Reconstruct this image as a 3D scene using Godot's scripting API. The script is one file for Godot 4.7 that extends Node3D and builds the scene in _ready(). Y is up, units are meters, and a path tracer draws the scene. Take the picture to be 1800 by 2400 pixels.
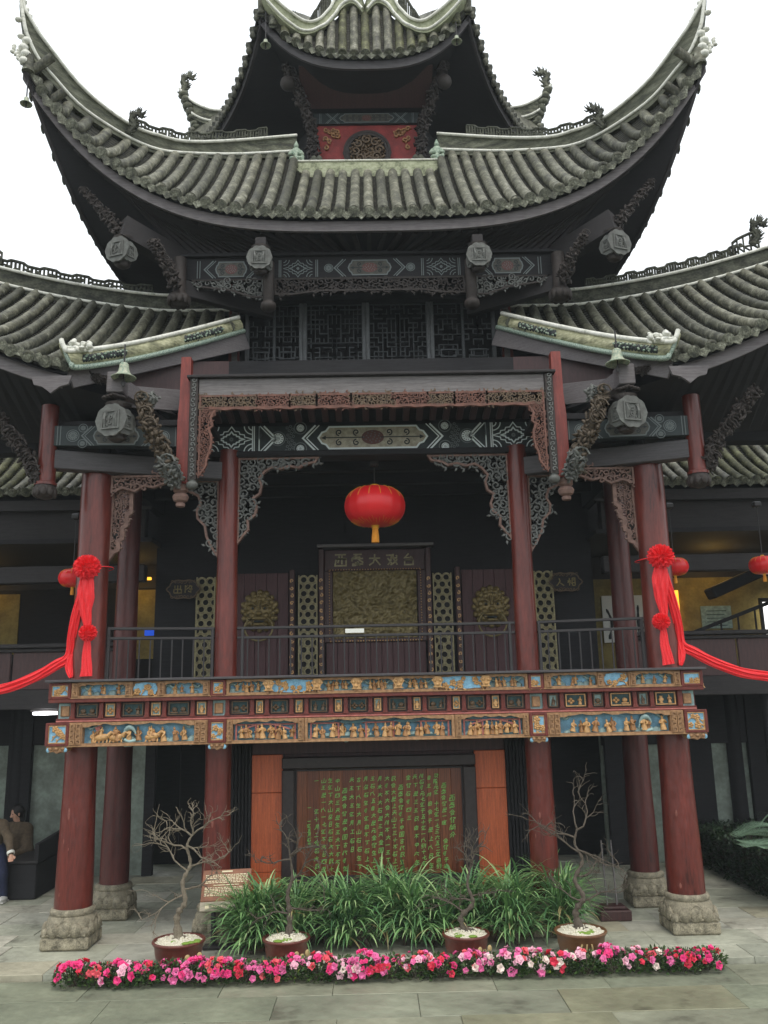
extends Node3D
# An opera stage of a guild hall, seen from its courtyard on an overcast day.
# Lengths below are in building units; every vertex and place is multiplied by K to give metres.
const K := 1.45
var M := {}
var used := {}
var R := RandomNumberGenerator.new()
var stage: Node3D

class MB:
	var st := SurfaceTool.new()
	var x := Transform3D.IDENTITY
	var colored := false
	var col := Color.WHITE
	func _init(c := false):
		colored = c
		st.begin(Mesh.PRIMITIVE_TRIANGLES)
	func at(o: Vector3, b := Basis.IDENTITY):
		x = Transform3D(b, o)
		return self
	func tri(a: Vector3, b: Vector3, c: Vector3, g := -1):
		st.set_smooth_group(g)
		if colored: st.set_color(col)
		st.add_vertex((x * a) * 1.45)
		st.add_vertex((x * b) * 1.45)
		st.add_vertex((x * c) * 1.45)
	func quad(a: Vector3, b: Vector3, c: Vector3, d: Vector3, g := -1):
		tri(a, b, c, g)
		tri(a, c, d, g)
	func box(c: Vector3, s: Vector3, ch := 0.0, b := Basis.IDENTITY):
		var h := s * 0.5
		var e := minf(ch, minf(h.x, minf(h.y, h.z)) * 0.9)
		for a in 3:
			var u := (a + 1) % 3
			var w := (a + 2) % 3
			for sg in [1.0, -1.0]:
				var q := []
				for cs in [[-1, -1], [1, -1], [1, 1], [-1, 1]]:
					var p := Vector3.ZERO
					p[a] = sg * h[a]
					p[u] = cs[0] * (h[u] - e)
					p[w] = cs[1] * (h[w] - e)
					q.append(c + b * p)
				if sg > 0: quad(q[3], q[2], q[1], q[0])
				else: quad(q[0], q[1], q[2], q[3])
			if e > 0.0:
				for su in [1.0, -1.0]:
					for sw in [1.0, -1.0]:
						var q := []
						for f in [[0, -1], [0, 1], [1, 1], [1, -1]]:
							var p := Vector3.ZERO
							p[a] = f[1] * (h[a] - e)
							p[u] = su * (h[u] - (e if f[0] == 1 else 0.0))
							p[w] = sw * (h[w] - (e if f[0] == 0 else 0.0))
							q.append(c + b * p)
						if su * sw > 0: quad(q[0], q[1], q[2], q[3])
						else: quad(q[3], q[2], q[1], q[0])
		if e > 0.0:
			for sx in [1.0, -1.0]:
				for sy in [1.0, -1.0]:
					for sz in [1.0, -1.0]:
						var p1 := c + b * Vector3(sx * h.x, sy * (h.y - e), sz * (h.z - e))
						var p2 := c + b * Vector3(sx * (h.x - e), sy * h.y, sz * (h.z - e))
						var p3 := c + b * Vector3(sx * (h.x - e), sy * (h.y - e), sz * h.z)
						if sx * sy * sz > 0: tri(p1, p3, p2)
						else: tri(p1, p2, p3)
	func span(x0: float, x1: float, y0: float, y1: float, z0: float, z1: float, ch := 0.0):
		box(Vector3((x0 + x1) / 2, (y0 + y1) / 2, (z0 + z1) / 2), Vector3(absf(x1 - x0), absf(y1 - y0), absf(z1 - z0)), ch)
	func beam(a: Vector3, b: Vector3, w: float, h: float, ch := 0.0, up := Vector3.UP):
		var d := (b - a).normalized()
		var xd := up.cross(d).normalized()
		box((a + b) / 2, Vector3(w, h, a.distance_to(b)), ch, Basis(xd, d.cross(xd), d))
	func tube(p: Array, r, n := 8, g := 1, caps := true):
		var rings := []
		var m := p.size()
		var up := Vector3.ZERO
		for i in m:
			var d: Vector3 = (p[mini(i + 1, m - 1)] - p[maxi(i - 1, 0)]).normalized()
			if i == 0:
				up = d.cross(Vector3(0.31, 0.2, 0.93)).normalized()
				if up.length() < 0.5: up = d.cross(Vector3.UP).normalized()
			up = (up - d * up.dot(d)).normalized()
			var sd := d.cross(up)
			var rr: float = r[i] if r is Array else r
			var ring := []
			for j in n:
				var t := TAU * j / n
				ring.append(p[i] + (up * cos(t) + sd * sin(t)) * rr)
			rings.append(ring)
		for i in m - 1:
			for j in n:
				var k := (j + 1) % n
				quad(rings[i][j], rings[i][k], rings[i + 1][k], rings[i + 1][j], g)
		if caps:
			for j in range(1, n - 1):
				tri(rings[0][0], rings[0][j + 1], rings[0][j])
				tri(rings[m - 1][0], rings[m - 1][j], rings[m - 1][j + 1])
	# closed cross-section rings given point by point
	func loft(rings: Array, g := 1, caps := true, closed := true):
		for i in rings.size() - 1:
			var n: int = rings[i].size()
			for j in (n if closed else n - 1):
				var k := (j + 1) % n
				quad(rings[i][j], rings[i][k], rings[i + 1][k], rings[i + 1][j], g)
		if caps:
			for rg in [rings[0], rings[rings.size() - 1]]:
				for j in range(1, rg.size() - 1): tri(rg[0], rg[j], rg[j + 1])
	func lathe(prof: Array, n := 20, g := 1, sharp := false):
		for i in prof.size() - 1:
			var a: Vector2 = prof[i]
			var b: Vector2 = prof[i + 1]
			var gg := (g + i) if sharp else g
			for j in n:
				var t0 := TAU * j / n
				var t1 := TAU * (j + 1) / n
				var d0 := Vector3(cos(t0), 0, sin(t0))
				var d1 := Vector3(cos(t1), 0, sin(t1))
				var q0 := d0 * a.x + Vector3(0, a.y, 0)
				var q1 := d1 * a.x + Vector3(0, a.y, 0)
				var q2 := d1 * b.x + Vector3(0, b.y, 0)
				var q3 := d0 * b.x + Vector3(0, b.y, 0)
				if a.x > 1e-5: tri(q0, q1, q2, gg)
				if b.x > 1e-5: tri(q0, q2, q3, gg)
	func ell(c: Vector3, r: Vector3, nu := 8, nv := 6, b := Basis.IDENTITY, g := 1):
		for i in nv:
			for j in nu:
				var q := []
				for o in [[0, 0], [1, 0], [1, 1], [0, 1]]:
					var t: float = TAU * (j + o[0]) / nu
					var f: float = -PI / 2 + PI * (i + o[1]) / nv
					q.append(c + b * Vector3(cos(f) * cos(t) * r.x, sin(f) * r.y, cos(f) * sin(t) * r.z))
				if i > 0: tri(q[0], q[1], q[2], g)
				if i < nv - 1: tri(q[0], q[2], q[3], g)
	func sheet(nu: int, nv: int, f: Callable, g := 1):
		var pts := []
		for i in nu + 1:
			var row := []
			for j in nv + 1: row.append(f.call(float(i) / nu, float(j) / nv))
			pts.append(row)
		for i in nu:
			for j in nv: quad(pts[i][j], pts[i + 1][j], pts[i + 1][j + 1], pts[i][j + 1], g)
	func extr(poly: Array, z0: float, z1: float):
		var p := PackedVector2Array(poly)
		var ix := Geometry2D.triangulate_polygon(p)
		for i in range(0, ix.size(), 3):
			var a := p[ix[i]]
			var b := p[ix[i + 1]]
			var c := p[ix[i + 2]]
			tri(Vector3(a.x, a.y, z1), Vector3(b.x, b.y, z1), Vector3(c.x, c.y, z1))
			tri(Vector3(c.x, c.y, z0), Vector3(b.x, b.y, z0), Vector3(a.x, a.y, z0))
		for i in p.size():
			var a := p[i]
			var b := p[(i + 1) % p.size()]
			quad(Vector3(a.x, a.y, z0), Vector3(b.x, b.y, z0), Vector3(b.x, b.y, z1), Vector3(a.x, a.y, z1))
	# raised strip along a 2-D path
	func rib(p: Array, w: float, z0: float, z1: float, closed := false, sides := true):
		var m := p.size()
		var l := []
		var r := []
		for i in m:
			var a: Vector2 = p[(i - 1 + m) % m] if closed else p[maxi(i - 1, 0)]
			var b: Vector2 = p[(i + 1) % m] if closed else p[mini(i + 1, m - 1)]
			var c: Vector2 = p[i]
			var d1: Vector2 = (c - a).normalized() if a != c else (b - c).normalized()
			var d2: Vector2 = (b - c).normalized() if b != c else d1
			var t := (d1 + d2)
			t = t.normalized() if t.length() > 0.1 else d2
			var nn := Vector2(-t.y, t.x) * (w * 0.5) / maxf(0.5, t.dot(d2))
			l.append(c + nn)
			r.append(c - nn)
		for i in (m if closed else m - 1):
			var k := (i + 1) % m
			quad(Vector3(l[i].x, l[i].y, z1), Vector3(l[k].x, l[k].y, z1), Vector3(r[k].x, r[k].y, z1), Vector3(r[i].x, r[i].y, z1))
			if sides:
				quad(Vector3(l[i].x, l[i].y, z0), Vector3(l[k].x, l[k].y, z0), Vector3(l[k].x, l[k].y, z1), Vector3(l[i].x, l[i].y, z1))
				quad(Vector3(r[k].x, r[k].y, z0), Vector3(r[i].x, r[i].y, z0), Vector3(r[i].x, r[i].y, z1), Vector3(r[k].x, r[k].y, z1))
		if sides and not closed:
			for i in [0, m - 1]: quad(Vector3(l[i].x, l[i].y, z0), Vector3(l[i].x, l[i].y, z1), Vector3(r[i].x, r[i].y, z1), Vector3(r[i].x, r[i].y, z0))

func title(parent: Node, called: String) -> String:
	var key := str(parent.get_instance_id()) + called
	var n: int = used.get(key, 0)
	used[key] = n + 1
	return called if n == 0 else "%s_%03d" % [called, n]

func put(mb: MB, called: String, mat: Material, parent: Node = self) -> MeshInstance3D:
	mb.st.generate_normals()
	return again(mb.st.commit(), called, mat, parent)

func again(mesh: Mesh, called: String, mat: Material, parent: Node, x := Transform3D.IDENTITY) -> MeshInstance3D:
	var o := MeshInstance3D.new()
	o.mesh = mesh
	o.material_override = mat
	o.name = title(parent, called)
	o.transform = Transform3D(x.basis, x.origin * K)
	parent.add_child(o, true)
	return o

func tag(o: Node, label: String, category: String, group := "") -> Node:
	o.set_meta("label", label)
	o.set_meta("category", category)
	if group != "": o.set_meta("group", group)
	return o

func thing(called: String, label: String, category: String, at := Vector3.ZERO, group := "") -> Node3D:
	var o := Node3D.new()
	o.name = title(self, called)
	add_child(o, true)
	o.position = at * K
	tag(o, label, category, group)
	return o

func part(called: String, parent: Node) -> Node3D:
	var o := Node3D.new()
	o.name = title(parent, called)
	parent.add_child(o, true)
	return o

func kind(o: Node, k: String) -> Node:
	o.set_meta("kind", k)
	return o

func cr(p: Array, n: int) -> Array:   # smooth curve through points
	var out := []
	var m := p.size()
	for i in m - 1:
		for j in n:
			var t := float(j) / n
			out.append(p[i].cubic_interpolate(p[i + 1], p[maxi(i - 1, 0)], p[mini(i + 2, m - 1)], t))
	out.append(p[m - 1])
	return out

func c8(r: int, g: int, b: int) -> Color:
	return Color8(r, g, b)

# ---------------------------------------------------------------- materials
func noise_image(sd: int, size: int, freq: float, oct: int, ridged := false) -> Image:
	var n := FastNoiseLite.new()
	n.seed = sd
	n.noise_type = FastNoiseLite.TYPE_SIMPLEX_SMOOTH
	n.frequency = freq
	n.fractal_type = FastNoiseLite.FRACTAL_RIDGED if ridged else FastNoiseLite.FRACTAL_FBM
	n.fractal_octaves = oct
	return n.get_seamless_image(size, size, false, false, 0.15, true)

func ramp(stops: Array) -> Gradient:
	var g := Gradient.new()
	var o := PackedFloat32Array()
	var c := PackedColorArray()
	for s in stops:
		o.append(s[0])
		c.append(s[1])
	g.offsets = o
	g.colors = c
	return g

func tex(sd: int, size: int, f1: float, f2: float, mixed: float, stops: Array) -> ImageTexture:
	var a := noise_image(sd, size, f1, 4).get_data()
	var b := noise_image(sd + 50, size, f2, 3).get_data()
	var g := ramp(stops)
	var lut := []
	for i in 256: lut.append(g.sample(i / 255.0))
	var d := PackedByteArray()
	d.resize(size * size * 3)
	for i in size * size:
		var v := int(clampf(a[i] * (1.0 - mixed) + b[i] * mixed, 0, 255))
		var c: Color = lut[v]
		d[i * 3] = c.r8
		d[i * 3 + 1] = c.g8
		d[i * 3 + 2] = c.b8
	return ImageTexture.create_from_image(Image.create_from_data(size, size, false, Image.FORMAT_RGB8, d))

func bump(sd: int, size: int, freq: float, oct: int, strength: float) -> ImageTexture:
	var im := noise_image(sd, size, freq, oct)
	im.convert(Image.FORMAT_RGBA8)
	im.bump_map_to_normal_map(strength)
	return ImageTexture.create_from_image(im)

func mat(c: Color, rough: float, t: Texture2D = null, sc := Vector3.ONE, nt: Texture2D = null, ns := 1.0) -> StandardMaterial3D:
	var m := StandardMaterial3D.new()
	m.albedo_color = c
	m.roughness = rough
	m.cull_mode = BaseMaterial3D.CULL_DISABLED
	if t:
		m.albedo_texture = t
	if nt:
		m.normal_enabled = true
		m.normal_texture = nt
		m.normal_scale = ns
	if t or nt:
		m.uv1_triplanar = true
		m.uv1_world_triplanar = true
		m.uv1_scale = sc
	return m

func materials():
	var nb := bump(7, 512, 0.02, 5, 6.0)
	var nf := bump(9, 512, 0.06, 4, 5.0)
	var tile_t := tex(11, 512, 0.012, 0.06, 0.45, [[0.22, c8(50, 51, 45)], [0.4, c8(88, 88, 78)], [0.55, c8(122, 121, 106)], [0.7, c8(164, 163, 150)], [0.86, c8(222, 222, 214)]])
	M.tile = mat(c8(224, 225, 217), 0.62, tile_t, Vector3.ONE * 0.55, nb, 0.5)
	M.tile2 = mat(c8(240, 240, 232), 0.58, tile_t, Vector3.ONE * 0.4, nb, 0.5)
	M.tile3 = mat(c8(190, 192, 185), 0.66, tile_t, Vector3(0.8, 0.3, 0.8), nb, 0.5)
	M.tile4 = mat(c8(156, 158, 146), 0.6, tile_t, Vector3(0.5, 0.7, 0.5), nb, 0.5)
	M.tile_moss = mat(c8(178, 182, 140), 0.7, tile_t, Vector3.ONE * 0.5, nb, 0.6)
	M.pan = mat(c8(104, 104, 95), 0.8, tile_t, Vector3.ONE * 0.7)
	M.drip = mat(c8(205, 210, 202), 0.7, tile_t, Vector3.ONE * 0.9)
	var plaster_t := tex(21, 512, 0.01, 0.05, 0.4, [[0.15, c8(56, 59, 50)], [0.38, c8(112, 114, 98)], [0.55, c8(170, 171, 152)], [0.8, c8(226, 226, 214)]])
	M.ridge = mat(c8(138, 141, 130), 0.75, plaster_t, Vector3(0.5, 1.4, 0.5), nb, 0.5)
	M.ridge_dark = mat(c8(104, 107, 98), 0.75, plaster_t, Vector3(0.6, 0.9, 0.6), nb, 0.5)
	M.white_trim = mat(c8(250, 250, 246), 0.7, tex(23, 256, 0.03, 0.1, 0.4, [[0.15, c8(130, 132, 122)], [0.34, c8(215, 216, 208)], [0.8, c8(250, 250, 246)]]), Vector3.ONE * 0.8)
	M.ledge = mat(c8(196, 200, 182), 0.7, tex(25, 512, 0.01, 0.05, 0.4, [[0.2, c8(122, 126, 106)], [0.5, c8(196, 199, 178)], [0.8, c8(232, 232, 216)]]), Vector3.ONE * 0.6)
	M.bamboo = mat(c8(250, 248, 222), 0.6, plaster_t, Vector3(0.5, 0.9, 0.5))
	M.porcelain = mat(c8(206, 214, 206), 0.35, tex(27, 256, 0.09, 0.15, 0.5, [[0.3, c8(60, 90, 92)], [0.45, c8(160, 180, 170)], [0.6, c8(226, 232, 222)]]), Vector3.ONE * 1.6)
	M.statue = mat(c8(196, 208, 196), 0.55, tex(28, 256, 0.03, 0.1, 0.4, [[0.3, c8(120, 150, 140)], [0.5, c8(200, 208, 196)], [0.8, c8(240, 240, 230)]]), Vector3.ONE * 2.0)
	var wood_t := tex(31, 512, 0.01, 0.05, 0.5, [[0.2, c8(176, 172, 170)], [0.5, c8(212, 209, 207)], [0.8, c8(240, 238, 236)]])
	M.dark = mat(c8(56, 53, 55), 0.75, wood_t, Vector3(0.4, 4, 4))
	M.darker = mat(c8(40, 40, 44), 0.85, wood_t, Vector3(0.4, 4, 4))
	M.beam = mat(c8(92, 90, 94), 0.6, wood_t, Vector3(0.3, 5, 5), nf, 0.15)
	M.fascia = mat(c8(128, 124, 127), 0.65, wood_t, Vector3(0.3, 5, 5), nf, 0.15)
	M.greyboard = mat(c8(134, 131, 132), 0.6, wood_t, Vector3(0.3, 5, 5), nf, 0.15)
	M.maroon = mat(c8(82, 52, 52), 0.5, wood_t, Vector3(4, 0.4, 4))
	M.curtainwood = mat(c8(98, 62, 66), 0.55, wood_t, Vector3(5, 0.4, 5), nf, 0.2)
	M.lattice = mat(c8(80, 86, 90), 0.7, wood_t, Vector3(3, 3, 3))
	M.frame_wood = mat(c8(108, 113, 117), 0.7, wood_t, Vector3(3, 0.5, 3))
	var lac_t := tex(41, 512, 0.008, 0.05, 0.35, [[0.2, c8(196, 190, 188)], [0.5, c8(222, 219, 217)], [0.75, c8(248, 246, 244)]])
	var col_t := tex(43, 512, 0.007, 0.045, 0.45, [[0.16, c8(120, 112, 112)], [0.3, c8(182, 176, 174)], [0.5, c8(212, 208, 206)], [0.68, c8(236, 236, 236)], [0.8, c8(255, 250, 246)]])
	M.lacquer = mat(c8(122, 54, 45), 0.3, col_t, Vector3(1.1, 0.16, 1.1), nf, 0.12)
	M.scuff = mat(c8(158, 96, 84), 0.6, col_t, Vector3.ONE)
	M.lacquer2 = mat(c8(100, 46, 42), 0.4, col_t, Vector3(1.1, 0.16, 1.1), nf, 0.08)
	M.lacquer_red = mat(c8(142, 58, 48), 0.45, lac_t, Vector3(3, 0.4, 3), nf, 0.1)
	M.frieze_red = mat(c8(118, 50, 40), 0.5, lac_t, Vector3(1.5, 1.5, 1.5), nf, 0.2)
	M.frieze_pink = mat(c8(190, 116, 108), 0.6, lac_t, Vector3(1.5, 3, 1.5))
	M.redwall = mat(c8(158, 56, 54), 0.6, lac_t, Vector3(0.8, 0.8, 0.8))
	M.carve = mat(c8(124, 82, 68), 0.6, lac_t, Vector3(2, 2, 2), nf, 0.4)
	M.carve_grey = mat(c8(146, 118, 108), 0.7, lac_t, Vector3(2, 2, 2), nf, 0.4)
	M.vine = mat(c8(120, 124, 122), 0.7, lac_t, Vector3(3, 3, 3))
	M.carve_dark = mat(c8(60, 53, 50), 0.65, lac_t, Vector3(2, 2, 2), nf, 0.5)
	M.medallion = mat(c8(114, 118, 115), 0.7, lac_t, Vector3(2, 2, 2), nf, 0.5)
	M.strut = mat(c8(94, 82, 66), 0.6, lac_t, Vector3(3, 3, 3), nf, 0.5)
	M.gilt_dark = mat(c8(112, 92, 68), 0.5, lac_t, Vector3(2, 2, 2), nf, 0.5)
	M.gilt2 = mat(c8(184, 136, 86), 0.45, lac_t, Vector3(3, 3, 3), nf, 0.3)
	M.gilt = mat(c8(222, 176, 116), 0.42, lac_t, Vector3(3, 3, 3), nf, 0.3)
	M.gilt_board = mat(c8(180, 140, 100), 0.6, lac_t, Vector3(3, 3, 3), nf, 0.4)
	M.gold = mat(c8(148, 136, 92), 0.38, lac_t, Vector3(3, 3, 3), nf, 0.3)
	M.gold.metallic = 0.35
	M.pale_gilt = mat(c8(186, 178, 136), 0.5, lac_t, Vector3(3, 3, 3), nf, 0.3)
	M.brass = mat(c8(146, 130, 84), 0.42, lac_t, Vector3(3, 3, 3))
	M.brass.metallic = 0.4
	M.blue = mat(c8(156, 210, 236), 0.6, tex(51, 256, 0.02, 0.1, 0.4, [[0.2, c8(180, 190, 200)], [0.5, c8(225, 230, 236)], [0.8, Color.WHITE]]), Vector3.ONE * 1.5)
	M.deepblue = mat(c8(136, 194, 226), 0.6, lac_t, Vector3.ONE * 1.5)
	M.teal = mat(c8(60, 92, 96), 0.7, lac_t, Vector3.ONE * 1.5)
	M.paleteal = mat(c8(166, 200, 200), 0.6, lac_t, Vector3.ONE * 2)
	M.beam_paint = mat(c8(38, 52, 54), 0.55, lac_t, Vector3.ONE * 2)
	M.line_white = mat(c8(230, 240, 240), 0.6)
	M.line_grey = mat(c8(108, 116, 116), 0.65)
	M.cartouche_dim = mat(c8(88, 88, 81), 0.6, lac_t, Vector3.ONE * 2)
	M.cartouche = mat(c8(196, 192, 172), 0.6, lac_t, Vector3.ONE * 2)
	M.ink = mat(c8(34, 42, 44), 0.6)
	M.berry = mat(c8(96, 58, 52), 0.5)
	var stone_t := tex(61, 512, 0.012, 0.07, 0.4, [[0.2, c8(86, 84, 74)], [0.45, c8(134, 131, 117)], [0.65, c8(164, 160, 144)], [0.85, c8(192, 189, 172)]])
	M.stone = mat(c8(246, 240, 230), 0.85, stone_t, Vector3.ONE * 1.1, nb, 0.9)
	var slab_t := tex(63, 512, 0.006, 0.05, 0.3, [[0.12, c8(134, 133, 125)], [0.28, c8(168, 168, 159)], [0.6, c8(187, 187, 177)], [0.85, c8(206, 205, 195)]])
	for i in 5:
		var f: Color = [c8(250, 250, 244), c8(238, 240, 228), c8(255, 252, 244), c8(226, 229, 218), c8(244, 238, 220)][i]
		var m := mat(f, 0.55 if i % 2 == 0 else 0.7, slab_t, Vector3.ONE * [0.21, 0.3, 0.26, 0.34, 0.24][i], nb, 0.45)
		m.uv1_offset = Vector3(i * 0.37, i * 0.11, i * 0.53)
		M["slab%d" % i] = m
		var w := mat(f * c8(198, 203, 192), 0.5 if i % 2 == 0 else 0.68, slab_t, Vector3.ONE * [0.16, 0.23, 0.2, 0.27, 0.18][i], nb, 0.4)
		w.uv1_offset = Vector3(i * 0.21, i * 0.3, i * 0.17)
		M["wet%d" % i] = w
	M.ground = mat(c8(120, 122, 106), 0.8, slab_t, Vector3.ONE * 0.2)
	M.orange = mat(c8(226, 116, 70), 0.45, tex(71, 512, 0.01, 0.08, 0.5, [[0.2, c8(196, 188, 184)], [0.5, c8(228, 224, 220)], [0.8, Color.WHITE]]), Vector3(5, 0.3, 5))
	M.board = mat(c8(152, 90, 58), 0.3, tex(73, 512, 0.012, 0.07, 0.4, [[0.2, c8(128, 118, 114)], [0.5, c8(200, 194, 190)], [0.8, Color.WHITE]]), Vector3(6, 0.2, 6))
	M.board2 = mat(c8(136, 78, 52), 0.3, M.board.albedo_texture, Vector3(6, 0.2, 6))
	M.frame = mat(c8(58, 48, 48), 0.45, wood_t, Vector3(2, 2, 2), nf, 0.3)
	M.green = mat(c8(134, 206, 104), 0.55)
	M.iron = mat(c8(50, 48, 49), 0.5)
	M.wallplaster = mat(c8(150, 164, 154), 0.85, lac_t, Vector3.ONE * 0.4)
	M.yellow = mat(c8(158, 144, 84), 0.8, lac_t, Vector3.ONE * 0.5)
	M.paper = mat(c8(232, 234, 226), 0.7)
	M.silk = mat(c8(246, 44, 52), 0.55, null, Vector3(2.2, 0.7, 2.2), nf, 0.7)
	M.silk.rim_enabled = true
	M.silk.rim = 0.4
	M.silk.backlight_enabled = true
	M.silk.backlight = Color(0.25, 0.02, 0.02)
	M.lantern = mat(c8(240, 40, 46), 0.34)
	M.lantern.backlight_enabled = true
	M.lantern.backlight = Color(0.35, 0.02, 0.02)
	M.goldthread = mat(c8(244, 186, 60), 0.45)
	M.tassel = mat(c8(238, 160, 44), 0.6)
	M.glaze = mat(c8(118, 64, 54), 0.35, lac_t, Vector3.ONE * 1.5, nb, 0.3)
	M.glaze2 = mat(c8(128, 92, 62), 0.4, lac_t, Vector3.ONE * 1.5, nb, 0.3)
	M.patch = mat(c8(196, 172, 120), 0.6)
	M.gravel = mat(c8(238, 234, 222), 0.9, stone_t, Vector3.ONE * 3.0, nb, 1.0)
	M.gravel.albedo_texture = tex(81, 256, 0.08, 0.15, 0.5, [[0.25, c8(196, 192, 176)], [0.5, c8(240, 238, 228)], [0.8, Color.WHITE]])
	M.moss = mat(c8(120, 150, 60), 0.9)
	M.bark = mat(c8(138, 130, 113), 0.9, lac_t, Vector3.ONE * 6.0, nf, 1.2)
	M.bark_dark = mat(c8(104, 96, 85), 0.9, lac_t, Vector3.ONE * 6.0, nf, 1.2)
	M.leaf = mat(Color.WHITE, 0.45)
	M.leaf.vertex_color_use_as_albedo = true
	M.leaf.backlight_enabled = true
	M.leaf.backlight = Color(0.12, 0.2, 0.06)
	for i in 6:
		var m := mat([c8(246, 62, 140), c8(244, 120, 180), c8(250, 196, 214), c8(232, 52, 84), c8(250, 232, 222), c8(240, 96, 110)][i], 0.6)
		m.backlight_enabled = true
		m.backlight = Color(0.25, 0.12, 0.15)
		M["petal%d" % i] = m
	M.cycad = mat(c8(124, 152, 128), 0.5)
	M.soil = mat(c8(60, 50, 42), 0.95)
	M.signboard = mat(c8(150, 96, 66), 0.5, lac_t, Vector3.ONE * 1.5)
	M.signfoot = mat(c8(170, 160, 140), 0.5)
	M.lettering = mat(c8(226, 216, 180), 0.6)
	M.skin = mat(c8(206, 160, 136), 0.6)
	M.hair = mat(c8(30, 26, 26), 0.6)
	M.jeans = mat(c8(44, 52, 82), 0.9, lac_t, Vector3.ONE * 3, nf, 0.6)
	M.beige = mat(c8(108, 95, 78), 0.95, lac_t, Vector3.ONE * 3, nf, 1.0)
	M.shoe = mat(c8(200, 200, 196), 0.6)
	M.verdigris = mat(c8(222, 224, 212), 0.6, tex(91, 256, 0.03, 0.1, 0.5, [[0.3, c8(130, 160, 150)], [0.55, c8(206, 206, 190)], [0.8, c8(236, 236, 224)]]), Vector3.ONE * 2)
	M.tube_light = mat(Color.WHITE, 0.5)
	M.tube_light.emission_enabled = true
	M.tube_light.emission = Color(0.95, 0.95, 1.0)
	M.tube_light.emission_energy_multiplier = 1.6
	M.warm_light = mat(Color(1, 0.8, 0.35), 0.5)
	M.warm_light.emission_enabled = true
	M.warm_light.emission = Color(1.0, 0.72, 0.22)
	M.warm_light.emission_energy_multiplier = 1.3
	M.screen_light = mat(Color.WHITE, 0.5)
	M.screen_light.emission_enabled = true
	M.screen_light.emission = Color(1, 1, 0.98)
	M.screen_light.emission_energy_multiplier = 1.2
	M.blue_light = mat(Color(0.2, 0.5, 1), 0.5)
	M.blue_light.emission_enabled = true
	M.blue_light.emission = Color(0.06, 0.28, 0.9)
	M.blue_light.emission_energy_multiplier = 0.4

func _ready():
	# camera, sky, sun, exposure
	var cam := Camera3D.new()
	cam.name = "camera"
	cam.position = Vector3(-0.02, 2.2, 8.9) * K
	cam.rotation_degrees = Vector3(12.5, -0.8, -1.2)
	cam.fov = 61.7
	cam.far = 400.0
	add_child(cam)
	cam.make_current()
	var env := Environment.new()
	var sky_mat := ProceduralSkyMaterial.new()
	sky_mat.sky_top_color = Color(0.96, 0.98, 1.0)
	sky_mat.sky_horizon_color = Color(0.97, 0.98, 0.98)
	sky_mat.sky_curve = 0.2
	sky_mat.ground_bottom_color = Color(0.36, 0.37, 0.34)
	sky_mat.ground_horizon_color = Color(0.62, 0.63, 0.6)
	sky_mat.energy_multiplier = 1.0
	var sky := Sky.new()
	sky.sky_material = sky_mat
	env.background_mode = Environment.BG_SKY
	env.sky = sky
	env.background_energy_multiplier = 1.15
	env.tonemap_mode = Environment.TONE_MAPPER_LINEAR
	env.tonemap_exposure = 1.3
	env.fog_enabled = true
	env.fog_density = 0.0011
	env.fog_light_color = Color(0.94, 0.98, 1.0)
	env.sdfgi_enabled = true
	env.ssao_enabled = true
	env.ssil_enabled = true
	var we := WorldEnvironment.new()
	we.name = "world_environment"
	we.environment = env
	add_child(we)
	var sun := DirectionalLight3D.new()
	sun.name = "sun"
	sun.light_energy = 0.4
	sun.light_color = Color(1.0, 0.98, 0.95)
	sun.light_angular_distance = 25.0
	sun.shadow_enabled = true
	sun.rotation_degrees = Vector3(-62, 14, 0)
	add_child(sun)
	R.seed = 20
	materials()
	ground()
	stage = Node3D.new()
	stage.name = "opera_stage"
	add_child(stage)
	tag(stage, "tall red-columned wooden opera stage with three tiers of upswept grey tiled roofs", "theatre stage")
	columns()
	ground_floor()
	frieze()
	stage_room()
	front_bay()
	side_bays()
	wing_roof(-1.0)
	wing_roof(1.0)
	upper_storey()
	upper_roof()
	top_pavilion()
	gallery(-1.0)
	gallery(1.0)
	small_things()
	planting()
	people()

func ground():
	var mb := MB.new()
	mb.box(Vector3(0, -0.26, 0), Vector3(90, 0.3, 90))
	kind(put(mb, "ground", M.ground), "structure")
	var terrace := kind(part("terrace_pavement", self), "structure")
	var yard := kind(part("courtyard_pavement", self), "structure")
	var cache := {}
	var r := RandomNumberGenerator.new()
	r.seed = 4
	for zone in 2:
		var z := 0.92 if zone == 0 else 2.95
		var end := -4.3 if zone == 0 else 0.95
		var row := 0
		while z > end + 0.05:
			var d: float = [0.4, 0.46, 0.52][r.randi() % 3] if zone == 0 else [0.46, 0.52, 0.58][r.randi() % 3]
			d = minf(d, z - end)
			var x := -5.8 + r.randf() * 0.5
			while x < 5.6:
				var w: float = [0.62, 0.8, 1.0][r.randi() % 3] if zone == 0 else [0.9, 1.1, 1.3][r.randi() % 3]
				var key := "%d %d" % [roundi(w * 100), roundi(d * 100)]
				if not cache.has(key):
					var s := MB.new()
					s.box(Vector3(0, -0.05, 0), Vector3(w - 0.003, 0.1, d - 0.003), 0.003)
					s.st.generate_normals()
					cache[key] = s.st.commit()
				var yy := r.randf_range(-0.004, 0.003) - (0.035 if zone == 1 else 0.0)
				var tilt := Basis(Vector3(0, 0, 1), r.randf_range(-0.003, 0.003)) * Basis(Vector3(1, 0, 0), r.randf_range(-0.003, 0.003))
				again(cache[key], "paving_slab", M[("slab%d" if zone == 0 else "wet%d") % (r.randi() % 5)], terrace if zone == 0 else yard, Transform3D(tilt, Vector3(x + w / 2, yy, z - d / 2)))
				x += w
			z -= d
			row += 1

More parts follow.
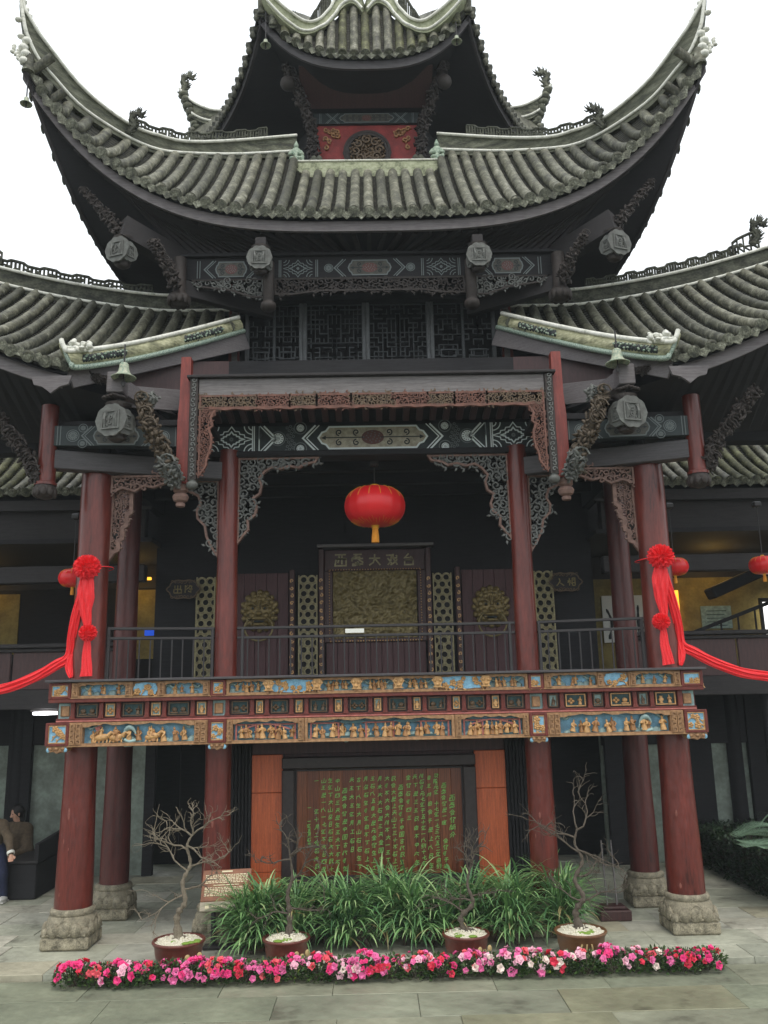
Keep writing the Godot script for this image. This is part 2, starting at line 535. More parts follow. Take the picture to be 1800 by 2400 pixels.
# ---------------------------------------------------------------- columns
func plinth_mesh(s: float) -> Array:
	var mb := MB.new()
	mb.box(Vector3(0, 0.06, 0), Vector3(0.45, 0.12, 0.45) * Vector3(s, 1, s), 0.018)
	# bulging drum, square below, round above
	var rings := []
	for q in [[0.12, 0.213, 0.2], [0.15, 0.226, 0.35], [0.2, 0.23, 0.55], [0.25, 0.222, 0.8], [0.28, 0.206, 1.0], [0.29, 0.198, 1.0]]:
		var ring := []
		for j in 28:
			var t := TAU * (j + 0.5) / 28
			var c := Vector2(cos(t), sin(t))
			var sq: float = 1.0 / maxf(absf(c.x), absf(c.y))
			var rad: float = q[1] * s * lerpf(minf(sq, 1.22), 1.0, q[2])
			rad *= 1.0 + 0.025 * sin(t * 12.0 + q[0] * 40.0) * (1.0 - q[2])
			ring.append(Vector3(c.x * rad, q[0], c.y * rad))
		rings.append(ring)
	mb.loft(rings, 1, true)
	for a in 4:
		var b := Basis(Vector3.UP, a * PI / 2)
		for o in [-0.105, 0.0, 0.105]:
			mb.ell(b * Vector3(o * s, 0.175, 0.214 * s), Vector3(0.06, 0.066, 0.032) * s, 10, 7, b)
		for o in [-0.18, 0.18]: mb.ell(b * Vector3(o * s, 0.15, 0.19 * s), Vector3(0.045, 0.045, 0.04) * s, 8, 6, b)
		var arch := []
		for i in 15:
			var f := i / 14.0
			arch.append(b * Vector3(lerpf(-0.17, 0.17, f) * s, 0.15 + 0.1 * sin(PI * f) + 0.012 * sin(f * 16), (0.222 - 0.012 * sin(PI * f)) * s))
		mb.tube(arch, 0.014, 6)
		var foot := []
		for i in 13: foot.append(b * Vector3(lerpf(-0.2, 0.2, i / 12.0) * s, 0.128 + 0.014 * absf(sin(i * 1.3)), 0.218 * s))
		mb.tube(foot, 0.013, 6)
	var out := [mb, MB.new()]
	var ringp := []
	for i in 9: ringp.append(Vector2(0.18 * s + 0.032 * cos(PI * i / 8.0 - PI / 2), 0.312 + 0.034 * sin(PI * i / 8.0 - PI / 2)))
	ringp.append(Vector2(0.0, 0.346))
	out[1].lathe(ringp, 26)
	return out

func col_shaft(r0: float, r1: float, y0: float, y1: float) -> MB:
	var mb := MB.new()
	var prof := []
	for i in 9:
		var f := i / 8.0
		prof.append(Vector2(lerpf(r0, r1, f) + 0.003 * sin(f * 9.0), lerpf(y0, y1, f)))
	mb.lathe(prof, 28)
	return mb

func columns():
	# ground-floor columns on carved stone plinths
	var lower := [[-2.965, 0.0, 0.178, 0.145, 1.0], [2.965, 0.0, 0.178, 0.145, 1.0], [-1.6, 0.0, 0.135, 0.125, 0.82], [1.6, 0.0, 0.135, 0.125, 0.82], [-2.9, -1.1, 0.155, 0.135, 0.92], [2.9, -1.1, 0.155, 0.135, 0.92], [-1.6, -1.6, 0.13, 0.12, 0.82], [1.6, -1.6, 0.13, 0.12, 0.82]]
	for c in lower:
		var col := part("column", stage)
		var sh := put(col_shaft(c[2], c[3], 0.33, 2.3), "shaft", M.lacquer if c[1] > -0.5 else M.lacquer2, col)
		sh.position = Vector3(c[0], 0, c[1]) * K
		var pm := plinth_mesh(c[4])
		var a := put(pm[0], "plinth", M.stone, col)
		var b := put(pm[1], "plinth_ring", M.stone, col)
		if c[1] == 0.0:   # worn places in the lacquer
			var wr := MB.new()
			for i in 5:
				var t: float = R.randf_range(0.9, 2.3)
				var y: float = R.randf_range(0.42, 1.2)
				var rad: float = lerpf(c[2], c[3], (y - 0.33) / 1.97) - 0.0045
				var bb := Basis(Vector3.UP, PI / 2 - t)
				wr.ell(Vector3(cos(t) * rad, y, sin(t) * rad), Vector3(R.randf_range(0.008, 0.02), R.randf_range(0.02, 0.07), 0.006), 9, 7, bb)
			var ws := kind(put(wr, "worn_patches", M.scuff, col), "stuff") as MeshInstance3D
			ws.position = sh.position
		a.position = sh.position
		b.position = sh.position
	# upper columns on the stage floor
	for s in [-1.0, 1.0]:
		var o := put(col_shaft(0.168, 0.158, 2.45, 4.66), "column", M.lacquer, stage)
		o.position = Vector3(2.95 * s, 0, 0) * K
		o = put(col_shaft(0.118, 0.106, 2.45, 4.96), "column", M.lacquer, stage)
		o.position = Vector3(1.6 * s, 0, -0.3) * K
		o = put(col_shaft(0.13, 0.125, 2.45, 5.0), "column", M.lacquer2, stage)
		o.position = Vector3(2.94 * s, 0, -1.25) * K

# ---------------------------------------------------------------- ground floor
func ground_floor():
	var hall := part("ground_floor_wall", stage)
	for s in [-1.0, 1.0]:
		for k in 3:   # three veneer boards, one above the other
			var y: float = [0.02, 0.52, 1.3][k]
			var y1: float = [0.516, 1.296, 1.68][k]
			var mb := MB.new()
			mb.span(1.012 * s, 1.335 * s, y, y1, -0.56, -0.5, 0.004)
			put(mb, "veneer_panel", M.orange, hall)
		for k in 6:
			var mb := MB.new()
			var x: float = 1.352 + k * 0.036
			mb.span(x * s - 0.013, x * s + 0.013, 0.02, 1.8, -0.53, -0.47, 0.006)
			put(mb, "slat", M.darker, hall)
		var bk := MB.new()
		bk.span(1.338 * s, 1.6 * s, 0.0, 1.84, -0.6, -0.55)
		put(bk, "backing_board", M.darker, hall)
	var hd := MB.new()
	hd.span(-1.335, 1.335, 1.683, 1.86, -0.57, -0.51, 0.005)
	hd.span(-1.0, 1.0, 0.0, 1.7, -0.62, -0.575)
	put(hd, "header_board", M.maroon, hall)
	# beams carrying the stage, hidden ends behind the frieze
	var bm := MB.new()
	for z in [-0.02, -1.1, -2.2, -3.3]:
		bm.span(-3.1, 3.1, 1.9, 2.28, z - 0.1, z + 0.1, 0.01)
	for x in [-2.95, -1.6, 1.6, 2.95]: bm.span(x - 0.09, x + 0.09, 1.95, 2.27, -3.6, -0.13)
	put(bm, "floor_beam", M.dark, stage)
	var fl := MB.new()
	fl.span(-3.12, 3.12, 2.29, 2.447, -3.9, 0.26)
	put(fl, "stage_floor", M.dark, stage)
	# back doors of the passage under the stage: boards with narrow open joints
	var x := -3.3
	var k := 0
	while x < 3.3:
		var w: float = 0.41
		var mb := MB.new()
		mb.span(x, x + w - (0.01 if k in [0, 1, 2, 3, 4] else 0.0), -0.02, 2.3, -4.26, -4.2)
		put(mb, "passage_board", M.darker, hall)
		x += w
		k += 1

# ---------------------------------------------------------------- the carved frieze under the stage
func figure(mb: MB, p: Vector3, h: float, r: RandomNumberGenerator):
	mb.at(p, Basis(Vector3.UP, r.randf_range(-0.9, 0.9)) * Basis(Vector3(0, 0, 1), r.randf_range(-0.22, 0.22)))
	mb.lathe([Vector2(0.25, 0) * h, Vector2(0.2, 0.3) * h, Vector2(0.13, 0.52) * h, Vector2(0.18, 0.68) * h, Vector2(0.07, 0.8) * h], 7)
	mb.ell(Vector3(0, 0.87, 0) * h, Vector3(0.095, 0.115, 0.1) * h, 7, 5)
	mb.ell(Vector3(0, 0.97, -0.01) * h, Vector3(0.07, 0.07, 0.07) * h, 6, 4)
	for s in [-1.0, 1.0]:
		var lift := r.randf_range(-0.2, 0.2)
		mb.tube([Vector3(0.16 * s, 0.68, 0) * h, Vector3(0.23 * s, 0.5, 0.1) * h, Vector3(0.1 * s, 0.5 + lift, 0.24) * h], [0.07 * h, 0.08 * h, 0.05 * h], 5)
	mb.at(Vector3.ZERO)

func fret(mb: MB, x0: float, x1: float, y0: float, y1: float, z: float, r: RandomNumberGenerator):
	var n := maxi(1, roundi((y1 - y0) / 0.05))
	var hh := (y1 - y0) / n
	var w := x1 - x0
	var m := maxi(1, roundi(w / 0.06))
	var ww := w / m
	for i in m:
		for j in n:
			var x := x0 + ww * i
			var y := y0 + hh * j
			var f := r.randf() < 0.5
			var p := [Vector2(x + ww * 0.15, y + hh * 0.1), Vector2(x + ww * 0.85, y + hh * 0.1), Vector2(x + ww * 0.85, y + hh * 0.85), Vector2(x + ww * 0.2, y + hh * 0.85), Vector2(x + ww * 0.2, y + hh * 0.4), Vector2(x + ww * 0.6, y + hh * 0.4)]
			if f:
				for q in p.size(): p[q] = Vector2(2 * x + ww - p[q].x, p[q].y)
			mb.rib(p, 0.01, z, z + 0.014)

func flowers_relief(mb: MB, x0: float, x1: float, y0: float, y1: float, z: float, r: RandomNumberGenerator, n: int):
	for i in n:
		var c := Vector2(lerpf(x0, x1, r.randf_range(0.15, 0.85)), lerpf(y0, y1, r.randf_range(0.2, 0.8)))
		var s := r.randf_range(0.018, 0.03)
		for k in 5: mb.ell(Vector3(c.x + cos(k * TAU / 5) * s * 0.7, c.y + sin(k * TAU / 5) * s * 0.7, z), Vector3(s * 0.55, s * 0.55, 0.012), 6, 4)
		mb.ell(Vector3(c.x, c.y, z + 0.008), Vector3(s * 0.35, s * 0.35, 0.012), 6, 4)
		var st := []
		for k in 5: st.append(Vector3(c.x + k * 0.018 * (1 if i % 2 == 0 else -1), c.y - k * k * 0.004 - 0.01, z))
		mb.tube(st, 0.005, 5)
		mb.ell(st[3] + Vector3(0, 0.012, 0), Vector3(0.016, 0.008, 0.006), 6, 4, Basis(Vector3(0, 0, 1), r.randf() * 3))

func scallop(x0: float, x1: float, y: float, h: float, r: RandomNumberGenerator) -> Array:
	var p := [Vector2(x1, y + h), Vector2(x0, y + h)]
	var n := maxi(6, roundi((x1 - x0) / 0.028))
	for i in n + 1:
		var f := float(i) / n
		var e := 1.0 if f < 0.06 or f > 0.94 else 0.25 + 0.35 * absf(sin(f * PI * 5.0)) + 0.15 * r.randf()
		p.append(Vector2(lerpf(x0, x1, f), y + h * (1.0 - e)))
	return p

# one framed scene with a recessed coloured ground and gilt figures
func scene_panel(fz: Node, x0: float, x1: float, y0: float, y1: float, zf: float, figs: int, margin: float, r: RandomNumberGenerator, what := ""):
	var root := fz
	var b := MB.new()
	var bx0 := x0 + margin
	var bx1 := x1 - margin
	var rim := 0.018
	b.span(x0, bx0, y0, y1, zf - 0.09, zf, 0.004)
	b.span(bx1, x1, y0, y1, zf - 0.09, zf, 0.004)
	b.span(bx0, bx1, y0, y0 + rim, zf - 0.09, zf - 0.004)
	b.extr(scallop(bx0, bx1, y1 - 0.045, 0.045, r), zf - 0.03, zf)
	b.span(bx0, bx1, y1 - 0.012, y1, zf - 0.09, zf - 0.031)
	if margin > 0.05:
		fret(b, x0 + 0.012, bx0 - 0.004, y0 + 0.012, y1 - 0.012, zf, r)
		fret(b, bx1 + 0.004, x1 - 0.012, y0 + 0.012, y1 - 0.012, zf, r)
	put(b, "panel_frame", M.gilt_board, root)
	var g := MB.new()
	g.span(bx0, bx1, y0 + rim, y1 - 0.012, zf - 0.1, zf - 0.085)
	put(g, "panel_ground", M.deepblue if what != "" else M.blue, root)
	var h := (y1 - y0) * 0.66
	var f := MB.new()
	var f2 := MB.new()
	for i in figs:
		var x := lerpf(bx0 + 0.05, bx1 - 0.05, (i + r.randf_range(0.1, 0.9)) / figs)
		figure(f if i % 2 == 0 else f2, Vector3(x, y0 + rim + r.randf_range(0.0, 0.02), zf - r.randf_range(0.025, 0.06)), h * r.randf_range(0.75, 1.0), r)
	if what == "horses":
		for i in 3:
			var x := lerpf(bx0, bx1, [0.17, 0.3, 0.62][i])
			var z := zf - 0.03
			var y := y0 + 0.07
			f.ell(Vector3(x, y, z), Vector3(0.075, 0.035, 0.028), 9, 6, Basis(Vector3(0, 0, 1), 0.15))
			f.tube([Vector3(x + 0.06, y + 0.01, z), Vector3(x + 0.09, y + 0.045, z), Vector3(x + 0.125, y + 0.03, z)], [0.026, 0.018, 0.012], 6)
			for k in 4: f.tube([Vector3(x - 0.05 + k * 0.034, y - 0.02, z), Vector3(x - 0.06 + k * 0.038, y - 0.05, z + 0.01)], 0.009, 5)
			figure(f, Vector3(x - 0.01, y + 0.015, z), h * 0.6, r)
	if figs > 0: kind(put(f, "carved_figures", M.gilt, root), "stuff")
	if figs > 0: kind(put(f2, "carved_figures", M.gilt2, root), "stuff")
	var rk := MB.new()
	for i in maxi(6, figs * 2):
		var x := lerpf(bx0 + 0.02, bx1 - 0.02, r.randf())
		var s := r.randf_range(0.02, 0.045)
		rk.ell(Vector3(x, y0 + rim + s * 0.2, zf - 0.07), Vector3(s * 1.4, s, 0.02), 7, 5, Basis(Vector3(0, 0, 1), r.randf()))
	for s in [0.0, 1.0]:
		var cloud := []
		for i in 7: cloud.append(Vector3(lerpf(bx0, bx1, s) + (1 - 2 * s) * i * 0.02, y1 - 0.05 + 0.015 * sin(i * 1.4), zf - 0.07))
		rk.tube(cloud, 0.014, 6)
	if what == "sail" or what == "horses":
		var c := lerpf(bx0, bx1, 0.42 if what == "horses" else 0.78)
		var wv := []
		for i in 9: wv.append(Vector3(c - 0.07 + i * 0.016, y0 + 0.05 + 0.11 * sqrt(sin(PI * minf(1, i / 8.5))), zf - 0.03))
		rk.tube(wv, [0.006, 0.012, 0.02, 0.026, 0.028, 0.026, 0.02, 0.014, 0.006], 7)
		rk.tube([Vector3(c - 0.05, y0 + 0.045, zf - 0.03), Vector3(c, y0 + 0.025, zf - 0.02), Vector3(c + 0.06, y0 + 0.04, zf - 0.03)], 0.016, 7)
	kind(put(rk, "carved_rocks", M.paleteal, root), "stuff")
	if what == "horses":
		var fl := MB.new()
		var c := lerpf(bx0, bx1, 0.1)
		fl.extr([Vector2(c, y1 - 0.05), Vector2(c + 0.07, y1 - 0.03), Vector2(c + 0.03, y1 - 0.1)], zf - 0.05, zf - 0.04)
		put(fl, "carved_flag", M.frieze_pink, root)
	if what == "hall" or what == "bridge":
		var pk := MB.new()
		var rf := MB.new()
		var n := 5 if what == "hall" else 3
		for i in n + 1:
			var x := lerpf(bx0 + 0.03, bx1 - 0.03, float(i) / n)
			pk.span(x - 0.008, x + 0.008, y0 + rim, y1 - 0.045, zf - 0.05, zf - 0.034)
		pk.span(bx0 + 0.03, bx1 - 0.03, y1 - 0.06, y1 - 0.047, zf - 0.05, zf - 0.036)
		if what == "bridge":
			var arc := []
			for i in 13: arc.append(Vector2(lerpf(bx0 + 0.08, bx1 - 0.08, i / 12.0), y1 - 0.1 + 0.05 * sin(PI * i / 12.0)))
			pk.rib(arc, 0.014, zf - 0.05, zf - 0.03)
		for i in n:
			if what == "bridge" and i == 1: continue
			var xa := lerpf(bx0 + 0.03, bx1 - 0.03, float(i) / n)
			var xb := lerpf(bx0 + 0.03, bx1 - 0.03, float(i + 1) / n)
			var m := (xa + xb) / 2
			var w := (xb - xa) / 2
			var yy := y1 - 0.05 + (0.012 if i % 2 == 0 else -0.005)
			rf.extr([Vector2(m - w * 1.05, yy + 0.012), Vector2(m - w * 0.6, yy - 0.004), Vector2(m + w * 0.6, yy - 0.004), Vector2(m + w * 1.05, yy + 0.012), Vector2(m + w * 0.5, yy + 0.03), Vector2(m, yy + 0.042), Vector2(m - w * 0.5, yy + 0.03)], zf - 0.05, zf - 0.012)
			rf.span(xa + 0.02, xb - 0.02, y0 + rim, y0 + rim + 0.022, zf - 0.028, zf - 0.022)
		kind(put(pk, "carved_posts", M.frieze_pink, root), "stuff")
		kind(put(rf, "carved_roofs", M.teal, root), "stuff")

func corner_block(fz: Node, x0: float, x1: float, y0: float, y1: float, zf: float, r: RandomNumberGenerator, n: int):
	var b := MB.new()
	var e := minf(0.03, (x1 - x0) * 0.18)
	b.span(x0, x0 + e, y0, y1, zf - 0.12, zf, 0.004)
	b.span(x1 - e, x1, y0, y1, zf - 0.12, zf, 0.004)
	b.span(x0 + e, x1 - e, y0, y0 + e * 0.8, zf - 0.12, zf - 0.001, 0.004)
	b.span(x0 + e, x1 - e, y1 - e * 0.8, y1, zf - 0.12, zf - 0.001, 0.004)
	put(b, "block_frame", M.frieze_red, fz)
	var g := MB.new()
	g.span(x0 + e, x1 - e, y0 + e * 0.8, y1 - e * 0.8, zf - 0.03, zf - 0.018)
	put(g, "block_ground", M.blue, fz)
	var f := MB.new()
	f.rib([Vector2(x0 + e, y0 + e), Vector2(x1 - e, y0 + e), Vector2(x1 - e, y1 - e), Vector2(x0 + e, y1 - e)], 0.008, zf - 0.02, zf - 0.006, true)
	flowers_relief(f, x0 + e, x1 - e, y0 + e, y1 - e, zf - 0.012, r, n)
	put(f, "block_flowers", M.gilt, fz)

func frieze():
	var r := RandomNumberGenerator.new()
	r.seed = 77
	var fz := part("carved_frieze", stage)
	var cap := MB.new()
	cap.span(-3.225, 3.225, 2.45, 2.474, -0.06, 0.4, 0.004)
	put(cap, "cap_board", M.beam, fz)
	var core := MB.new()
	core.span(-3.14, 3.14, 1.86, 2.446, 0.14, 0.24)
	core.span(-3.2, 3.2, 2.255, 2.292, 0.2, 0.345, 0.004)
	core.span(-3.13, 3.13, 2.085, 2.105, 0.2, 0.3)
	put(core, "frieze_core", M.frieze_red, fz)
	var mold := MB.new()
	mold.span(-3.12, 3.12, 2.07, 2.085, 0.2, 0.335, 0.004)
	put(mold, "pink_moulding", M.frieze_pink, fz)
	var gm := MB.new()
	gm.span(-2.985, 2.985, 2.292, 2.302, 0.24, 0.352)
	gm.span(-2.985, 2.985, 1.838, 1.852, 0.2, 0.368, 0.003)
	put(gm, "gilt_moulding", M.gilt_board, fz)
	for s in [-1.0, 1.0]:
		corner_block(fz, minf(2.985 * s, 3.2 * s), maxf(2.985 * s, 3.2 * s), 2.292, 2.446, 0.35, r, 3)
		corner_block(fz, minf(1.48 * s, 1.63 * s), maxf(1.48 * s, 1.63 * s), 2.292, 2.446, 0.354, r, 2)
		corner_block(fz, minf(2.975 * s, 3.2 * s), maxf(2.975 * s, 3.2 * s), 1.85, 2.068, 0.372, r, 5)
		corner_block(fz, minf(1.465 * s, 1.64 * s), maxf(1.465 * s, 1.64 * s), 1.85, 2.068, 0.376, r, 4)
		# hanging carved brackets under the blocks
		for x in [3.087, 1.552]:
			var w: float = 0.1 if x > 2 else 0.085
			var a := MB.new()
			a.extr([Vector2(-w, 0), Vector2(w, 0), Vector2(w, -0.035), Vector2(w * 0.75, -0.06), Vector2(w * 0.35, -0.05), Vector2(0, -0.068), Vector2(-w * 0.35, -0.05), Vector2(-w * 0.75, -0.06), Vector2(-w, -0.035)], 0.22, 0.355)
			for k in 3: a.ell(Vector3((k - 1) * w * 0.6, -0.025, 0.36), Vector3(0.02, 0.016, 0.014), 7, 5)
			for q in [-1.0, 1.0]:
				var sp := []
				for k in 10: sp.append(Vector2(q * w * 0.5 + cos(k * 0.7) * (0.004 + 0.002 * k), -0.03 + sin(k * 0.7) * (0.004 + 0.002 * k)))
				a.rib(sp, 0.006, 0.35, 0.366)
			var o := put(a, "hanging_bracket", M.gilt_board, fz)
			o.position = Vector3(x * s, 1.85, 0) * K
			var bl := MB.new()
			for q in [-1.0, 1.0]: bl.ell(Vector3(q * w * 0.82, -0.035, 0.35), Vector3(0.02, 0.024, 0.014), 8, 6)
			o = put(bl, "bracket_petals", M.blue, fz)
			o.position = Vector3(x * s, 1.85, 0) * K
		# upper row, side
		var a0 := minf(1.635 * s, 2.98 * s)
		var seg := [[0.0, 0.44, 4], [0.44, 0.62, -1], [0.62, 1.0, 3]]
		for q in seg:
			var xa: float = a0 + 1.345 * q[0]
			var xb: float = a0 + 1.345 * q[1]
			if q[2] > 0: scene_panel(fz, xa, xb, 2.302, 2.446, 0.35, q[2], 0.07, r)
			else: flower_panel(fz, xa, xb, 2.302, 2.446, 0.35, r)
		scene_panel(fz, a0, a0 + 1.335, 1.852, 2.066, 0.365, 11, 0.13, r, "horses" if s < 0 else "sail")
	# upper row, middle
	var w := [0.0, 0.14, 0.3, 0.43, 0.57, 0.7, 0.86, 1.0]
	for i in 7:
		var xa: float = lerpf(-1.475, 1.475, w[i])
		var xb: float = lerpf(-1.475, 1.475, w[i + 1])
		if i in [1, 5]: flower_panel(fz, xa, xb, 2.302, 2.446, 0.35, r)
		else: scene_panel(fz, xa, xb, 2.302, 2.446, 0.35, 5, 0.025 if i % 2 == 0 else 0.05, r)
	for i in 6:   # vase-shaped dividers
		var x: float = lerpf(-1.475, 1.475, w[i + 1])
		var mb := MB.new()
		mb.extr([Vector2(-0.05, 0.03), Vector2(0.05, 0.03), Vector2(0.03, 0.05), Vector2(0.045, 0.085), Vector2(0.06, 0.1), Vector2(0.03, 0.135), Vector2(-0.03, 0.135), Vector2(-0.06, 0.1), Vector2(-0.045, 0.085), Vector2(-0.03, 0.05)], 0.345, 0.362)
		for k in 2: mb.ell(Vector3(-0.025 + k * 0.05, 0.1, 0.362), Vector3(0.018, 0.018, 0.012), 7, 5)
		mb.ell(Vector3(0, 0.06, 0.362), Vector3(0.022, 0.014, 0.012), 7, 5)
		var o := put(mb, "vase_divider", M.gilt, fz)
		o.position = Vector3(x, 2.3, 0) * K
	scene_panel(fz, -1.465, -0.715, 1.852, 2.066, 0.365, 10, 0.06, r, "bridge")
	scene_panel(fz, -0.712, 0.742, 1.852, 2.066, 0.365, 20, 0.03, r, "hall")
	scene_panel(fz, 0.745, 1.465, 1.852, 2.066, 0.365, 11, 0.06, r, "bridge")
	# middle row of small boxes
	for s in [-1.0, 0.0, 1.0]:
		var n := 15 if s == 0 else 6
		var wide := 0.28 if s == 0 else 0.28
		var x0 := -1.47 if s == 0 else (1.64 if s > 0 else -2.975)
		var total := 2.94 if s == 0 else 1.335
		var sizes := []
		var sum := 0.0
		for i in n:
			var big := (i % 2 == 0) if s <= 0 else (i % 2 == 1)
			sizes.append(wide if big else 0.17)
			sum += sizes[i]
		var x: float = x0
		for i in n:
			var wd: float = sizes[i] * total / sum
			coffer(fz, x, x + wd, r, i)
			x += wd
		var pm := MB.new()
		pm.span(x - 0.024, x + 0.024, 2.1, 2.255, 0.2, 0.305, 0.004)
		put(pm, "small_post", M.frieze_red, fz)
	for x in [-3.05, -1.555, 1.555, 3.05]:
		var q := MB.new()
		q.span(x - 0.07, x + 0.07, 2.105, 2.25, 0.2, 0.27)
		put(q, "book_ground", M.paleteal, fz)
		var bk := MB.new()
		bk.span(x - 0.035, x + 0.04, 2.125, 2.225, 0.26, 0.292, 0.006)
		bk.span(x - 0.04, x - 0.036, 2.125, 2.225, 0.26, 0.296)
		put(bk, "carved_book", M.gilt_board, fz)

func flower_panel(fz: Node, x0: float, x1: float, y0: float, y1: float, zf: float, r: RandomNumberGenerator):
	var b := MB.new()
	b.span(x0, x1, y0, y1, zf - 0.09, zf - 0.03)
	put(b, "flower_ground", M.gilt_board, fz)
	var p := []
	for i in 28:
		var t := TAU * i / 28
		var c := Vector2(cos(t), sin(t))
		var f := 1.0 + 0.06 * cos(t * 8)
		p.append(Vector2((x0 + x1) / 2 + signf(c.x) * pow(absf(c.x), 0.6) * (x1 - x0) * 0.47 * f, (y0 + y1) / 2 + signf(c.y) * pow(absf(c.y), 0.6) * (y1 - y0) * 0.42 * f))
	var g := MB.new()
	g.extr(p, zf - 0.031, zf - 0.02)
	put(g, "flower_cartouche", M.blue, fz)
	var f := MB.new()
	flowers_relief(f, x0, x1, y0 + 0.01, y1 - 0.01, zf - 0.014, r, maxi(3, roundi((x1 - x0) / 0.06)))
	kind(put(f, "carved_flowers", M.gilt, fz), "stuff")

func coffer(fz: Node, x0: float, x1: float, r: RandomNumberGenerator, i: int):
	var pm := MB.new()
	pm.span(x0 - 0.02, x0 + 0.02, 2.1, 2.255, 0.2, 0.302, 0.004)
	pm.extr([Vector2(x0 - 0.03, 2.102), Vector2(x0 + 0.03, 2.102), Vector2(x0 + 0.018, 2.13), Vector2(x0 - 0.018, 2.13)], 0.29, 0.31)
	put(pm, "small_post", M.frieze_red, fz)
	var a := x0 + 0.035
	var b := x1 - 0.035
	var back := MB.new()
	back.span(x0 + 0.02, x1 - 0.02, 2.105, 2.25, 0.2, 0.26)
	put(back, "coffer_ground", M.maroon, fz)
	var fr := MB.new()
	fr.rib([Vector2(a + 0.01, 2.125), Vector2(b - 0.01, 2.125), Vector2(b - 0.01, 2.235), Vector2(a + 0.01, 2.235)], 0.01, 0.255, 0.285, true)
	var m := (a + b) / 2
	var y := 2.137
	var objs := 2 if b - a > 0.14 else 1
	for k in objs:
		var c: float = m + (0.0 if objs == 1 else (k - 0.5) * (b - a) * 0.42)
		match (i * 3 + k + r.randi() % 3) % 4:
			0:
				fr.at(Vector3(c, y, 0.272))
				fr.lathe([Vector2(0.022, 0), Vector2(0.014, 0.012), Vector2(0.03, 0.035), Vector2(0.012, 0.055), Vector2(0.02, 0.068)], 8)
			1:
				figure(fr, Vector3(c, y, 0.272), 0.078, r)
			2:
				fr.span(c - 0.035, c + 0.035, y, y + 0.012, 0.26, 0.285)
				fr.ell(Vector3(c, y + 0.035, 0.272), Vector3(0.028, 0.024, 0.014), 8, 6)
			3:
				for q in 4: fr.ell(Vector3(c + cos(q * 1.57) * 0.02, y + 0.035 + sin(q * 1.57) * 0.018, 0.27), Vector3(0.016, 0.014, 0.012), 7, 5)
		fr.at(Vector3.ZERO)
	put(fr, "carved_emblem", M.gilt_dark if i % 2 == 0 else M.gilt, fz)
	var g := MB.new()
	g.span(a + 0.014, b - 0.014, 2.13, 2.23, 0.258, 0.264)
	put(g, "emblem_ground", M.teal if objs == 2 else M.paleteal, fz)

# ---------------------------------------------------------------- written characters as brush strokes on a 9 x 9 grid (x right, y down)
const GLYPH := {
	"西": "0080 13081888831383 3033263 505357", "秦": "1070 1262 0383 400305 4386 2656 0787 4548 472808 4768", "大": "0383 40433608 4388",
	"戏": "01413618 1347 4383 505388 845738 7182", "台": "40136373 5274 15187875152575", "会": "400304 4084 2363 1575 452867 6578", "馆": "200204 1131 212837 5051 41817283 535878 5373 5676",
	"简": "200213 1131 605253 5181 0308 1383 8388 2527576525 2666", "介": "400405 4085 333508 5358", "是": "20237370 2161 2363 0484 4547 4677 250818 1888", "建": "11513305 1353 4048 0313260 02388", "于": "1171 0484 404837",
	"年": "200204 1171 244414 2427 0787 4148", "中": "1215757212 4048", "国": "0008888000 2262 2464 2666 4246", "一": "0484", "二": "1262 0787", "三": "1171 1464 0787", "十": "0484 4048", "人": "40430308 4388", "山": "03088883 4048",
	"天": "1171 0484 414408 4488", "王": "1171 1464 0787 4147", "日": "2028686020 2464", "月": "2026083 2060686 2262 2464", "木": "0383 4048 4308 4388", "工": "1171 0787 4147", "古": "0282 4045 2528686525", "文": "3142 0383 630708 2388",
	"七": "0573 404788 8886", "六": "3142 0383 350608 5588", "五": "1171 413718 2464 6468 0888", "元": "1161 0484 340708 545888 8886", "自": "41322 2228686222 2464 2666", "由": "1218787212 1575 4048", "到": "0151 210444 0545 2448 0848 6166 818878", "清": "0112 0314 0715 2272 4047 3373 2474 3538 3575 756878",
	"四": "0107878101 3105 5164 6484", "川": "200608 4147 6068", "金": "400304 4084 2363 1575 4348 2637 6657 0888", "石": "0181 310507 2528787525", "井": "1282 0585 220708 6068", "不": "0181 411506 4248 4476", "上": "4048 4373 0888", "下": "0181 4148 4466", "民": "1070 7073 1373 1018 1837 0505575 537688 8886", "生": "200314 1272 1575 4148 0888", "名": "301405 2171 7147083 3538 3575 7578 3878", "座": "4041 0282 020608 331506 635576 4348 2666 1888", "隆": "0008 00312234 503305 4173 4577 2575 2777 3888 5448", "乾": "0141 2022 1213434313 1343 0646 2448 605152 5282 5382655688", "代": "200508 1318 3382 505388 7182", "出": "40484 1114747 1015 7075 0408 848808", "将": "0008 0022 0533 3020 603305 407165 4484 6468 3657", "相": "0343 2028 2305 2346 5058 508088 5353 5282 5585 5888", "入": "30432608 4588"}

func glyph(mb: MB, ch: String, cx: float, cy: float, s: float, w: float, z: float, slant := 0.0):
	if not GLYPH.has(ch): return
	for stroke in GLYPH[ch].split(" "):
		var p := []
		var i := 0
		while i + 1 < stroke.length():
			var gx: float = int(stroke[i]) / 8.0 - 0.5
			var gy: float = 0.5 - int(stroke[i + 1]) / 8.0
			p.append(Vector2(cx + (gx + gy * slant) * s, cy + gy * s + gx * s * slant * 0.6))
			i += 2
		if p.size() > 1: mb.rib(p, w, z - 0.003, z)

func arc2(c: Vector2, r: float, a0: float, a1: float, n: int, ry := -1.0) -> Array:
	var p := []
	for i in n + 1:
		var t := lerpf(a0, a1, float(i) / n)
		p.append(c + Vector2(cos(t) * r, sin(t) * (r if ry < 0 else ry)))
	return p

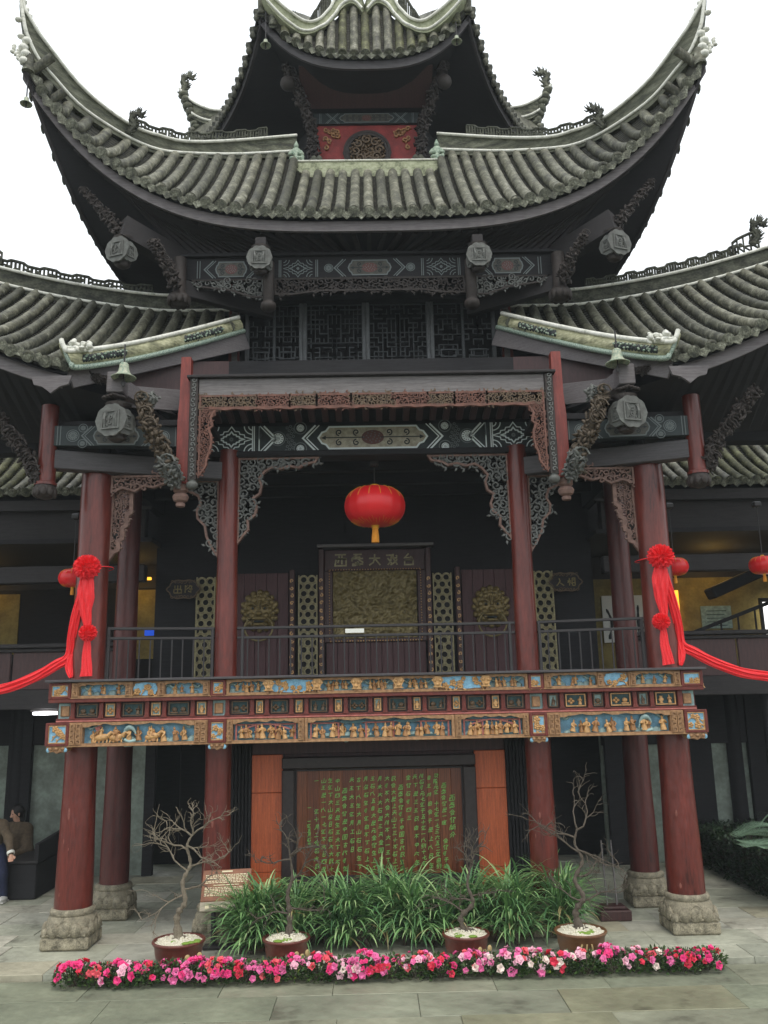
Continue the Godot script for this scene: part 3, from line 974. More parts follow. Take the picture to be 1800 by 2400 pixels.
func spiral(c: Vector2, r: float, turns: float, a: float, hand: float) -> Array:
	var p := []
	var n := int(10 * turns)
	for i in n + 1:
		var f := float(i) / n
		var t := a + hand * f * turns * TAU
		p.append(c + Vector2(cos(t), sin(t)) * r * (1.0 - 0.82 * f))
	return p

# ---------------------------------------------------------------- painted beams: white outlines, cartouches and rosettes, drawn as raised paint
func paint(parent: Node, o: Vector3, b: Basis, h: float, segs: Array, dim := false):
	var lw := MB.new()
	var lg := MB.new()
	var ik := MB.new()
	var by := MB.new()
	for m in [lw, lg, ik, by]: m.at(o, b)
	var e := h * 0.5
	var t := h * 0.043
	for q in segs:
		var x: float = q[1]
		var w: float = q[2] * 0.5
		match q[0]:
			"bar":
				for k in [-w, w]: lw.rib([Vector2(x + k, -e), Vector2(x + k, e)], t, 0, 0.004, false, false)
			"lozenge":
				var p := []
				var p2 := []
				for i in 48:
					var a := TAU * i / 48
					var rr := 1.0 / (pow(absf(cos(a)), 0.86) + pow(absf(sin(a)), 0.86)) * (1.0 + 0.09 * cos(a * 12))
					p.append(Vector2(x + cos(a) * rr * w * 0.92, sin(a) * rr * e * 0.9))
					p2.append(Vector2(x + cos(a) * rr * w * 0.56, sin(a) * rr * e * 0.54))
				lw.rib(p, t, 0, 0.004, true, false)
				lw.rib(p2, t * 1.3, 0, 0.004, true, false)
				lg.rib(arc2(Vector2(x, 0), h * 0.05, 0, TAU, 12), t * 1.4, 0, 0.004, false, false)
				for sx in [-1.0, 1.0]:
					for sy in [-1.0, 1.0]:
						for k in 2: lw.rib(arc2(Vector2(x + sx * w, sy * e), h * (0.15 + 0.16 * k), 0 if sx < 0 else PI / 2, PI / 2 if sx < 0 else PI, 8) if sy < 0 else arc2(Vector2(x + sx * w, sy * e), h * (0.15 + 0.16 * k), -PI / 2 if sx < 0 else -PI, 0 if sx < 0 else -PI / 2, 8), t, 0, 0.004, false, false)
			"left", "right":
				var d := 1.0 if q[0] == "left" else -1.0
				for k in [0.0, 0.14]: lw.rib([Vector2(x + d * (k * h), e), Vector2(x + d * (k * h - e * 0.95), 0), Vector2(x + d * (k * h), -e)], t * (1.0 if k > 0 else 1.6), 0, 0.004, false, false)
			"fret":
				for sy in [-1.0, 1.0]:
					for k in 3: lw.rib(arc2(Vector2(x + w * q[3], sy * e), h * (0.1 + 0.11 * k), (PI / 2 if q[3] > 0 else 0.0) + (PI / 2 if sy > 0 else 0.0) * (1.0 if q[3] > 0 else -1.0), (PI if q[3] > 0 else PI / 2) + (PI / 2 if sy > 0 else 0.0) * (1.0 if q[3] > 0 else -1.0), 6), t * 0.8, 0, 0.004, false, false)
			"rosette", "half":
				var cs := [Vector2(x, 0)] if q[0] == "rosette" else [Vector2(x, e * 0.8), Vector2(x, -e * 0.8)]
				for c in cs:
					var rad: float = w
					lg.rib(arc2(c, rad * 1.25, 0, TAU, 20), t * 0.8, 0, 0.003, false, false)
					if q[0] == "half": rad *= 0.8
					for k in 12:
						var a := TAU * k / 12
						lw.rib([c + Vector2(cos(a), sin(a)) * rad * 0.3, c + Vector2(cos(a), sin(a)) * rad * 0.85], rad * 0.26, 0, 0.004, false, false)
					lw.rib(arc2(c, rad * 0.18, 0, TAU, 8), rad * 0.14, 0, 0.004, false, false)
					lw.rib(arc2(c, rad * 0.92, 0, TAU, 16), rad * 0.12, 0, 0.004, false, false)
			"honey":
				for i in 18:
					var c := Vector2(x - w + w * 2 * fmod(i * 0.382, 1.0), -e + h * (i + 0.5) / 18)
					lg.rib(arc2(c, h * 0.045, 0, TAU, 8), t * 0.6, 0, 0.003, false, false)
			"cartouche":
				var p := [Vector2(x - w, 0)]
				for c in [[-0.93, 0.42], [-0.86, 0.52], [-0.8, 0.84], [0.8, 0.84], [0.86, 0.52], [0.93, 0.42], [1.0, 0.0], [0.93, -0.42], [0.86, -0.52], [0.8, -0.84], [-0.8, -0.84], [-0.86, -0.52], [-0.93, -0.42]]:
					p.append(Vector2(x + c[0] * w, c[1] * e))
				var ct := MB.new()
				ct.at(o, b)
				ct.extr(p, 0, 0.004)
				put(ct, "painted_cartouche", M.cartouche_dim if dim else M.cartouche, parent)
				lw.rib(p, t * 1.6, 0, 0.007, true, false)
				var n := maxi(1, roundi(w / h * 1.1))
				for sx in [-1.0, 1.0]:
					for k in n:
						var cx: float = x + sx * (h * 0.42 + (w - h * 0.75) * (k + 0.3) / n)
						for sy in [-1.0, 1.0]:
							ik.rib(spiral(Vector2(cx, sy * h * 0.2), h * 0.13, 1.2, -sy * PI / 2, sx * sy), t * 1.1, 0.004, 0.008, false, false)
					ik.rib([Vector2(x + sx * h * 0.3, 0), Vector2(x + sx * (w - h * 0.25), 0)], t * 0.9, 0.004, 0.008, false, false)
					ik.extr([Vector2(x + sx * (w - h * 0.28), -h * 0.08), Vector2(x + sx * (w - h * 0.1), 0), Vector2(x + sx * (w - h * 0.28), h * 0.08)], 0.004, 0.008)
				by.extr(arc2(Vector2(x, 0), minf(h * 0.42, w * 0.4), 0, TAU * 0.97, 20, h * 0.28), 0.004, 0.007)
				for i in 20:
					var a := i * 2.4
					var rr := sqrt((i + 0.5) / 20.0)
					lg.rib(arc2(Vector2(x + cos(a) * rr * minf(h * 0.36, w * 0.34), sin(a) * rr * h * 0.23), h * 0.016, 0, TAU, 6), h * 0.016, 0, 0.009, false, false)
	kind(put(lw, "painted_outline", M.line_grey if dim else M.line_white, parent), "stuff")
	kind(put(lg, "painted_rings", M.line_grey, parent), "stuff")
	kind(put(ik, "painted_scrolls", M.ink, parent), "stuff")
	kind(put(by, "painted_berries", M.berry, parent), "stuff")

# ---------------------------------------------------------------- openwork carving: a frame outline filled with leafy scrolls
func openwork(parent: Node, called: String, poly: Array, o: Vector3, b: Basis, depth: float, sd: int, rad: float, n: int, frame_mat: Material, vine_mat: Material, fw := 0.022):
	var root := part(called, parent)
	var fr := MB.new()
	fr.at(o, b)
	fr.rib(poly, fw, 0, depth, true)
	put(fr, "carved_frame", frame_mat, root)
	var r := RandomNumberGenerator.new()
	r.seed = sd
	var vn := MB.new()
	vn.at(o, b)
	var pp := PackedVector2Array(poly)
	var lo := pp[0]
	var hi := pp[0]
	for p in pp:
		lo = lo.min(p)
		hi = hi.max(p)
	var done := []
	for i in n * 14:
		if done.size() >= n: break
		var c := Vector2(r.randf_range(lo.x, hi.x), r.randf_range(lo.y, hi.y))
		if not Geometry2D.is_point_in_polygon(c, pp): continue
		var far := 9.0
		for d in done: far = minf(far, c.distance_to(d))
		if far < rad * 1.25: continue
		done.append(c)
		var a := r.randf() * TAU
		var hand := 1.0 if r.randf() < 0.5 else -1.0
		vn.rib(spiral(c, rad, 1.25, a, hand), rad * 0.26, depth * 0.2, depth * r.randf_range(0.8, 1.1))
		for k in 3:
			var t := a + hand * k * 1.3
			var q := c + Vector2(cos(t), sin(t)) * rad
			var d := Vector2(cos(t + hand * 0.9), sin(t + hand * 0.9))
			vn.extr([q, q + d.orthogonal() * rad * 0.26 + d * rad * 0.4, q + d * rad * 0.95, q - d.orthogonal() * rad * 0.22 + d * rad * 0.4], depth * 0.3, depth * 0.85)
	put(vn, "carved_vines", vine_mat, root)
	return root

func rod_lattice(mb: MB, x0: float, x1: float, y0: float, y1: float, z: float, cols: int, rows: int, r: RandomNumberGenerator, w: float):
	# mirrored pattern of short upright and level bars
	var cw := (x1 - x0) / cols
	var rh := (y1 - y0) / rows
	var half := (cols + 1) / 2
	for j in rows + 1:
		for i in half:
			if j > 0 and j < rows and r.randf() < 0.42: continue
			for m in [i, cols - 1 - i]:
				mb.span(x0 + cw * m - w / 2, x0 + cw * (m + 1) + w / 2, y0 + rh * j - w / 2, y0 + rh * j + w / 2, z - 0.012, z + 0.012)
	for i in half + 1:
		for j in rows:
			if i > 0 and r.randf() < 0.4: continue
			for m in [i, cols - i]:
				mb.span(x0 + cw * m - w / 2, x0 + cw * m + w / 2, y0 + rh * j, y0 + rh * (j + 1), z - 0.01, z + 0.01)

func lion_mask(at: Vector3, label: String):
	var t := thing("lion_head_knocker", label, "door knocker", at, "lion head knockers on the stage doors")
	var mane := MB.new()
	var r := RandomNumberGenerator.new()
	r.seed = 5
	for ring in 3:
		var n: int = [16, 18, 15][ring]
		for k in n:
			var a := TAU * k / n + ring * 0.2
			var rr: float = [0.245, 0.2, 0.155][ring]
			mane.ell(Vector3(cos(a) * rr * 0.88, sin(a) * rr + 0.03, 0.02 + 0.025 * ring), Vector3(0.045, 0.045, 0.03) * r.randf_range(0.85, 1.1), 8, 6)
	put(mane, "mane", M.brass, t)
	var f := MB.new()
	f.ell(Vector3(0, 0.02, 0.05), Vector3(0.16, 0.17, 0.08), 16, 10)
	f.ell(Vector3(0, -0.01, 0.13), Vector3(0.05, 0.04, 0.04), 10, 7)
	f.ell(Vector3(0, -0.075, 0.11), Vector3(0.1, 0.035, 0.05), 12, 7)
	f.ell(Vector3(0, -0.15, 0.09), Vector3(0.085, 0.03, 0.045), 12, 7)
	f.tube([Vector3(0, 0.04, 0.13), Vector3(0, 0.1, 0.115), Vector3(0, 0.16, 0.09)], [0.03, 0.024, 0.03], 8)
	for s in [-1.0, 1.0]:
		f.ell(Vector3(0.075 * s, 0.06, 0.115), Vector3(0.034, 0.03, 0.026), 9, 6)
		f.tube([Vector3(0.03 * s, 0.09, 0.13), Vector3(0.08 * s, 0.12, 0.12), Vector3(0.14 * s, 0.1, 0.08)], [0.016, 0.022, 0.014], 7)
		f.ell(Vector3(0.09 * s, -0.04, 0.1), Vector3(0.05, 0.05, 0.04), 9, 6)
		f.ell(Vector3(0.2 * s, 0.1, 0.05), Vector3(0.04, 0.06, 0.02), 8, 6, Basis(Vector3(0, 0, 1), -0.7 * s))
	put(f, "lion_face", M.brass, t)
	var e := MB.new()
	for s in [-1.0, 1.0]: e.ell(Vector3(0.077 * s, 0.058, 0.132), Vector3(0.017, 0.017, 0.015), 8, 6)
	e.ell(Vector3(0, -0.115, 0.115), Vector3(0.07, 0.018, 0.03), 10, 6)
	put(e, "eyes_and_mouth", M.ink, t)
	var g := MB.new()
	var rp := []
	for i in 25:
		var a := PI * 0.75 - i / 24.0 * PI * 2.0 * 0.99
		rp.append(Vector3(cos(a) * 0.185, -0.2 + sin(a) * 0.165, 0.13 - 0.02 * absf(sin(a))))
	g.tube(rp, 0.013, 8)
	put(g, "ring", M.gold, t)

func stage_room():
	var room := part("stage_interior", stage)
	var zb := -2.5
	var w := MB.new()
	w.span(-2.95, 2.95, 2.447, 5.02, zb - 0.2, zb - 0.1)
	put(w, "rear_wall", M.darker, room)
	var cl := MB.new()
	cl.span(-3.1, 3.1, 5.02, 5.07, -3.9, -0.43)
	put(cl, "room_ceiling", M.darker, room)
	for z in [-0.9, -1.5, -2.1]:
		var b := MB.new()
		b.span(-2.9, 2.9, 4.86, 5.015, z - 0.06, z + 0.06, 0.01)
		put(b, "ceiling_beam", M.darker, room)
	for s in [-1.0, 1.0]:
		var b := MB.new()
		b.span(2.87 * s, 2.99 * s, 4.75, 5.01, -3.8, -0.15, 0.01)
		put(b, "side_beam", M.darker, room)
	# plank doors and plank dado
	for s in [-1.0, 1.0]:
		for k in 5:
			var mb := MB.new()
			mb.span((1.16 + k * 0.148) * s, (1.16 + k * 0.148 + 0.144) * s, 2.45, 3.92, zb - 0.06, zb - 0.03, 0.004)
			put(mb, "door_plank", M.curtainwood, room)
		lion_mask(Vector3(1.535 * s, 3.38, zb - 0.02), "gilt lion head with a ring on the plank door %s of the gold relief" % ["left" if s < 0 else "right"])
		# gilt posts
		for x in [1.105, 0.715]:
			var mb := MB.new()
			mb.span((x - 0.035) * s, (x + 0.035) * s, 2.45, 3.95 if x > 1 else 4.22, zb - 0.05, zb + 0.06, 0.01)
			put(mb, "screen_post", M.maroon, room)
			var sc := MB.new()
			for k in 14:
				sc.at(Vector3(x * s, 2.5 + k * 0.1, zb + 0.06))
				sc.rib(spiral(Vector2.ZERO, 0.026, 1.0, k * 1.3, 1 if k % 2 == 0 else -1), 0.014, 0, 0.012)
			put(sc, "post_carving", M.gilt, room)
		# openwork of gilt rings
		for x in [0.9, 2.26]:
			var bk := MB.new()
			bk.span((x - 0.12) * s, (x + 0.12) * s, 2.45, 3.9, zb - 0.06, zb - 0.045)
			put(bk, "ring_backing", M.darker, room)
			var rg := MB.new()
			var rows := 15
			for j in rows:
				for i in (2 if j % 2 == 0 else 3):
					var cx: float = (-0.055 + i * 0.11) if j % 2 == 0 else (-0.11 + i * 0.11)
					var c := Vector2(x * s + cx, 2.52 + j * 0.093)
					if absf(cx) > 0.1:
						rg.rib(arc2(c, 0.05, PI / 2 if cx > 0 else -PI / 2, PI * 1.5 if cx > 0 else PI / 2, 8), 0.024, zb - 0.045, zb - 0.01)
					else: rg.rib(arc2(c, 0.05, 0, TAU, 14), 0.024, zb - 0.045, zb - 0.01)
			for k in [-0.12, 0.12]: rg.span(x * s + k - 0.008, x * s + k + 0.008, 2.47, 3.88, zb - 0.045, zb - 0.005)
			kind(put(rg, "ring_openwork", M.pale_gilt, room), "stuff")
	# the gold relief screen
	for k in 9:
		var mb := MB.new()
		mb.span(-0.66 + k * 0.147, -0.66 + k * 0.147 + 0.143, 2.45, 2.98, zb - 0.08, zb - 0.05, 0.004)
		put(mb, "dado_plank", M.curtainwood, room)
	var fr := MB.new()
	fr.span(-0.68, 0.68, 3.93, 4.22, zb - 0.1, zb - 0.02, 0.01)
	fr.span(-0.68, -0.57, 2.98, 3.93, zb - 0.1, zb - 0.02, 0.006)
	fr.span(0.57, 0.68, 2.98, 3.93, zb - 0.1, zb - 0.02, 0.006)
	fr.span(-0.57, 0.57, 2.98, 3.03, zb - 0.1, zb - 0.02, 0.006)
	put(fr, "screen_frame", M.maroon, room)
	var sh := MB.new()
	sh.span(-0.77, 0.79, 4.235, 4.275, zb - 0.1, zb + 0.12, 0.004)
	put(sh, "screen_shelf", M.greyboard, room)
	var dots := MB.new()
	for i in 34:
		dots.ell(Vector3(-0.6 + i * 1.2 / 33, 3.945, zb - 0.015), Vector3(0.009, 0.009, 0.008), 6, 4)
		dots.ell(Vector3(-0.6 + i * 1.2 / 33, 2.995, zb - 0.015), Vector3(0.011, 0.011, 0.008), 6, 4)
	for i in 26:
		for s in [-1.0, 1.0]: dots.ell(Vector3(0.612 * s, 3.03 + i * 0.9 / 25, zb - 0.015), Vector3(0.009, 0.009, 0.008), 6, 4)
	kind(put(dots, "bead_border", M.gilt, room), "stuff")
	var n1 := FastNoiseLite.new()
	n1.seed = 3
	n1.frequency = 6.5
	n1.fractal_octaves = 4
	var rel := MB.new()
	rel.sheet(96, 72, func(u, v):
		var a := n1.get_noise_2d(u * 1.12, v * 0.86)
		var swirl := sin(u * 23.0 + 5.0 * n1.get_noise_2d(u * 0.5, v * 0.5 + 3.0)) * sin(v * 17.0 + 4.0 * n1.get_noise_2d(u * 0.4 + 7.0, v * 0.4))
		return Vector3(-0.565 + 1.12 * u, 3.03 + 0.9 * v, zb - 0.06 + 0.035 * absf(a) * 2.0 + 0.02 * swirl))
	put(rel, "gold_relief", M.gold, room)
	var word := "西秦大戏台"
	for i in 5:
		var tx := MB.new()
		glyph(tx, word[i], -0.46 + i * 0.23, 4.075, 0.15, 0.02, zb - 0.008)
		put(tx, "gilt_character", M.pale_gilt, room)
	for s in [-1.0, 1.0]:
		var t := thing("hanging_plaque", "dark lobed plaque with gilt writing over the %s stage doorway" % ["left" if s < 0 else "right"], "plaque", Vector3(2.55 * s, 3.72, zb), "plaques over the stage doorways")
		var p := []
		for i in 40:
			var a := TAU * i / 40
			p.append(Vector2(cos(a) * 0.21 * (1 + 0.07 * cos(a * 8)), sin(a) * 0.125 * (1 + 0.1 * cos(a * 6))))
		var mb := MB.new()
		mb.extr(p, 0, 0.02)
		put(mb, "plaque_board", M.dark, t)
		var sc := MB.new()
		sc.rib(p, 0.014, 0.015, 0.035, true)
		for k in 8:
			for sy in [-1.0, 1.0]: sc.rib(spiral(Vector2(-0.15 + k * 0.043, 0.1 * sy), 0.024, 1.0, k, sy), 0.008, 0.02, 0.032)
		put(sc, "plaque_border", M.gilt_dark, t)
		var g := MB.new()
		var two := ["将", "出"] if s < 0 else ["相", "入"]
		glyph(g, two[1], -0.075, 0, 0.1, 0.014, 0.03)
		glyph(g, two[0], 0.075, 0, 0.1, 0.014, 0.03)
		put(g, "plaque_lettering", M.gold, t)

func queti(parent: Node, s: float, x: float, y: float, z: float, big: bool, sd: int):
	var inner := [Vector2(0, 0), Vector2(0.87, 0), Vector2(0.84, -0.05), Vector2(0.72, -0.07), Vector2(0.66, -0.11), Vector2(0.56, -0.09), Vector2(0.46, -0.12), Vector2(0.36, -0.1), Vector2(0.28, -0.15), Vector2(0.22, -0.23), Vector2(0.25, -0.31), Vector2(0.23, -0.4), Vector2(0.16, -0.45), Vector2(0.2, -0.55), Vector2(0.18, -0.64), Vector2(0.1, -0.7), Vector2(0.11, -0.8), Vector2(0.05, -0.87), Vector2(0.0, -0.94)]
	var outer := [Vector2(0, 0), Vector2(0.42, 0), Vector2(0.34, -0.1), Vector2(0.22, -0.16), Vector2(0.19, -0.25), Vector2(0.23, -0.33), Vector2(0.22, -0.42), Vector2(0.14, -0.5), Vector2(0.12, -0.62), Vector2(0.06, -0.74), Vector2(0.0, -0.84)]
	openwork(parent, "carved_bracket", inner if big else outer, Vector3(x, y, z), Basis(Vector3(s, 0, 0), Vector3.UP, Vector3(0, 0, 1)), 0.06, sd, 0.055, 44 if big else 24, M.carve_grey, M.vine, 0.024)

func front_bay():
	var bay := part("front_bay", stage)
	var pb := MB.new()
	pb.span(-1.84, 1.84, 4.95, 5.25, -0.44, -0.3, 0.004)
	put(pb, "painted_beam", M.beam_paint, bay)
	var cb := MB.new()
	cb.span(-2.0, 2.0, 5.05, 6.1, -0.56, -0.46)
	put(cb, "closing_board", M.darker, bay)
	var ub := MB.new()
	ub.span(-1.9, 1.9, 4.88, 4.947, -0.5, -0.24, 0.008)
	put(ub, "beam_sill", M.darker, bay)
	paint(bay, Vector3(0, 5.1, -0.298), Basis.IDENTITY, 0.3, [["cartouche", 0.0, 1.22], ["left", -0.64, 0.1], ["right", 0.64, 0.1], ["rosette", -1.06, 0.13], ["rosette", 1.06, 0.13], ["half", -0.81, 0.11], ["half", 0.81, 0.11], ["honey", -0.92, 0.1], ["honey", 0.92, 0.1], ["right", -1.22, 0.1], ["left", 1.22, 0.1], ["bar", -1.27, 0.001], ["bar", 1.27, 0.001], ["bar", -1.335, 0.02], ["bar", 1.335, 0.02], ["lozenge", -1.58, 0.47], ["lozenge", 1.58, 0.47]])
	# reddish rafters between lintel and painted beam
	for i in 24:
		var x := -1.72 + i * 3.44 / 23
		var mb := MB.new()
		mb.beam(Vector3(x, 5.3, -0.28), Vector3(x, 5.4, 0.36), 0.07, 0.05, 0.006)
		put(mb, "soffit_rafter", M.maroon, bay)
	var sf := MB.new()
	sf.quad(Vector3(-1.85, 5.34, -0.42), Vector3(1.85, 5.34, -0.42), Vector3(1.85, 5.45, 0.36), Vector3(-1.85, 5.45, 0.36))
	sf.quad(Vector3(-1.85, 5.345, -0.42), Vector3(1.85, 5.345, -0.42), Vector3(1.85, 6.06, -0.86), Vector3(-1.85, 6.06, -0.86))
	sf.quad(Vector3(-1.85, 5.5, 0.36), Vector3(1.85, 5.5, 0.36), Vector3(1.85, 5.92, -0.8), Vector3(-1.85, 5.92, -0.8))
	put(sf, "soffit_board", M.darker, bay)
	var gb := MB.new()
	gb.span(-1.81, 1.81, 5.36, 5.543, 0.37, 0.41, 0.004)
	put(gb, "fascia_board", M.greyboard, bay)
	var cp := MB.new()
	cp.span(-1.93, 1.93, 5.547, 5.578, 0.3, 0.46, 0.006)
	put(cp, "fascia_cap", M.dark, bay)
	# carved red lintel: divided openwork compartments
	var xs := [-1.79, -1.2, -0.86, -0.58, -0.22, 0.22, 0.58, 0.86, 1.2, 1.79]
	for i in xs.size() - 1:
		openwork(bay, "lintel_compartment", [Vector2(xs[i], 5.222), Vector2(xs[i + 1], 5.222), Vector2(xs[i + 1], 5.352), Vector2(xs[i], 5.352)], Vector3(0, 0, 0.385), Basis.IDENTITY, 0.035, 40 + i, 0.034, 30, M.carve, M.gilt_dark if i % 2 == 0 else M.carve, 0.02)
	var sc := MB.new()
	var lowp := []
	for i in 61: lowp.append(Vector2(lerpf(-1.7, 1.7, i / 60.0), 5.208 + 0.006 * sin(i * 1.6)))
	sc.rib(lowp, 0.018, 0.385, 0.425)
	put(sc, "lintel_edge", M.carve, bay)
	for s in [-1.0, 1.0]:
		openwork(bay, "lintel_drop", [Vector2(0, 5.21), Vector2(-0.16, 5.21), Vector2(-0.11, 5.12), Vector2(-0.13, 5.03), Vector2(-0.09, 4.99), Vector2(-0.12, 4.93), Vector2(-0.12, 4.82), Vector2(-0.1, 4.74), Vector2(-0.08, 4.68), Vector2(-0.07, 4.6), Vector2(-0.04, 4.55), Vector2(0, 4.5)], Vector3(1.79 * s, 0, 0.385), Basis(Vector3(s, 0, 0), Vector3.UP, Vector3(0, 0, 1)), 0.035, 60, 0.03, 40, M.carve, M.carve, 0.02)
		var po := MB.new()
		po.span(1.815 * s, 1.9 * s, 4.45, 5.543, 0.36, 0.43, 0.006)
		put(po, "carved_post", M.carve_dark, bay)
		var sw := MB.new()
		for k in 20: sw.rib(spiral(Vector2(1.857 * s, 4.5 + k * 0.054), 0.027, 1.0, k * 2.0, 1 if k % 2 == 0 else -1), 0.01, 0.43, 0.442)
		put(sw, "post_scrolls", M.vine, bay)
		var fin := MB.new()
		fin.at(Vector3(1.857 * s, 4.36, 0.395))
		fin.lathe([Vector2(0, 0), Vector2(0.04, 0.005), Vector2(0.06, 0.03), Vector2(0.058, 0.06), Vector2(0.035, 0.085), Vector2(0.05, 0.095)], 14)
		put(fin, "post_finial", M.medallion, bay)
		queti(bay, -s, 1.488 * s, 4.87, -0.34, true, 5 if s < 0 else 6)
		queti(bay, s, 1.712 * s, 4.62, -0.34, false, 7 if s < 0 else 8)

func carved_strut(mb: MB, p: Array, r0: float, r1: float, r: RandomNumberGenerator):
	var c := cr(p, 10)
	var n := c.size()
	for i in n:
		var f := float(i) / (n - 1)
		var rad := lerpf(r0, r1, f)
		mb.ell(c[i], Vector3(rad * 0.55, rad * 0.55, rad * 0.5), 8, 6)
		for k in 9:
			var o := Vector3(r.randf_range(-1, 1), r.randf_range(-1, 1), r.randf_range(-0.3, 1)).normalized() * rad * r.randf_range(0.45, 0.95)
			mb.ell(c[i] + o, Vector3(rad * r.randf_range(0.2, 0.5), rad * r.randf_range(0.08, 0.2), rad * r.randf_range(0.12, 0.3)), 6, 4, Basis(Vector3(r.randf() - 0.5, r.randf() - 0.5, 1).normalized(), r.randf() * 3.0))
	for k in 10:
		var i := r.randi() % (n - 3)
		var q := []
		for j in 7: q.append(c[i] + Vector3(cos(j * 0.7) * r0 * (0.9 - j * 0.09), sin(j * 0.7) * r0 * (0.9 - j * 0.09), r0 * 0.8))
		mb.tube(q, r0 * 0.1, 5)

func medallion(parent: Node, c: Vector3, s: float, turn: float):
	# a lantern-shaped beam end with lobed carved plates
	var b := Basis(Vector3.UP, turn)
	var root := part("beam_end_lantern", parent)
	for k in 3:
		var bb := b * Basis(Vector3.UP, (k - 1) * 1.25)
		var off: float = 0.4 if k == 1 else 0.36
		var big: float = 1.0 if k == 1 else 0.8
		var mb := MB.new()
		mb.at(c, bb)
		var p := []
		for i in 32:
			var a := TAU * i / 32
			p.append(Vector2(cos(a), sin(a)) * s * big * (0.5 + 0.045 * absf(cos(a * 5))))
		mb.extr(p, s * (off - 0.07), s * off)
		var h := s * 0.28 * big
		mb.rib([Vector2(-h, -h), Vector2(h, -h), Vector2(h, h), Vector2(-h, h)], s * 0.05, s * off, s * (off + 0.05), true)
		for i in 5:
			for j in 3:
				if (i + j) % 2 == 0: mb.rib(spiral(Vector2((j - 1) * s * 0.17 * big, (i - 2) * s * 0.1 * big), s * 0.075 * big, 1.0, i + j, 1), s * 0.03, s * off, s * (off + 0.035))
		put(mb, "lantern_plate", M.medallion, root)
	var cap := MB.new()
	cap.at(c, b)
	cap.lathe([Vector2(0.0, -0.62) * s, Vector2(0.16, -0.6) * s, Vector2(0.3, -0.5) * s, Vector2(0.22, -0.46) * s, Vector2(0.34, -0.38) * s, Vector2(0.3, 0.4) * s, Vector2(0.2, 0.5) * s, Vector2(0.42, 0.62) * s, Vector2(0.2, 0.68) * s], 10)
	put(cap, "lantern_body", M.carve_dark, root)

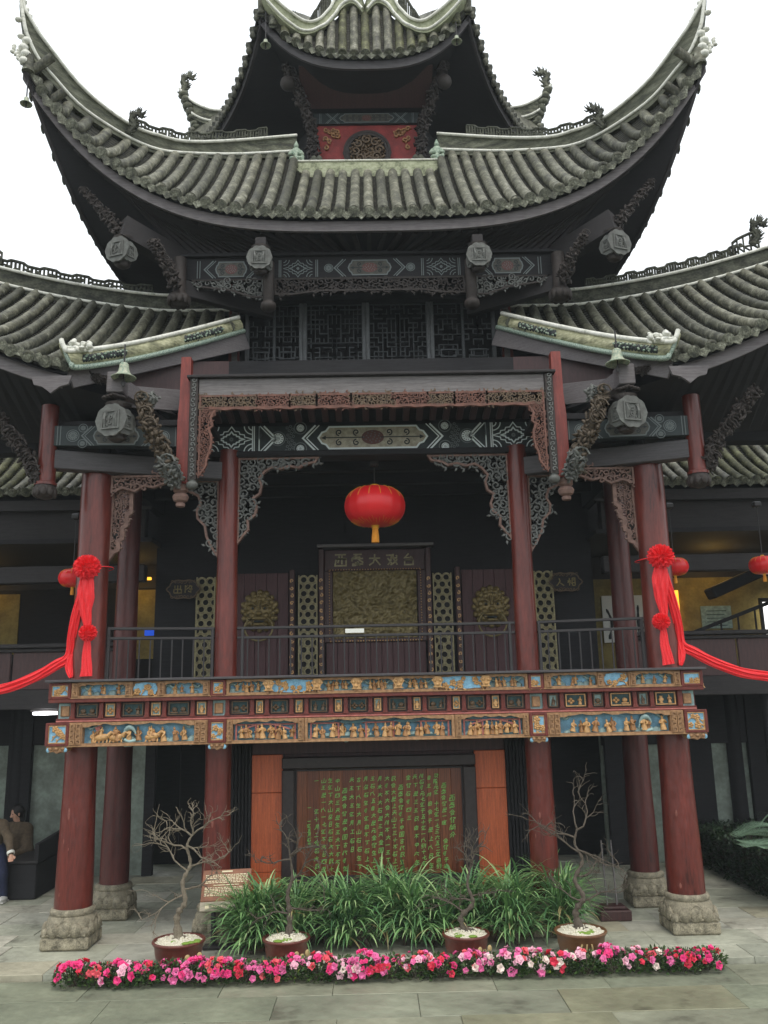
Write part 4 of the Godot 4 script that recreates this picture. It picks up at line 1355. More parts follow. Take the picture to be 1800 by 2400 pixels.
func side_bays():
	for s in [-1.0, 1.0]:
		var r := RandomNumberGenerator.new()
		r.seed = 31
		var bay := part("side_bay", stage)
		var b := MB.new()
		b.beam(Vector3(1.62 * s, 4.72, -0.3), Vector3(3.36 * s, 4.72, 0.3), 0.14, 0.2, 0.008)
		put(b, "splayed_beam", M.beam, bay)
		# painted board over it, between the two hanging posts
		var a := Vector3(3.32 * s, 4.965, 0.32)
		var e := Vector3(2.0 * s, 4.965, 0.2)
		var pb := MB.new()
		pb.beam(a, e, 0.1, 0.215, 0.004)
		put(pb, "painted_board", M.beam_paint, bay)
		var d := (e - a).normalized() * (1.0 if s < 0 else -1.0)
		var nb := Basis(d, Vector3.UP, d.cross(Vector3.UP))
		paint(bay, (a + e) / 2 + nb.z * 0.052, nb, 0.21, [["cartouche", 0.02 * s, 0.46], ["left", -0.27, 0.1], ["right", 0.27, 0.1], ["rosette", -0.46, 0.1], ["rosette", 0.46, 0.1], ["half", -0.36, 0.07], ["half", 0.36, 0.07], ["bar", -0.6, 0.03], ["bar", 0.6, 0.03]], true)
		var dk := MB.new()
		dk.span(1.7 * s, 3.3 * s, 5.08, 5.14, -0.6, 0.3)
		put(dk, "soffit_board", M.darker, bay)
		# hanging posts
		var hp := MB.new()
		hp.at(Vector3(3.375 * s, 0, 0.32))
		hp.lathe([Vector2(0.11, 4.44), Vector2(0.11, 4.47), Vector2(0.092, 4.48), Vector2(0.088, 5.3)], 18, 1, true)
		put(hp, "hanging_post", M.lacquer, bay)
		var lo := MB.new()
		lo.at(Vector3(3.375 * s, 4.44, 0.32))
		lo.lathe([Vector2(0.0, -0.14), Vector2(0.05, -0.135), Vector2(0.1, -0.1), Vector2(0.115, -0.05), Vector2(0.1, 0.0)], 16)
		for k in 9:
			var t := TAU * k / 9
			lo.ell(Vector3(cos(t) * 0.095, -0.07, sin(t) * 0.095), Vector3(0.04, 0.055, 0.03), 8, 6, Basis(Vector3.UP, -t + PI / 2))
		put(lo, "lotus_end", M.carve_dark, bay)
		var ip := MB.new()
		ip.at(Vector3(1.965 * s, 0, 0.3))
		ip.loft([box_ring(0.068, 4.43), box_ring(0.068, 5.1), box_ring(0.055, 5.35), box_ring(0.052, 5.82)], -1)
		put(ip, "hanging_post", M.lacquer_red, bay)
		var fi := MB.new()
		fi.at(Vector3(1.99 * s, 4.2, 0.3))
		fi.lathe([Vector2(0, 0.0), Vector2(0.045, 0.0), Vector2(0.05, 0.03), Vector2(0.035, 0.04), Vector2(0.07, 0.06), Vector2(0.085, 0.1), Vector2(0.07, 0.13), Vector2(0.05, 0.14), Vector2(0.075, 0.16), Vector2(0.075, 0.22), Vector2(0.06, 0.24)], 16, 1, true)
		put(fi, "post_finial", M.carve_grey, bay)
		# carved dragon-fish strut
		var cs := MB.new()
		carved_strut(cs, [Vector3(2.34 * s, 5.24, 0.62), Vector3(2.27 * s, 5.0, 0.62), Vector3(2.15 * s, 4.75, 0.52), Vector3(2.06 * s, 4.52, 0.42)], 0.1, 0.115, r)
		put(cs, "carved_strut", M.strut, bay)
		cs = MB.new()
		carved_strut(cs, [Vector3(3.95 * s, 5.25, 0.55), Vector3(3.75 * s, 5.0, 0.5), Vector3(3.55 * s, 4.75, 0.42), Vector3(3.47 * s, 4.52, 0.36)], 0.1, 0.09, r)
		put(cs, "carved_strut", M.carve_dark, bay)
		var tl := MB.new()
		carved_strut(tl, [Vector3(2.1 * s, 4.62, 0.5), Vector3(2.05 * s, 4.52, 0.44), Vector3(2.03 * s, 4.44, 0.4)], 0.11, 0.09, r)
		carved_strut(tl, [Vector3(2.33 * s, 5.25, 0.62), Vector3(2.24 * s, 5.24, 0.6)], 0.07, 0.09, r)
		put(tl, "strut_tail_and_head", M.medallion, bay)
		# beam end with lantern plates and its block
		medallion(bay, Vector3(2.575 * s, 5.0, 0.62), 0.32, 0.25 * s)
		var bk := MB.new()
		bk.box(Vector3(2.6 * s, 5.42, 0.6), Vector3(0.17, 0.22, 0.2), 0.01)
		bk.beam(Vector3(2.6 * s, 5.42, 0.55), Vector3(2.2 * s, 5.3, -0.5), 0.14, 0.16)
		put(bk, "bracket_block", M.fascia, bay)
		var lf := MB.new()
		carved_strut(lf, [Vector3(2.72 * s, 5.46, 0.64), Vector3(2.9 * s, 5.5, 0.62)], 0.05, 0.07, r)
		for k in 7: lf.ell(Vector3((2.52 + k * 0.03) * s, 5.29 - 0.01 * absf(k - 3), 0.66), Vector3(0.04, 0.022, 0.05), 7, 5)
		put(lf, "carved_leaf", M.carve_dark, bay)
		# boards above: two splayed planks closing the roof end
		var b1 := MB.new()
		b1.beam(Vector3(1.64 * s, 5.5, -0.25), Vector3(2.66 * s, 5.37, 0.42), 0.03, 0.24, 0.004)
		put(b1, "splayed_board", M.fascia, bay)
		var b2 := MB.new()
		b2.beam(Vector3(1.62 * s, 5.9, -0.5), Vector3(2.7 * s, 5.62, 0.2), 0.03, 0.42, 0.004)
		put(b2, "splayed_board", M.maroon, bay)
		# brackets under the beam
		openwork(bay, "carved_bracket", [Vector2(0, 0), Vector2(-0.64, 0), Vector2(-0.6, -0.06), Vector2(-0.44, -0.12), Vector2(-0.34, -0.1), Vector2(-0.24, -0.16), Vector2(-0.12, -0.12), Vector2(0, -0.16)], Vector3(2.78 * s, 4.6, 0.0), Basis(Vector3(s, 0, 0), Vector3.UP, Vector3(0, 0, 1)), 0.05, 71, 0.045, 18, M.carve_grey, M.carve_grey)
		openwork(bay, "carved_bracket", [Vector2(0, 0), Vector2(-0.2, 0), Vector2(-0.2, -0.28), Vector2(-0.16, -0.3), Vector2(-0.16, -0.42), Vector2(-0.12, -0.44), Vector2(-0.12, -0.56), Vector2(-0.08, -0.58), Vector2(-0.08, -0.68), Vector2(-0.03, -0.7), Vector2(0, -0.76)], Vector3(2.785 * s, 4.5, -0.06), Basis(Vector3(s, 0, 0), Vector3.UP, Vector3(0, 0, 1)), 0.05, 72, 0.035, 34, M.carve_grey, M.carve_grey, 0.04)

func box_ring(h: float, y: float) -> Array:
	return [Vector3(-h, y, -h), Vector3(h, y, -h), Vector3(h, y, h), Vector3(-h, y, h)]

# ---------------------------------------------------------------- tiled roofs
func roof_pt(bot: Vector3, top: Vector3, f: float, sag: float) -> Vector3:
	var p := bot.lerp(top, f)
	p.y -= sag * 4.0 * f * (1.0 - f)
	return p

# one row of round cover tiles, its joints stepped and its eave end closed by a disc
func tile_row(bot: Vector3, top: Vector3, sag: float, rad: float) -> MB:
	var mb := MB.new()
	var len := bot.distance_to(top)
	var n := maxi(1, roundi(len / 0.2))
	var p := []
	var r := []
	var out := Vector3(bot.x - top.x, bot.y - top.y, bot.z - top.z).normalized()
	p.append(bot + out * 0.018)
	r.append(rad * 0.8)
	p.append(bot + out * 0.012)
	r.append(rad * 1.14)
	p.append(roof_pt(bot, top, 0.02 / maxf(len, 0.1), sag))
	r.append(rad * 1.14)
	for i in n:
		var f0 := (i + 0.001) / n
		var f1 := (i + 0.93) / n
		p.append(roof_pt(bot, top, lerpf(0.03 / maxf(len, 0.1), 1.0, f0), sag))
		r.append(rad * 1.03)
		if n < 4: 
			p.append(roof_pt(bot, top, (f0 + f1) / 2, sag))
			r.append(rad)
		p.append(roof_pt(bot, top, f1, sag))
		r.append(rad * 0.95)
	mb.tube(p, r, 9)
	return mb

func tiled_field(parent: Node, bots: Array, tops: Array, sag: float, rad: float, mats: Array, r: RandomNumberGenerator):
	for i in bots.size():
		if bots[i].distance_to(tops[i]) < 0.08: continue
		put(tile_row(bots[i] + Vector3(0, r.randf_range(-0.006, 0.006), r.randf_range(-0.01, 0.01)), tops[i] + Vector3(0, r.randf_range(-0.006, 0.006), 0), sag + r.randf_range(-0.006, 0.006), rad * r.randf_range(0.94, 1.05)), "cover_tile_row", mats[r.randi() % mats.size()], parent)
	var pan := MB.new()
	var drip := MB.new()
	var disc := MB.new()
	for i in bots.size():
		if bots[i].distance_to(tops[i]) < 0.08: continue
		var o: Vector3 = (bots[i] - tops[i])
		o.y *= 0.35
		o = o.normalized()
		disc.tube([bots[i] + o * 0.012, bots[i] + o * 0.034], rad * 1.1, 14, -1)
		disc.tube([bots[i] + o * 0.034, bots[i] + o * 0.04], rad * 0.62, 10, -1)
	kind(put(disc, "tile_end_discs", M.drip, parent), "stuff")
	for i in bots.size() - 1:
		var b0: Vector3 = bots[i]
		var b1: Vector3 = bots[i + 1]
		var t0: Vector3 = tops[i]
		var t1: Vector3 = tops[i + 1]
		var len := b0.distance_to(t0)
		var n := maxi(2, roundi(len / 0.06))
		var dn := Vector3(0, -rad * 0.55, 0)
		for j in n:
			var a0 := roof_pt(b0, t0, float(j) / n, sag) + dn
			var a1 := roof_pt(b1, t1, float(j) / n, sag) + dn
			var c0 := roof_pt(b0, t0, float(j + 1) / n, sag) + dn
			var c1 := roof_pt(b1, t1, float(j + 1) / n, sag) + dn
			var up := Vector3(0, 0.02, 0)
			var am := (a0 + a1) / 2 - Vector3(0, 0.02, 0)
			var cm := (c0 + c1) / 2 - Vector3(0, 0.02, 0)
			pan.quad(a0 + up, am + up, cm, c0)
			pan.quad(am + up, a1 + up, c1, cm)
			pan.quad(a0 - up * 0.3, am - up * 0.3, am + up, a0 + up)
			pan.quad(am - up * 0.3, a1 - up * 0.3, a1 + up, am + up)
		var m := (b0 + b1) / 2
		var x := (b1 - b0).normalized()
		if x.length() < 0.5: continue
		var w := b0.distance_to(b1) * 0.5
		var out := (b0 - t0)
		out.y = 0
		out = (out - x * out.dot(x)).normalized()
		if out.length() < 0.5: out = Vector3(0, 0, 1)
		drip.at(m + out * 0.01 + dn * 0.6, Basis(x, Vector3.UP.slerp(out, 0.15) if absf(x.y) > 2 else out.cross(x).normalized(), out))
		var h := minf(w * 1.1, 0.085)
		drip.extr([Vector2(-w * 0.82, 0.015), Vector2(w * 0.82, 0.015), Vector2(w * 0.86, -h * 0.25), Vector2(w * 0.5, -h * 0.55), Vector2(0, -h), Vector2(-w * 0.5, -h * 0.55), Vector2(-w * 0.86, -h * 0.25)], 0, 0.014)
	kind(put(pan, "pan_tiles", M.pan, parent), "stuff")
	kind(put(drip, "drip_tiles", M.drip, parent), "stuff")

# a board hung under a curve
func hung_board(mb: MB, p: Array, drop: float, h: float, inward: Vector3, th: float):
	var rings := []
	for q in p:
		var a: Vector3 = q - Vector3(0, drop, 0)
		var b: Vector3 = a - Vector3(0, h, 0)
		rings.append([a, b, b + inward * th, a + inward * th])
	mb.loft(rings, -1)

# ridge wall between a lower and an upper curve
func ridge_wall(parent: Node, lo: Array, hi: Array, th: Array, m: Material):
	var mb := MB.new()
	var rings := []
	var t1 := []
	var t2 := []
	for i in lo.size():
		var d: Vector3 = lo[mini(i + 1, lo.size() - 1)] - lo[maxi(i - 1, 0)]
		d.y = 0
		var nrm := Vector3(-d.z, 0, d.x).normalized()
		if nrm.z < 0: nrm = -nrm
		var w: float = th[i]
		rings.append([lo[i] + nrm * w * 0.5, lo[i].lerp(hi[i], 0.2) + nrm * w * 0.5, lo[i].lerp(hi[i], 0.3) + nrm * w * 0.36, lo[i].lerp(hi[i], 0.85) + nrm * w * 0.36, hi[i] + nrm * w * 0.5, hi[i] - nrm * w * 0.5, lo[i] - nrm * w * 0.5])
		t1.append(lo[i].lerp(hi[i], 0.24) + nrm * w * 0.52)
		t2.append(hi[i] + nrm * w * 0.5)
	mb.loft(rings, -1)
	put(mb, "ridge", m, parent)
	for t in [t1, t2]:
		var q := MB.new()
		q.tube(t, 0.021, 6)
		put(q, "ridge_trim", M.white_trim, parent)

func openwork_ridge(mb: MB, lo: Array, h0: float, h1: float, r: RandomNumberGenerator):
	# pierced cresting: stepped upper rail, uprights, short cross pieces and small leaves
	var n := lo.size()
	var top := []
	for i in n: top.append(lo[i] + Vector3(0, lerpf(h0, h1, float(i) / (n - 1)) + 0.014 * (1 if (i / 4) % 2 == 0 else -1), 0))
	mb.tube(top, 0.02, 5)
	for i in n:
		mb.tube([lo[i], top[i]], r.randf_range(0.011, 0.018), 5)
		if i < n - 1:
			var f := r.randf_range(0.3, 0.7)
			var e: float = lo[i].distance_to(lo[i + 1])
			if r.randf() < 0.85: mb.tube([lo[i].lerp(top[i], f), lo[i + 1].lerp(top[i + 1], f)], 0.015, 5)
			if r.randf() < 0.4: mb.tube([lo[i].lerp(top[i], f), lo[i + 1]], 0.012, 5)
			if r.randf() < 0.5: mb.ell(lo[i].lerp(top[i + 1], 0.5), Vector3(e * 0.35, 0.022, 0.015), 6, 4, Basis(Vector3(0, 0, 1), r.randf() * 3))

func mirror(p: Array, s: float) -> Array:
	var o := []
	for q in p: o.append(Vector3(q.x * s, q.y, q.z))
	return o

func dragon(mb: MB, c: Vector3, s: float, face: float):
	# leafy curling finial: a scrolled stem set with many small leaves
	var r := RandomNumberGenerator.new()
	r.seed = 3
	var p := cr([c + Vector3(0, -0.06, 0) * s, c + Vector3(0.07 * face, 0.06, 0) * s, c + Vector3(0.02 * face, 0.18, 0) * s, c + Vector3(0.1 * face, 0.27, 0) * s, c + Vector3(0.18 * face, 0.24, 0) * s], 7)
	for i in p.size():
		var w := 0.055 * s * (1.0 - 0.5 * float(i) / p.size())
		mb.ell(p[i], Vector3(w, w * 0.8, w * 0.7), 6, 5)
		for k in 3:
			var a := r.randf() * TAU
			var d := Vector3(cos(a), sin(a), r.randf_range(-0.4, 0.4))
			mb.tube([p[i], p[i] + d * 0.06 * s, p[i] + (d + Vector3(0.3 * face, 0.5, 0)) * 0.085 * s], [0.022 * s, 0.016 * s, 0.003 * s], 5)

# ---------------------------------------------------------------- the lower roof, left and right of the open middle
func wing_eave(x: float) -> Vector3:
	var d := maxf(0.0, x - 3.0)
	return Vector3(x, 5.5 + 0.24 * d + 0.12 * d * d, 0.9 + 0.05 * d)
func wing_top(x: float) -> Vector3:
	var d := maxf(0.0, x - 2.5)
	return Vector3(x, 6.94 + 0.1 * d + 0.035 * d * d, -0.9 + 0.03 * d * d)

func wing_roof(s: float):
	var r := RandomNumberGenerator.new()
	r.seed = 12
	var roof := part("lower_roof_wing", stage)
	var bots := []
	var tops := []
	var x := 1.66
	while x < 5.7:
		var t := wing_top(x)
		var b := wing_eave(x)
		if x < 3.06:   # the roof is cut off slantwise towards the middle
			var zc := lerpf(-0.6, 0.88, (x - 1.57) / 1.5)
			b = roof_pt(b, t, (0.9 - zc) / 1.8, 0.115)
		bots.append(Vector3(b.x * s, b.y, b.z))
		tops.append(Vector3(t.x * s, t.y, t.z))
		x += 0.173
	# where the row is cut the sag is already in its lower point
	var k := 0
	for i in bots.size():
		if absf(bots[i].x) < 3.06: k = i + 1
	tiled_field(roof, bots.slice(0, k), tops.slice(0, k), 0.06, 0.058, [M.tile, M.tile2, M.tile3, M.tile4], r)
	tiled_field(roof, bots.slice(k - 1), tops.slice(k - 1), 0.115, 0.058, [M.tile, M.tile2, M.tile3, M.tile4, M.tile], r)
	var deck := MB.new()
	for i in bots.size() - 1:
		var dn := Vector3(0, -0.09, 0)
		for j in 5:
			deck.quad(roof_pt(bots[i], tops[i], j / 5.0, 0.1) + dn, roof_pt(bots[i + 1], tops[i + 1], j / 5.0, 0.1) + dn, roof_pt(bots[i + 1], tops[i + 1], (j + 1) / 5.0, 0.1) + dn, roof_pt(bots[i], tops[i], (j + 1) / 5.0, 0.1) + dn)
	put(deck, "roof_deck", M.darker, roof)
	# eaves board and dark underside
	var ev := []
	for i in 22: ev.append(mirror([wing_eave(lerpf(3.08, 5.7, i / 21.0)) + Vector3(0, 0, -0.06)], s)[0])
	var fb := MB.new()
	hung_board(fb, ev, 0.08, 0.13, Vector3(0, 0, -1), 0.035)
	var lobe := [Vector2(-0.2, 0.06), Vector2(0.2, 0.06), Vector2(0.17, -0.03), Vector2(0.09, -0.05), Vector2(0.05, -0.08), Vector2(0, -0.12), Vector2(-0.05, -0.08), Vector2(-0.09, -0.05), Vector2(-0.17, -0.03)]
	fb.at(Vector3(3.17 * s, 5.36, 0.85))
	fb.extr(lobe, 0, 0.03)
	put(fb, "eaves_board", M.fascia, roof)
	var so := MB.new()
	for i in 21: so.quad(ev[i] + Vector3(0, -0.12, 0), ev[i + 1] + Vector3(0, -0.12, 0), Vector3(ev[i + 1].x, 5.16, -0.5), Vector3(ev[i].x, 5.16, -0.5))
	so.quad(Vector3(1.6 * s, 5.3, -0.6), Vector3(3.08 * s, 5.35, 0.85), Vector3(3.08 * s, 5.16, -0.5), Vector3(1.6 * s, 5.16, -0.6))
	put(so, "soffit_board", M.darker, roof)
	# slanting verge: a plaster strip shaped as bamboo, with flower recesses and a curled end
	var va := Vector3(1.56 * s, 6.63, -0.62)
	var vb := Vector3(2.95 * s, 5.59, 0.86)
	var dir := (vb - va).normalized()
	var out := Vector3(-s, 0, 1).normalized()
	out = (out - dir * out.dot(dir)).normalized()
	var upv := dir.cross(out) * (1.0 if dir.cross(out).y > 0 else -1.0)
	var path := cr([va, va.lerp(vb, 0.35) - Vector3(0, 0.035, 0), va.lerp(vb, 0.7) - Vector3(0, 0.045, 0), vb, vb + Vector3(0.08 * s, 0.03, 0.05), vb + Vector3(0.13 * s, 0.15, 0.06)], 8)
	var bm := MB.new()
	var rings := []
	for i in path.size():
		var f := float(i) / (path.size() - 1)
		var hh := 0.075 * (1.0 if f < 0.75 else lerpf(1.0, 0.35, (f - 0.75) / 0.25))
		var ring := []
		for j in 12:
			var t := TAU * j / 12
			var bulge := 1.0 + (0.1 if i in [6, 7, 13, 14, 20, 21] else 0.0)
			ring.append(path[i] + (upv * cos(t) * hh + out * sin(t) * 0.05) * bulge)
		rings.append(ring)
	bm.loft(rings, 1)
	put(bm, "bamboo_verge", M.bamboo, roof)
	var t1 := []
	var t2 := []
	for i in path.size():
		var f := float(i) / (path.size() - 1)
		var hh := 0.085 * (1.0 if f < 0.75 else lerpf(1.0, 0.4, (f - 0.75) / 0.25))
		t1.append(path[i] + upv * hh + out * 0.03)
		t2.append(path[i] - upv * hh + out * 0.03)
	var tr := MB.new()
	tr.tube(t1, 0.026, 6)
	put(tr, "verge_trim", M.white_trim, roof)
	tr = MB.new()
	tr.tube(t2, 0.03, 6)
	put(tr, "porcelain_trim", M.porcelain, roof)
	for g in [[0.1, 0.22], [0.43, 0.57]]:
		var rc := MB.new()
		var fl := MB.new()
		for i in 14:
			var f: float = lerpf(g[0], g[1], i / 13.0) * (path.size() - 1)
			var c: Vector3 = path[int(f)].lerp(path[mini(int(f) + 1, path.size() - 1)], f - int(f))
			rc.ell(c + out * 0.044, Vector3(0.03, 0.045, 0.018), 7, 5)
			for q in 2: fl.ell(c + out * 0.064 + Vector3(r.randf_range(-0.02, 0.02), r.randf_range(-0.03, 0.03), 0), Vector3(0.015, 0.012, 0.01), 6, 4)
		put(rc, "verge_recess", M.ink, roof)
		kind(put(fl, "verge_flowers", M.statue, roof), "stuff")
	var en := MB.new()
	for i in 26:
		var c := vb + Vector3((-0.12 + 0.24 * r.randf()) * s - 0.05 * s, 0.09 + 0.09 * r.randf(), 0.02 + r.randf() * 0.05)
		en.ell(c, Vector3(0.035, 0.018, 0.03), 6, 4, Basis(Vector3(r.randf(), 1, r.randf()).normalized(), r.randf() * 3))
	put(en, "verge_end_foliage", M.white_trim, roof)
	var vbd := MB.new()
	vbd.beam(va - upv * 0.2 + out * 0.01, vb + Vector3(0.14 * s, 0, 0) - upv * 0.19 + out * 0.01, 0.035, 0.21, 0.004)
	put(vbd, "verge_board", M.fascia, roof)
	# ridge with pierced cresting
	var lo := []
	var hi := []
	var th := []
	for i in 24:
		var q := wing_top(lerpf(1.72, 5.7, i / 23.0))
		lo.append(Vector3(q.x * s, q.y - 0.07, q.z - 0.02))
		hi.append(Vector3(q.x * s, q.y + 0.2, q.z - 0.02))
		th.append(0.14)
	ridge_wall(roof, lo, hi, th, M.ridge_dark)
	var cs := MB.new()
	var cl := []
	for i in 60:
		var q := wing_top(lerpf(2.7, 4.6 if s > 0 else 5.6, i / 59.0))
		cl.append(Vector3(q.x * s, q.y + 0.21, q.z - 0.02))
	openwork_ridge(cs, cl, 0.12, 0.15, r)
	put(cs, "pierced_cresting", M.ridge_dark, roof)
	var dg := MB.new()
	var q := wing_top(4.72)
	openwork_ridge(dg, [Vector3(4.52 * s, q.y + 0.2, q.z), Vector3(4.58 * s, q.y + 0.22, q.z), Vector3(4.66 * s, q.y + 0.23, q.z), Vector3(4.75 * s, q.y + 0.24, q.z), Vector3(4.85 * s, q.y + 0.26, q.z)], 0.14, 0.26, r)
	dragon(dg, Vector3(4.78 * s, q.y + 0.4, q.z), 0.9, s)
	put(dg, "ridge_beast", M.ridge_dark, roof)
	# wall behind the roof
	var wl := MB.new()
	wl.span(1.75 * s, 5.6 * s, 5.2, 6.95, -1.2, -1.0)
	put(wl, "roof_back_wall", M.darker, roof)

# ---------------------------------------------------------------- upper storey
func upper_storey():
	var up := part("upper_storey", stage)
	var r := RandomNumberGenerator.new()
	r.seed = 8
	var zl := -0.9
	var bk := MB.new()
	bk.span(-2.6, 2.6, 5.4, 7.6, zl - 0.5, zl - 0.45)
	bk.span(-2.2, -1.63, 5.5, 7.3, zl - 0.06, zl - 0.02)
	bk.span(1.63, 2.2, 5.5, 7.3, zl - 0.06, zl - 0.02)
	put(bk, "room_dark", M.darker, up)
	var sl := MB.new()
	sl.span(-1.58, 1.58, 6.165, 6.22, zl - 0.05, zl + 0.05, 0.006)
	sl.span(-1.56, 1.56, 6.06, 6.115, zl - 0.03, zl + 0.04, 0.004)
	for i in 7: sl.span(-1.56 + i * 0.52 - 0.03, -1.56 + i * 0.52 + 0.03, 6.115, 6.165, zl - 0.02, zl + 0.03)
	put(sl, "window_sill", M.frame_wood, up)
	var xs := [-1.535, -0.83, -0.06, 0.73, 1.535]
	for i in 4:
		var win := part("lattice_window", up)
		var fr := MB.new()
		var xa: float = xs[i]
		var xb: float = xs[i + 1]
		fr.span(xa, xa + 0.045, 6.22, 7.02, zl - 0.03, zl + 0.03, 0.004)
		fr.span(xb - 0.045, xb - 0.003, 6.22, 7.02, zl - 0.03, zl + 0.03, 0.004)
		fr.span(xa + 0.045, xb - 0.045, 6.22, 6.25, zl - 0.028, zl + 0.028, 0.004)
		put(fr, "window_frame", M.frame_wood, win)
		var lt := MB.new()
		if i in [0, 3]:
			var m := (xa + xb) / 2
			for h in [[xa + 0.045, m - 0.012], [m + 0.012, xb - 0.045]]:
				rod_lattice(lt, h[0], h[1], 6.25, 7.0, zl, 6, 11, r, 0.011)
				var c: float = (h[0] + h[1]) / 2
				lt.rib([Vector2(c - 0.09, 6.3), Vector2(c + 0.09, 6.3), Vector2(c + 0.09, 6.39), Vector2(c - 0.09, 6.39)], 0.014, zl, zl + 0.016, true)
			lt.span(m - 0.012, m + 0.012, 6.25, 7.0, zl - 0.02, zl + 0.02)
		else: rod_lattice(lt, xa + 0.045, xb - 0.045, 6.25, 7.0, zl, 13, 12, r, 0.011)
		put(lt, "lattice_bars", M.lattice, win)
	var hd := MB.new()
	hd.span(-1.7, 1.7, 7.02, 7.6, zl - 0.1, zl + 0.1)
	hd.span(-2.2, 2.2, 7.33, 7.36, zl, -0.25)
	hd.span(-2.15, 2.15, 7.06, 7.4, -0.42, -0.302)
	put(hd, "upper_beam", M.darker, up)
	for s in [-1.0, 1.0]:
		var po := MB.new()
		po.at(Vector3(1.66 * s, 0, -0.84))
		po.loft([box_ring(0.06, 5.5), box_ring(0.055, 7.3)], -1)
		put(po, "wall_post", M.lacquer, up)
		var pl := MB.new()
		pl.span(1.61 * s, 1.68 * s, 5.6, 7.1, -0.78, -0.775)
		put(pl, "post_edge", M.greyboard, up)
		# raking beams and corner struts
		var bm := MB.new()
		bm.beam(Vector3(2.2 * s, 6.95, -0.3), Vector3(1.2 * s, 6.9, -0.85), 0.1, 0.2, 0.006)
		put(bm, "splayed_beam", M.dark, up)
		var lo := MB.new()
		lo.at(Vector3(2.2 * s, 6.68, -0.22))
		lo.lathe([Vector2(0, 0), Vector2(0.06, 0.0), Vector2(0.12, 0.05), Vector2(0.135, 0.1), Vector2(0.1, 0.15), Vector2(0.075, 0.17), Vector2(0.075, 0.6)], 16)
		for k in 10:
			var t := TAU * k / 10
			lo.ell(Vector3(cos(t) * 0.11, 0.07, sin(t) * 0.11), Vector3(0.045, 0.06, 0.03), 8, 6, Basis(Vector3.UP, -t + PI / 2))
		put(lo, "corner_hanging_post", M.carve_dark, up)
		var cs := MB.new()
		carved_strut(cs, [Vector3(2.45 * s, 7.35, 0.05), Vector3(2.3 * s, 7.1, 0.0), Vector3(2.22 * s, 6.9, -0.1)], 0.07, 0.1, r)
		put(cs, "carved_strut", M.carve_dark, up)
		cs = MB.new()
		carved_strut(cs, [Vector3(3.3 * s, 8.05, 0.0), Vector3(3.05 * s, 7.75, 0.05), Vector3(2.85 * s, 7.5, 0.05)], 0.06, 0.09, r)
		put(cs, "carved_strut", M.carve_dark, up)
		var hp := MB.new()
		hp.at(Vector3(1.16 * s, 6.56, -0.12))
		hp.lathe([Vector2(0, 0), Vector2(0.06, 0.005), Vector2(0.09, 0.04), Vector2(0.085, 0.09), Vector2(0.05, 0.11), Vector2(0.065, 0.13), Vector2(0.065, 0.6)], 14)
		put(hp, "hanging_post", M.carve_dark, up)
		medallion(up, Vector3(1.235 * s, 7.1, 0.02), 0.27, 0.0)
		medallion(up, Vector3(2.78 * s, 7.2, 0.06), 0.29, 0.35 * s)
		var ar := MB.new()
		ar.beam(Vector3(1.235 * s, 7.32, 0.05), Vector3(1.2 * s, 7.32, -0.6), 0.12, 0.14)
		put(ar, "bracket_arm", M.dark, up)
		ar = MB.new()
		ar.beam(Vector3(2.8 * s, 7.5, 0.1), Vector3(2.1 * s, 7.3, -0.5), 0.16, 0.26)
		put(ar, "bracket_arm", M.dark, up)
	paint(up, Vector3(0, 7.18, -0.3), Basis.IDENTITY, 0.22, [["cartouche", 0.0, 0.5], ["left", -0.31, 0.1], ["right", 0.31, 0.1], ["rosette", -0.48, 0.08], ["rosette", 0.48, 0.08], ["bar", -0.62, 0.02], ["bar", 0.62, 0.02], ["lozenge", -0.84, 0.34], ["lozenge", 0.84, 0.34], ["bar", -1.05, 0.02], ["bar", 1.05, 0.02], ["cartouche", -1.62, 0.36], ["cartouche", 1.62, 0.36], ["left", -1.83, 0.1], ["right", -1.41, 0.1], ["left", 1.41, 0.1], ["right", 1.83, 0.1], ["bar", -2.0, 0.03], ["bar", 2.0, 0.03]], true)
	openwork(up, "carved_apron", [Vector2(-1.1, 7.05), Vector2(1.1, 7.05), Vector2(1.1, 6.86), Vector2(0.9, 6.86), Vector2(0.6, 6.9), Vector2(-0.6, 6.9), Vector2(-0.9, 6.86), Vector2(-1.1, 6.86)], Vector3(0, 0, -0.34), Basis.IDENTITY, 0.04, 91, 0.05, 60, M.carve_dark, M.carve_dark)
	for s in [-1.0, 1.0]:
		openwork(up, "carved_apron", [Vector2(0, 0), Vector2(-0.85, 0), Vector2(-0.75, -0.08), Vector2(-0.4, -0.13), Vector2(-0.15, -0.22), Vector2(0, -0.22)], Vector3(1.22 * s, 7.05, -0.34), Basis(Vector3(-s, 0, 0), Vector3.UP, Vector3(0, 0, 1)), 0.04, 92, 0.045, 24, M.carve_dark, M.vine)

# ---------------------------------------------------------------- the great upper roof
func up_eave(x: float) -> Vector3:
	var t := absf(x) / 3.95
	return Vector3(x, 7.66 + 1.82 * pow(t, 3.6), 0.1 + 0.32 * pow(t, 3.0))
func up_side(s: float, t: float) -> Vector3:   # side eave, t from 1 at the front corner to -1 at the rear one
	var a := absf(t)
	return Vector3((3.2 + 0.75 * pow(a, 2.6)) * s, 7.66 + 1.82 * pow(a, 3.6), -1.6 + 2.02 * t)

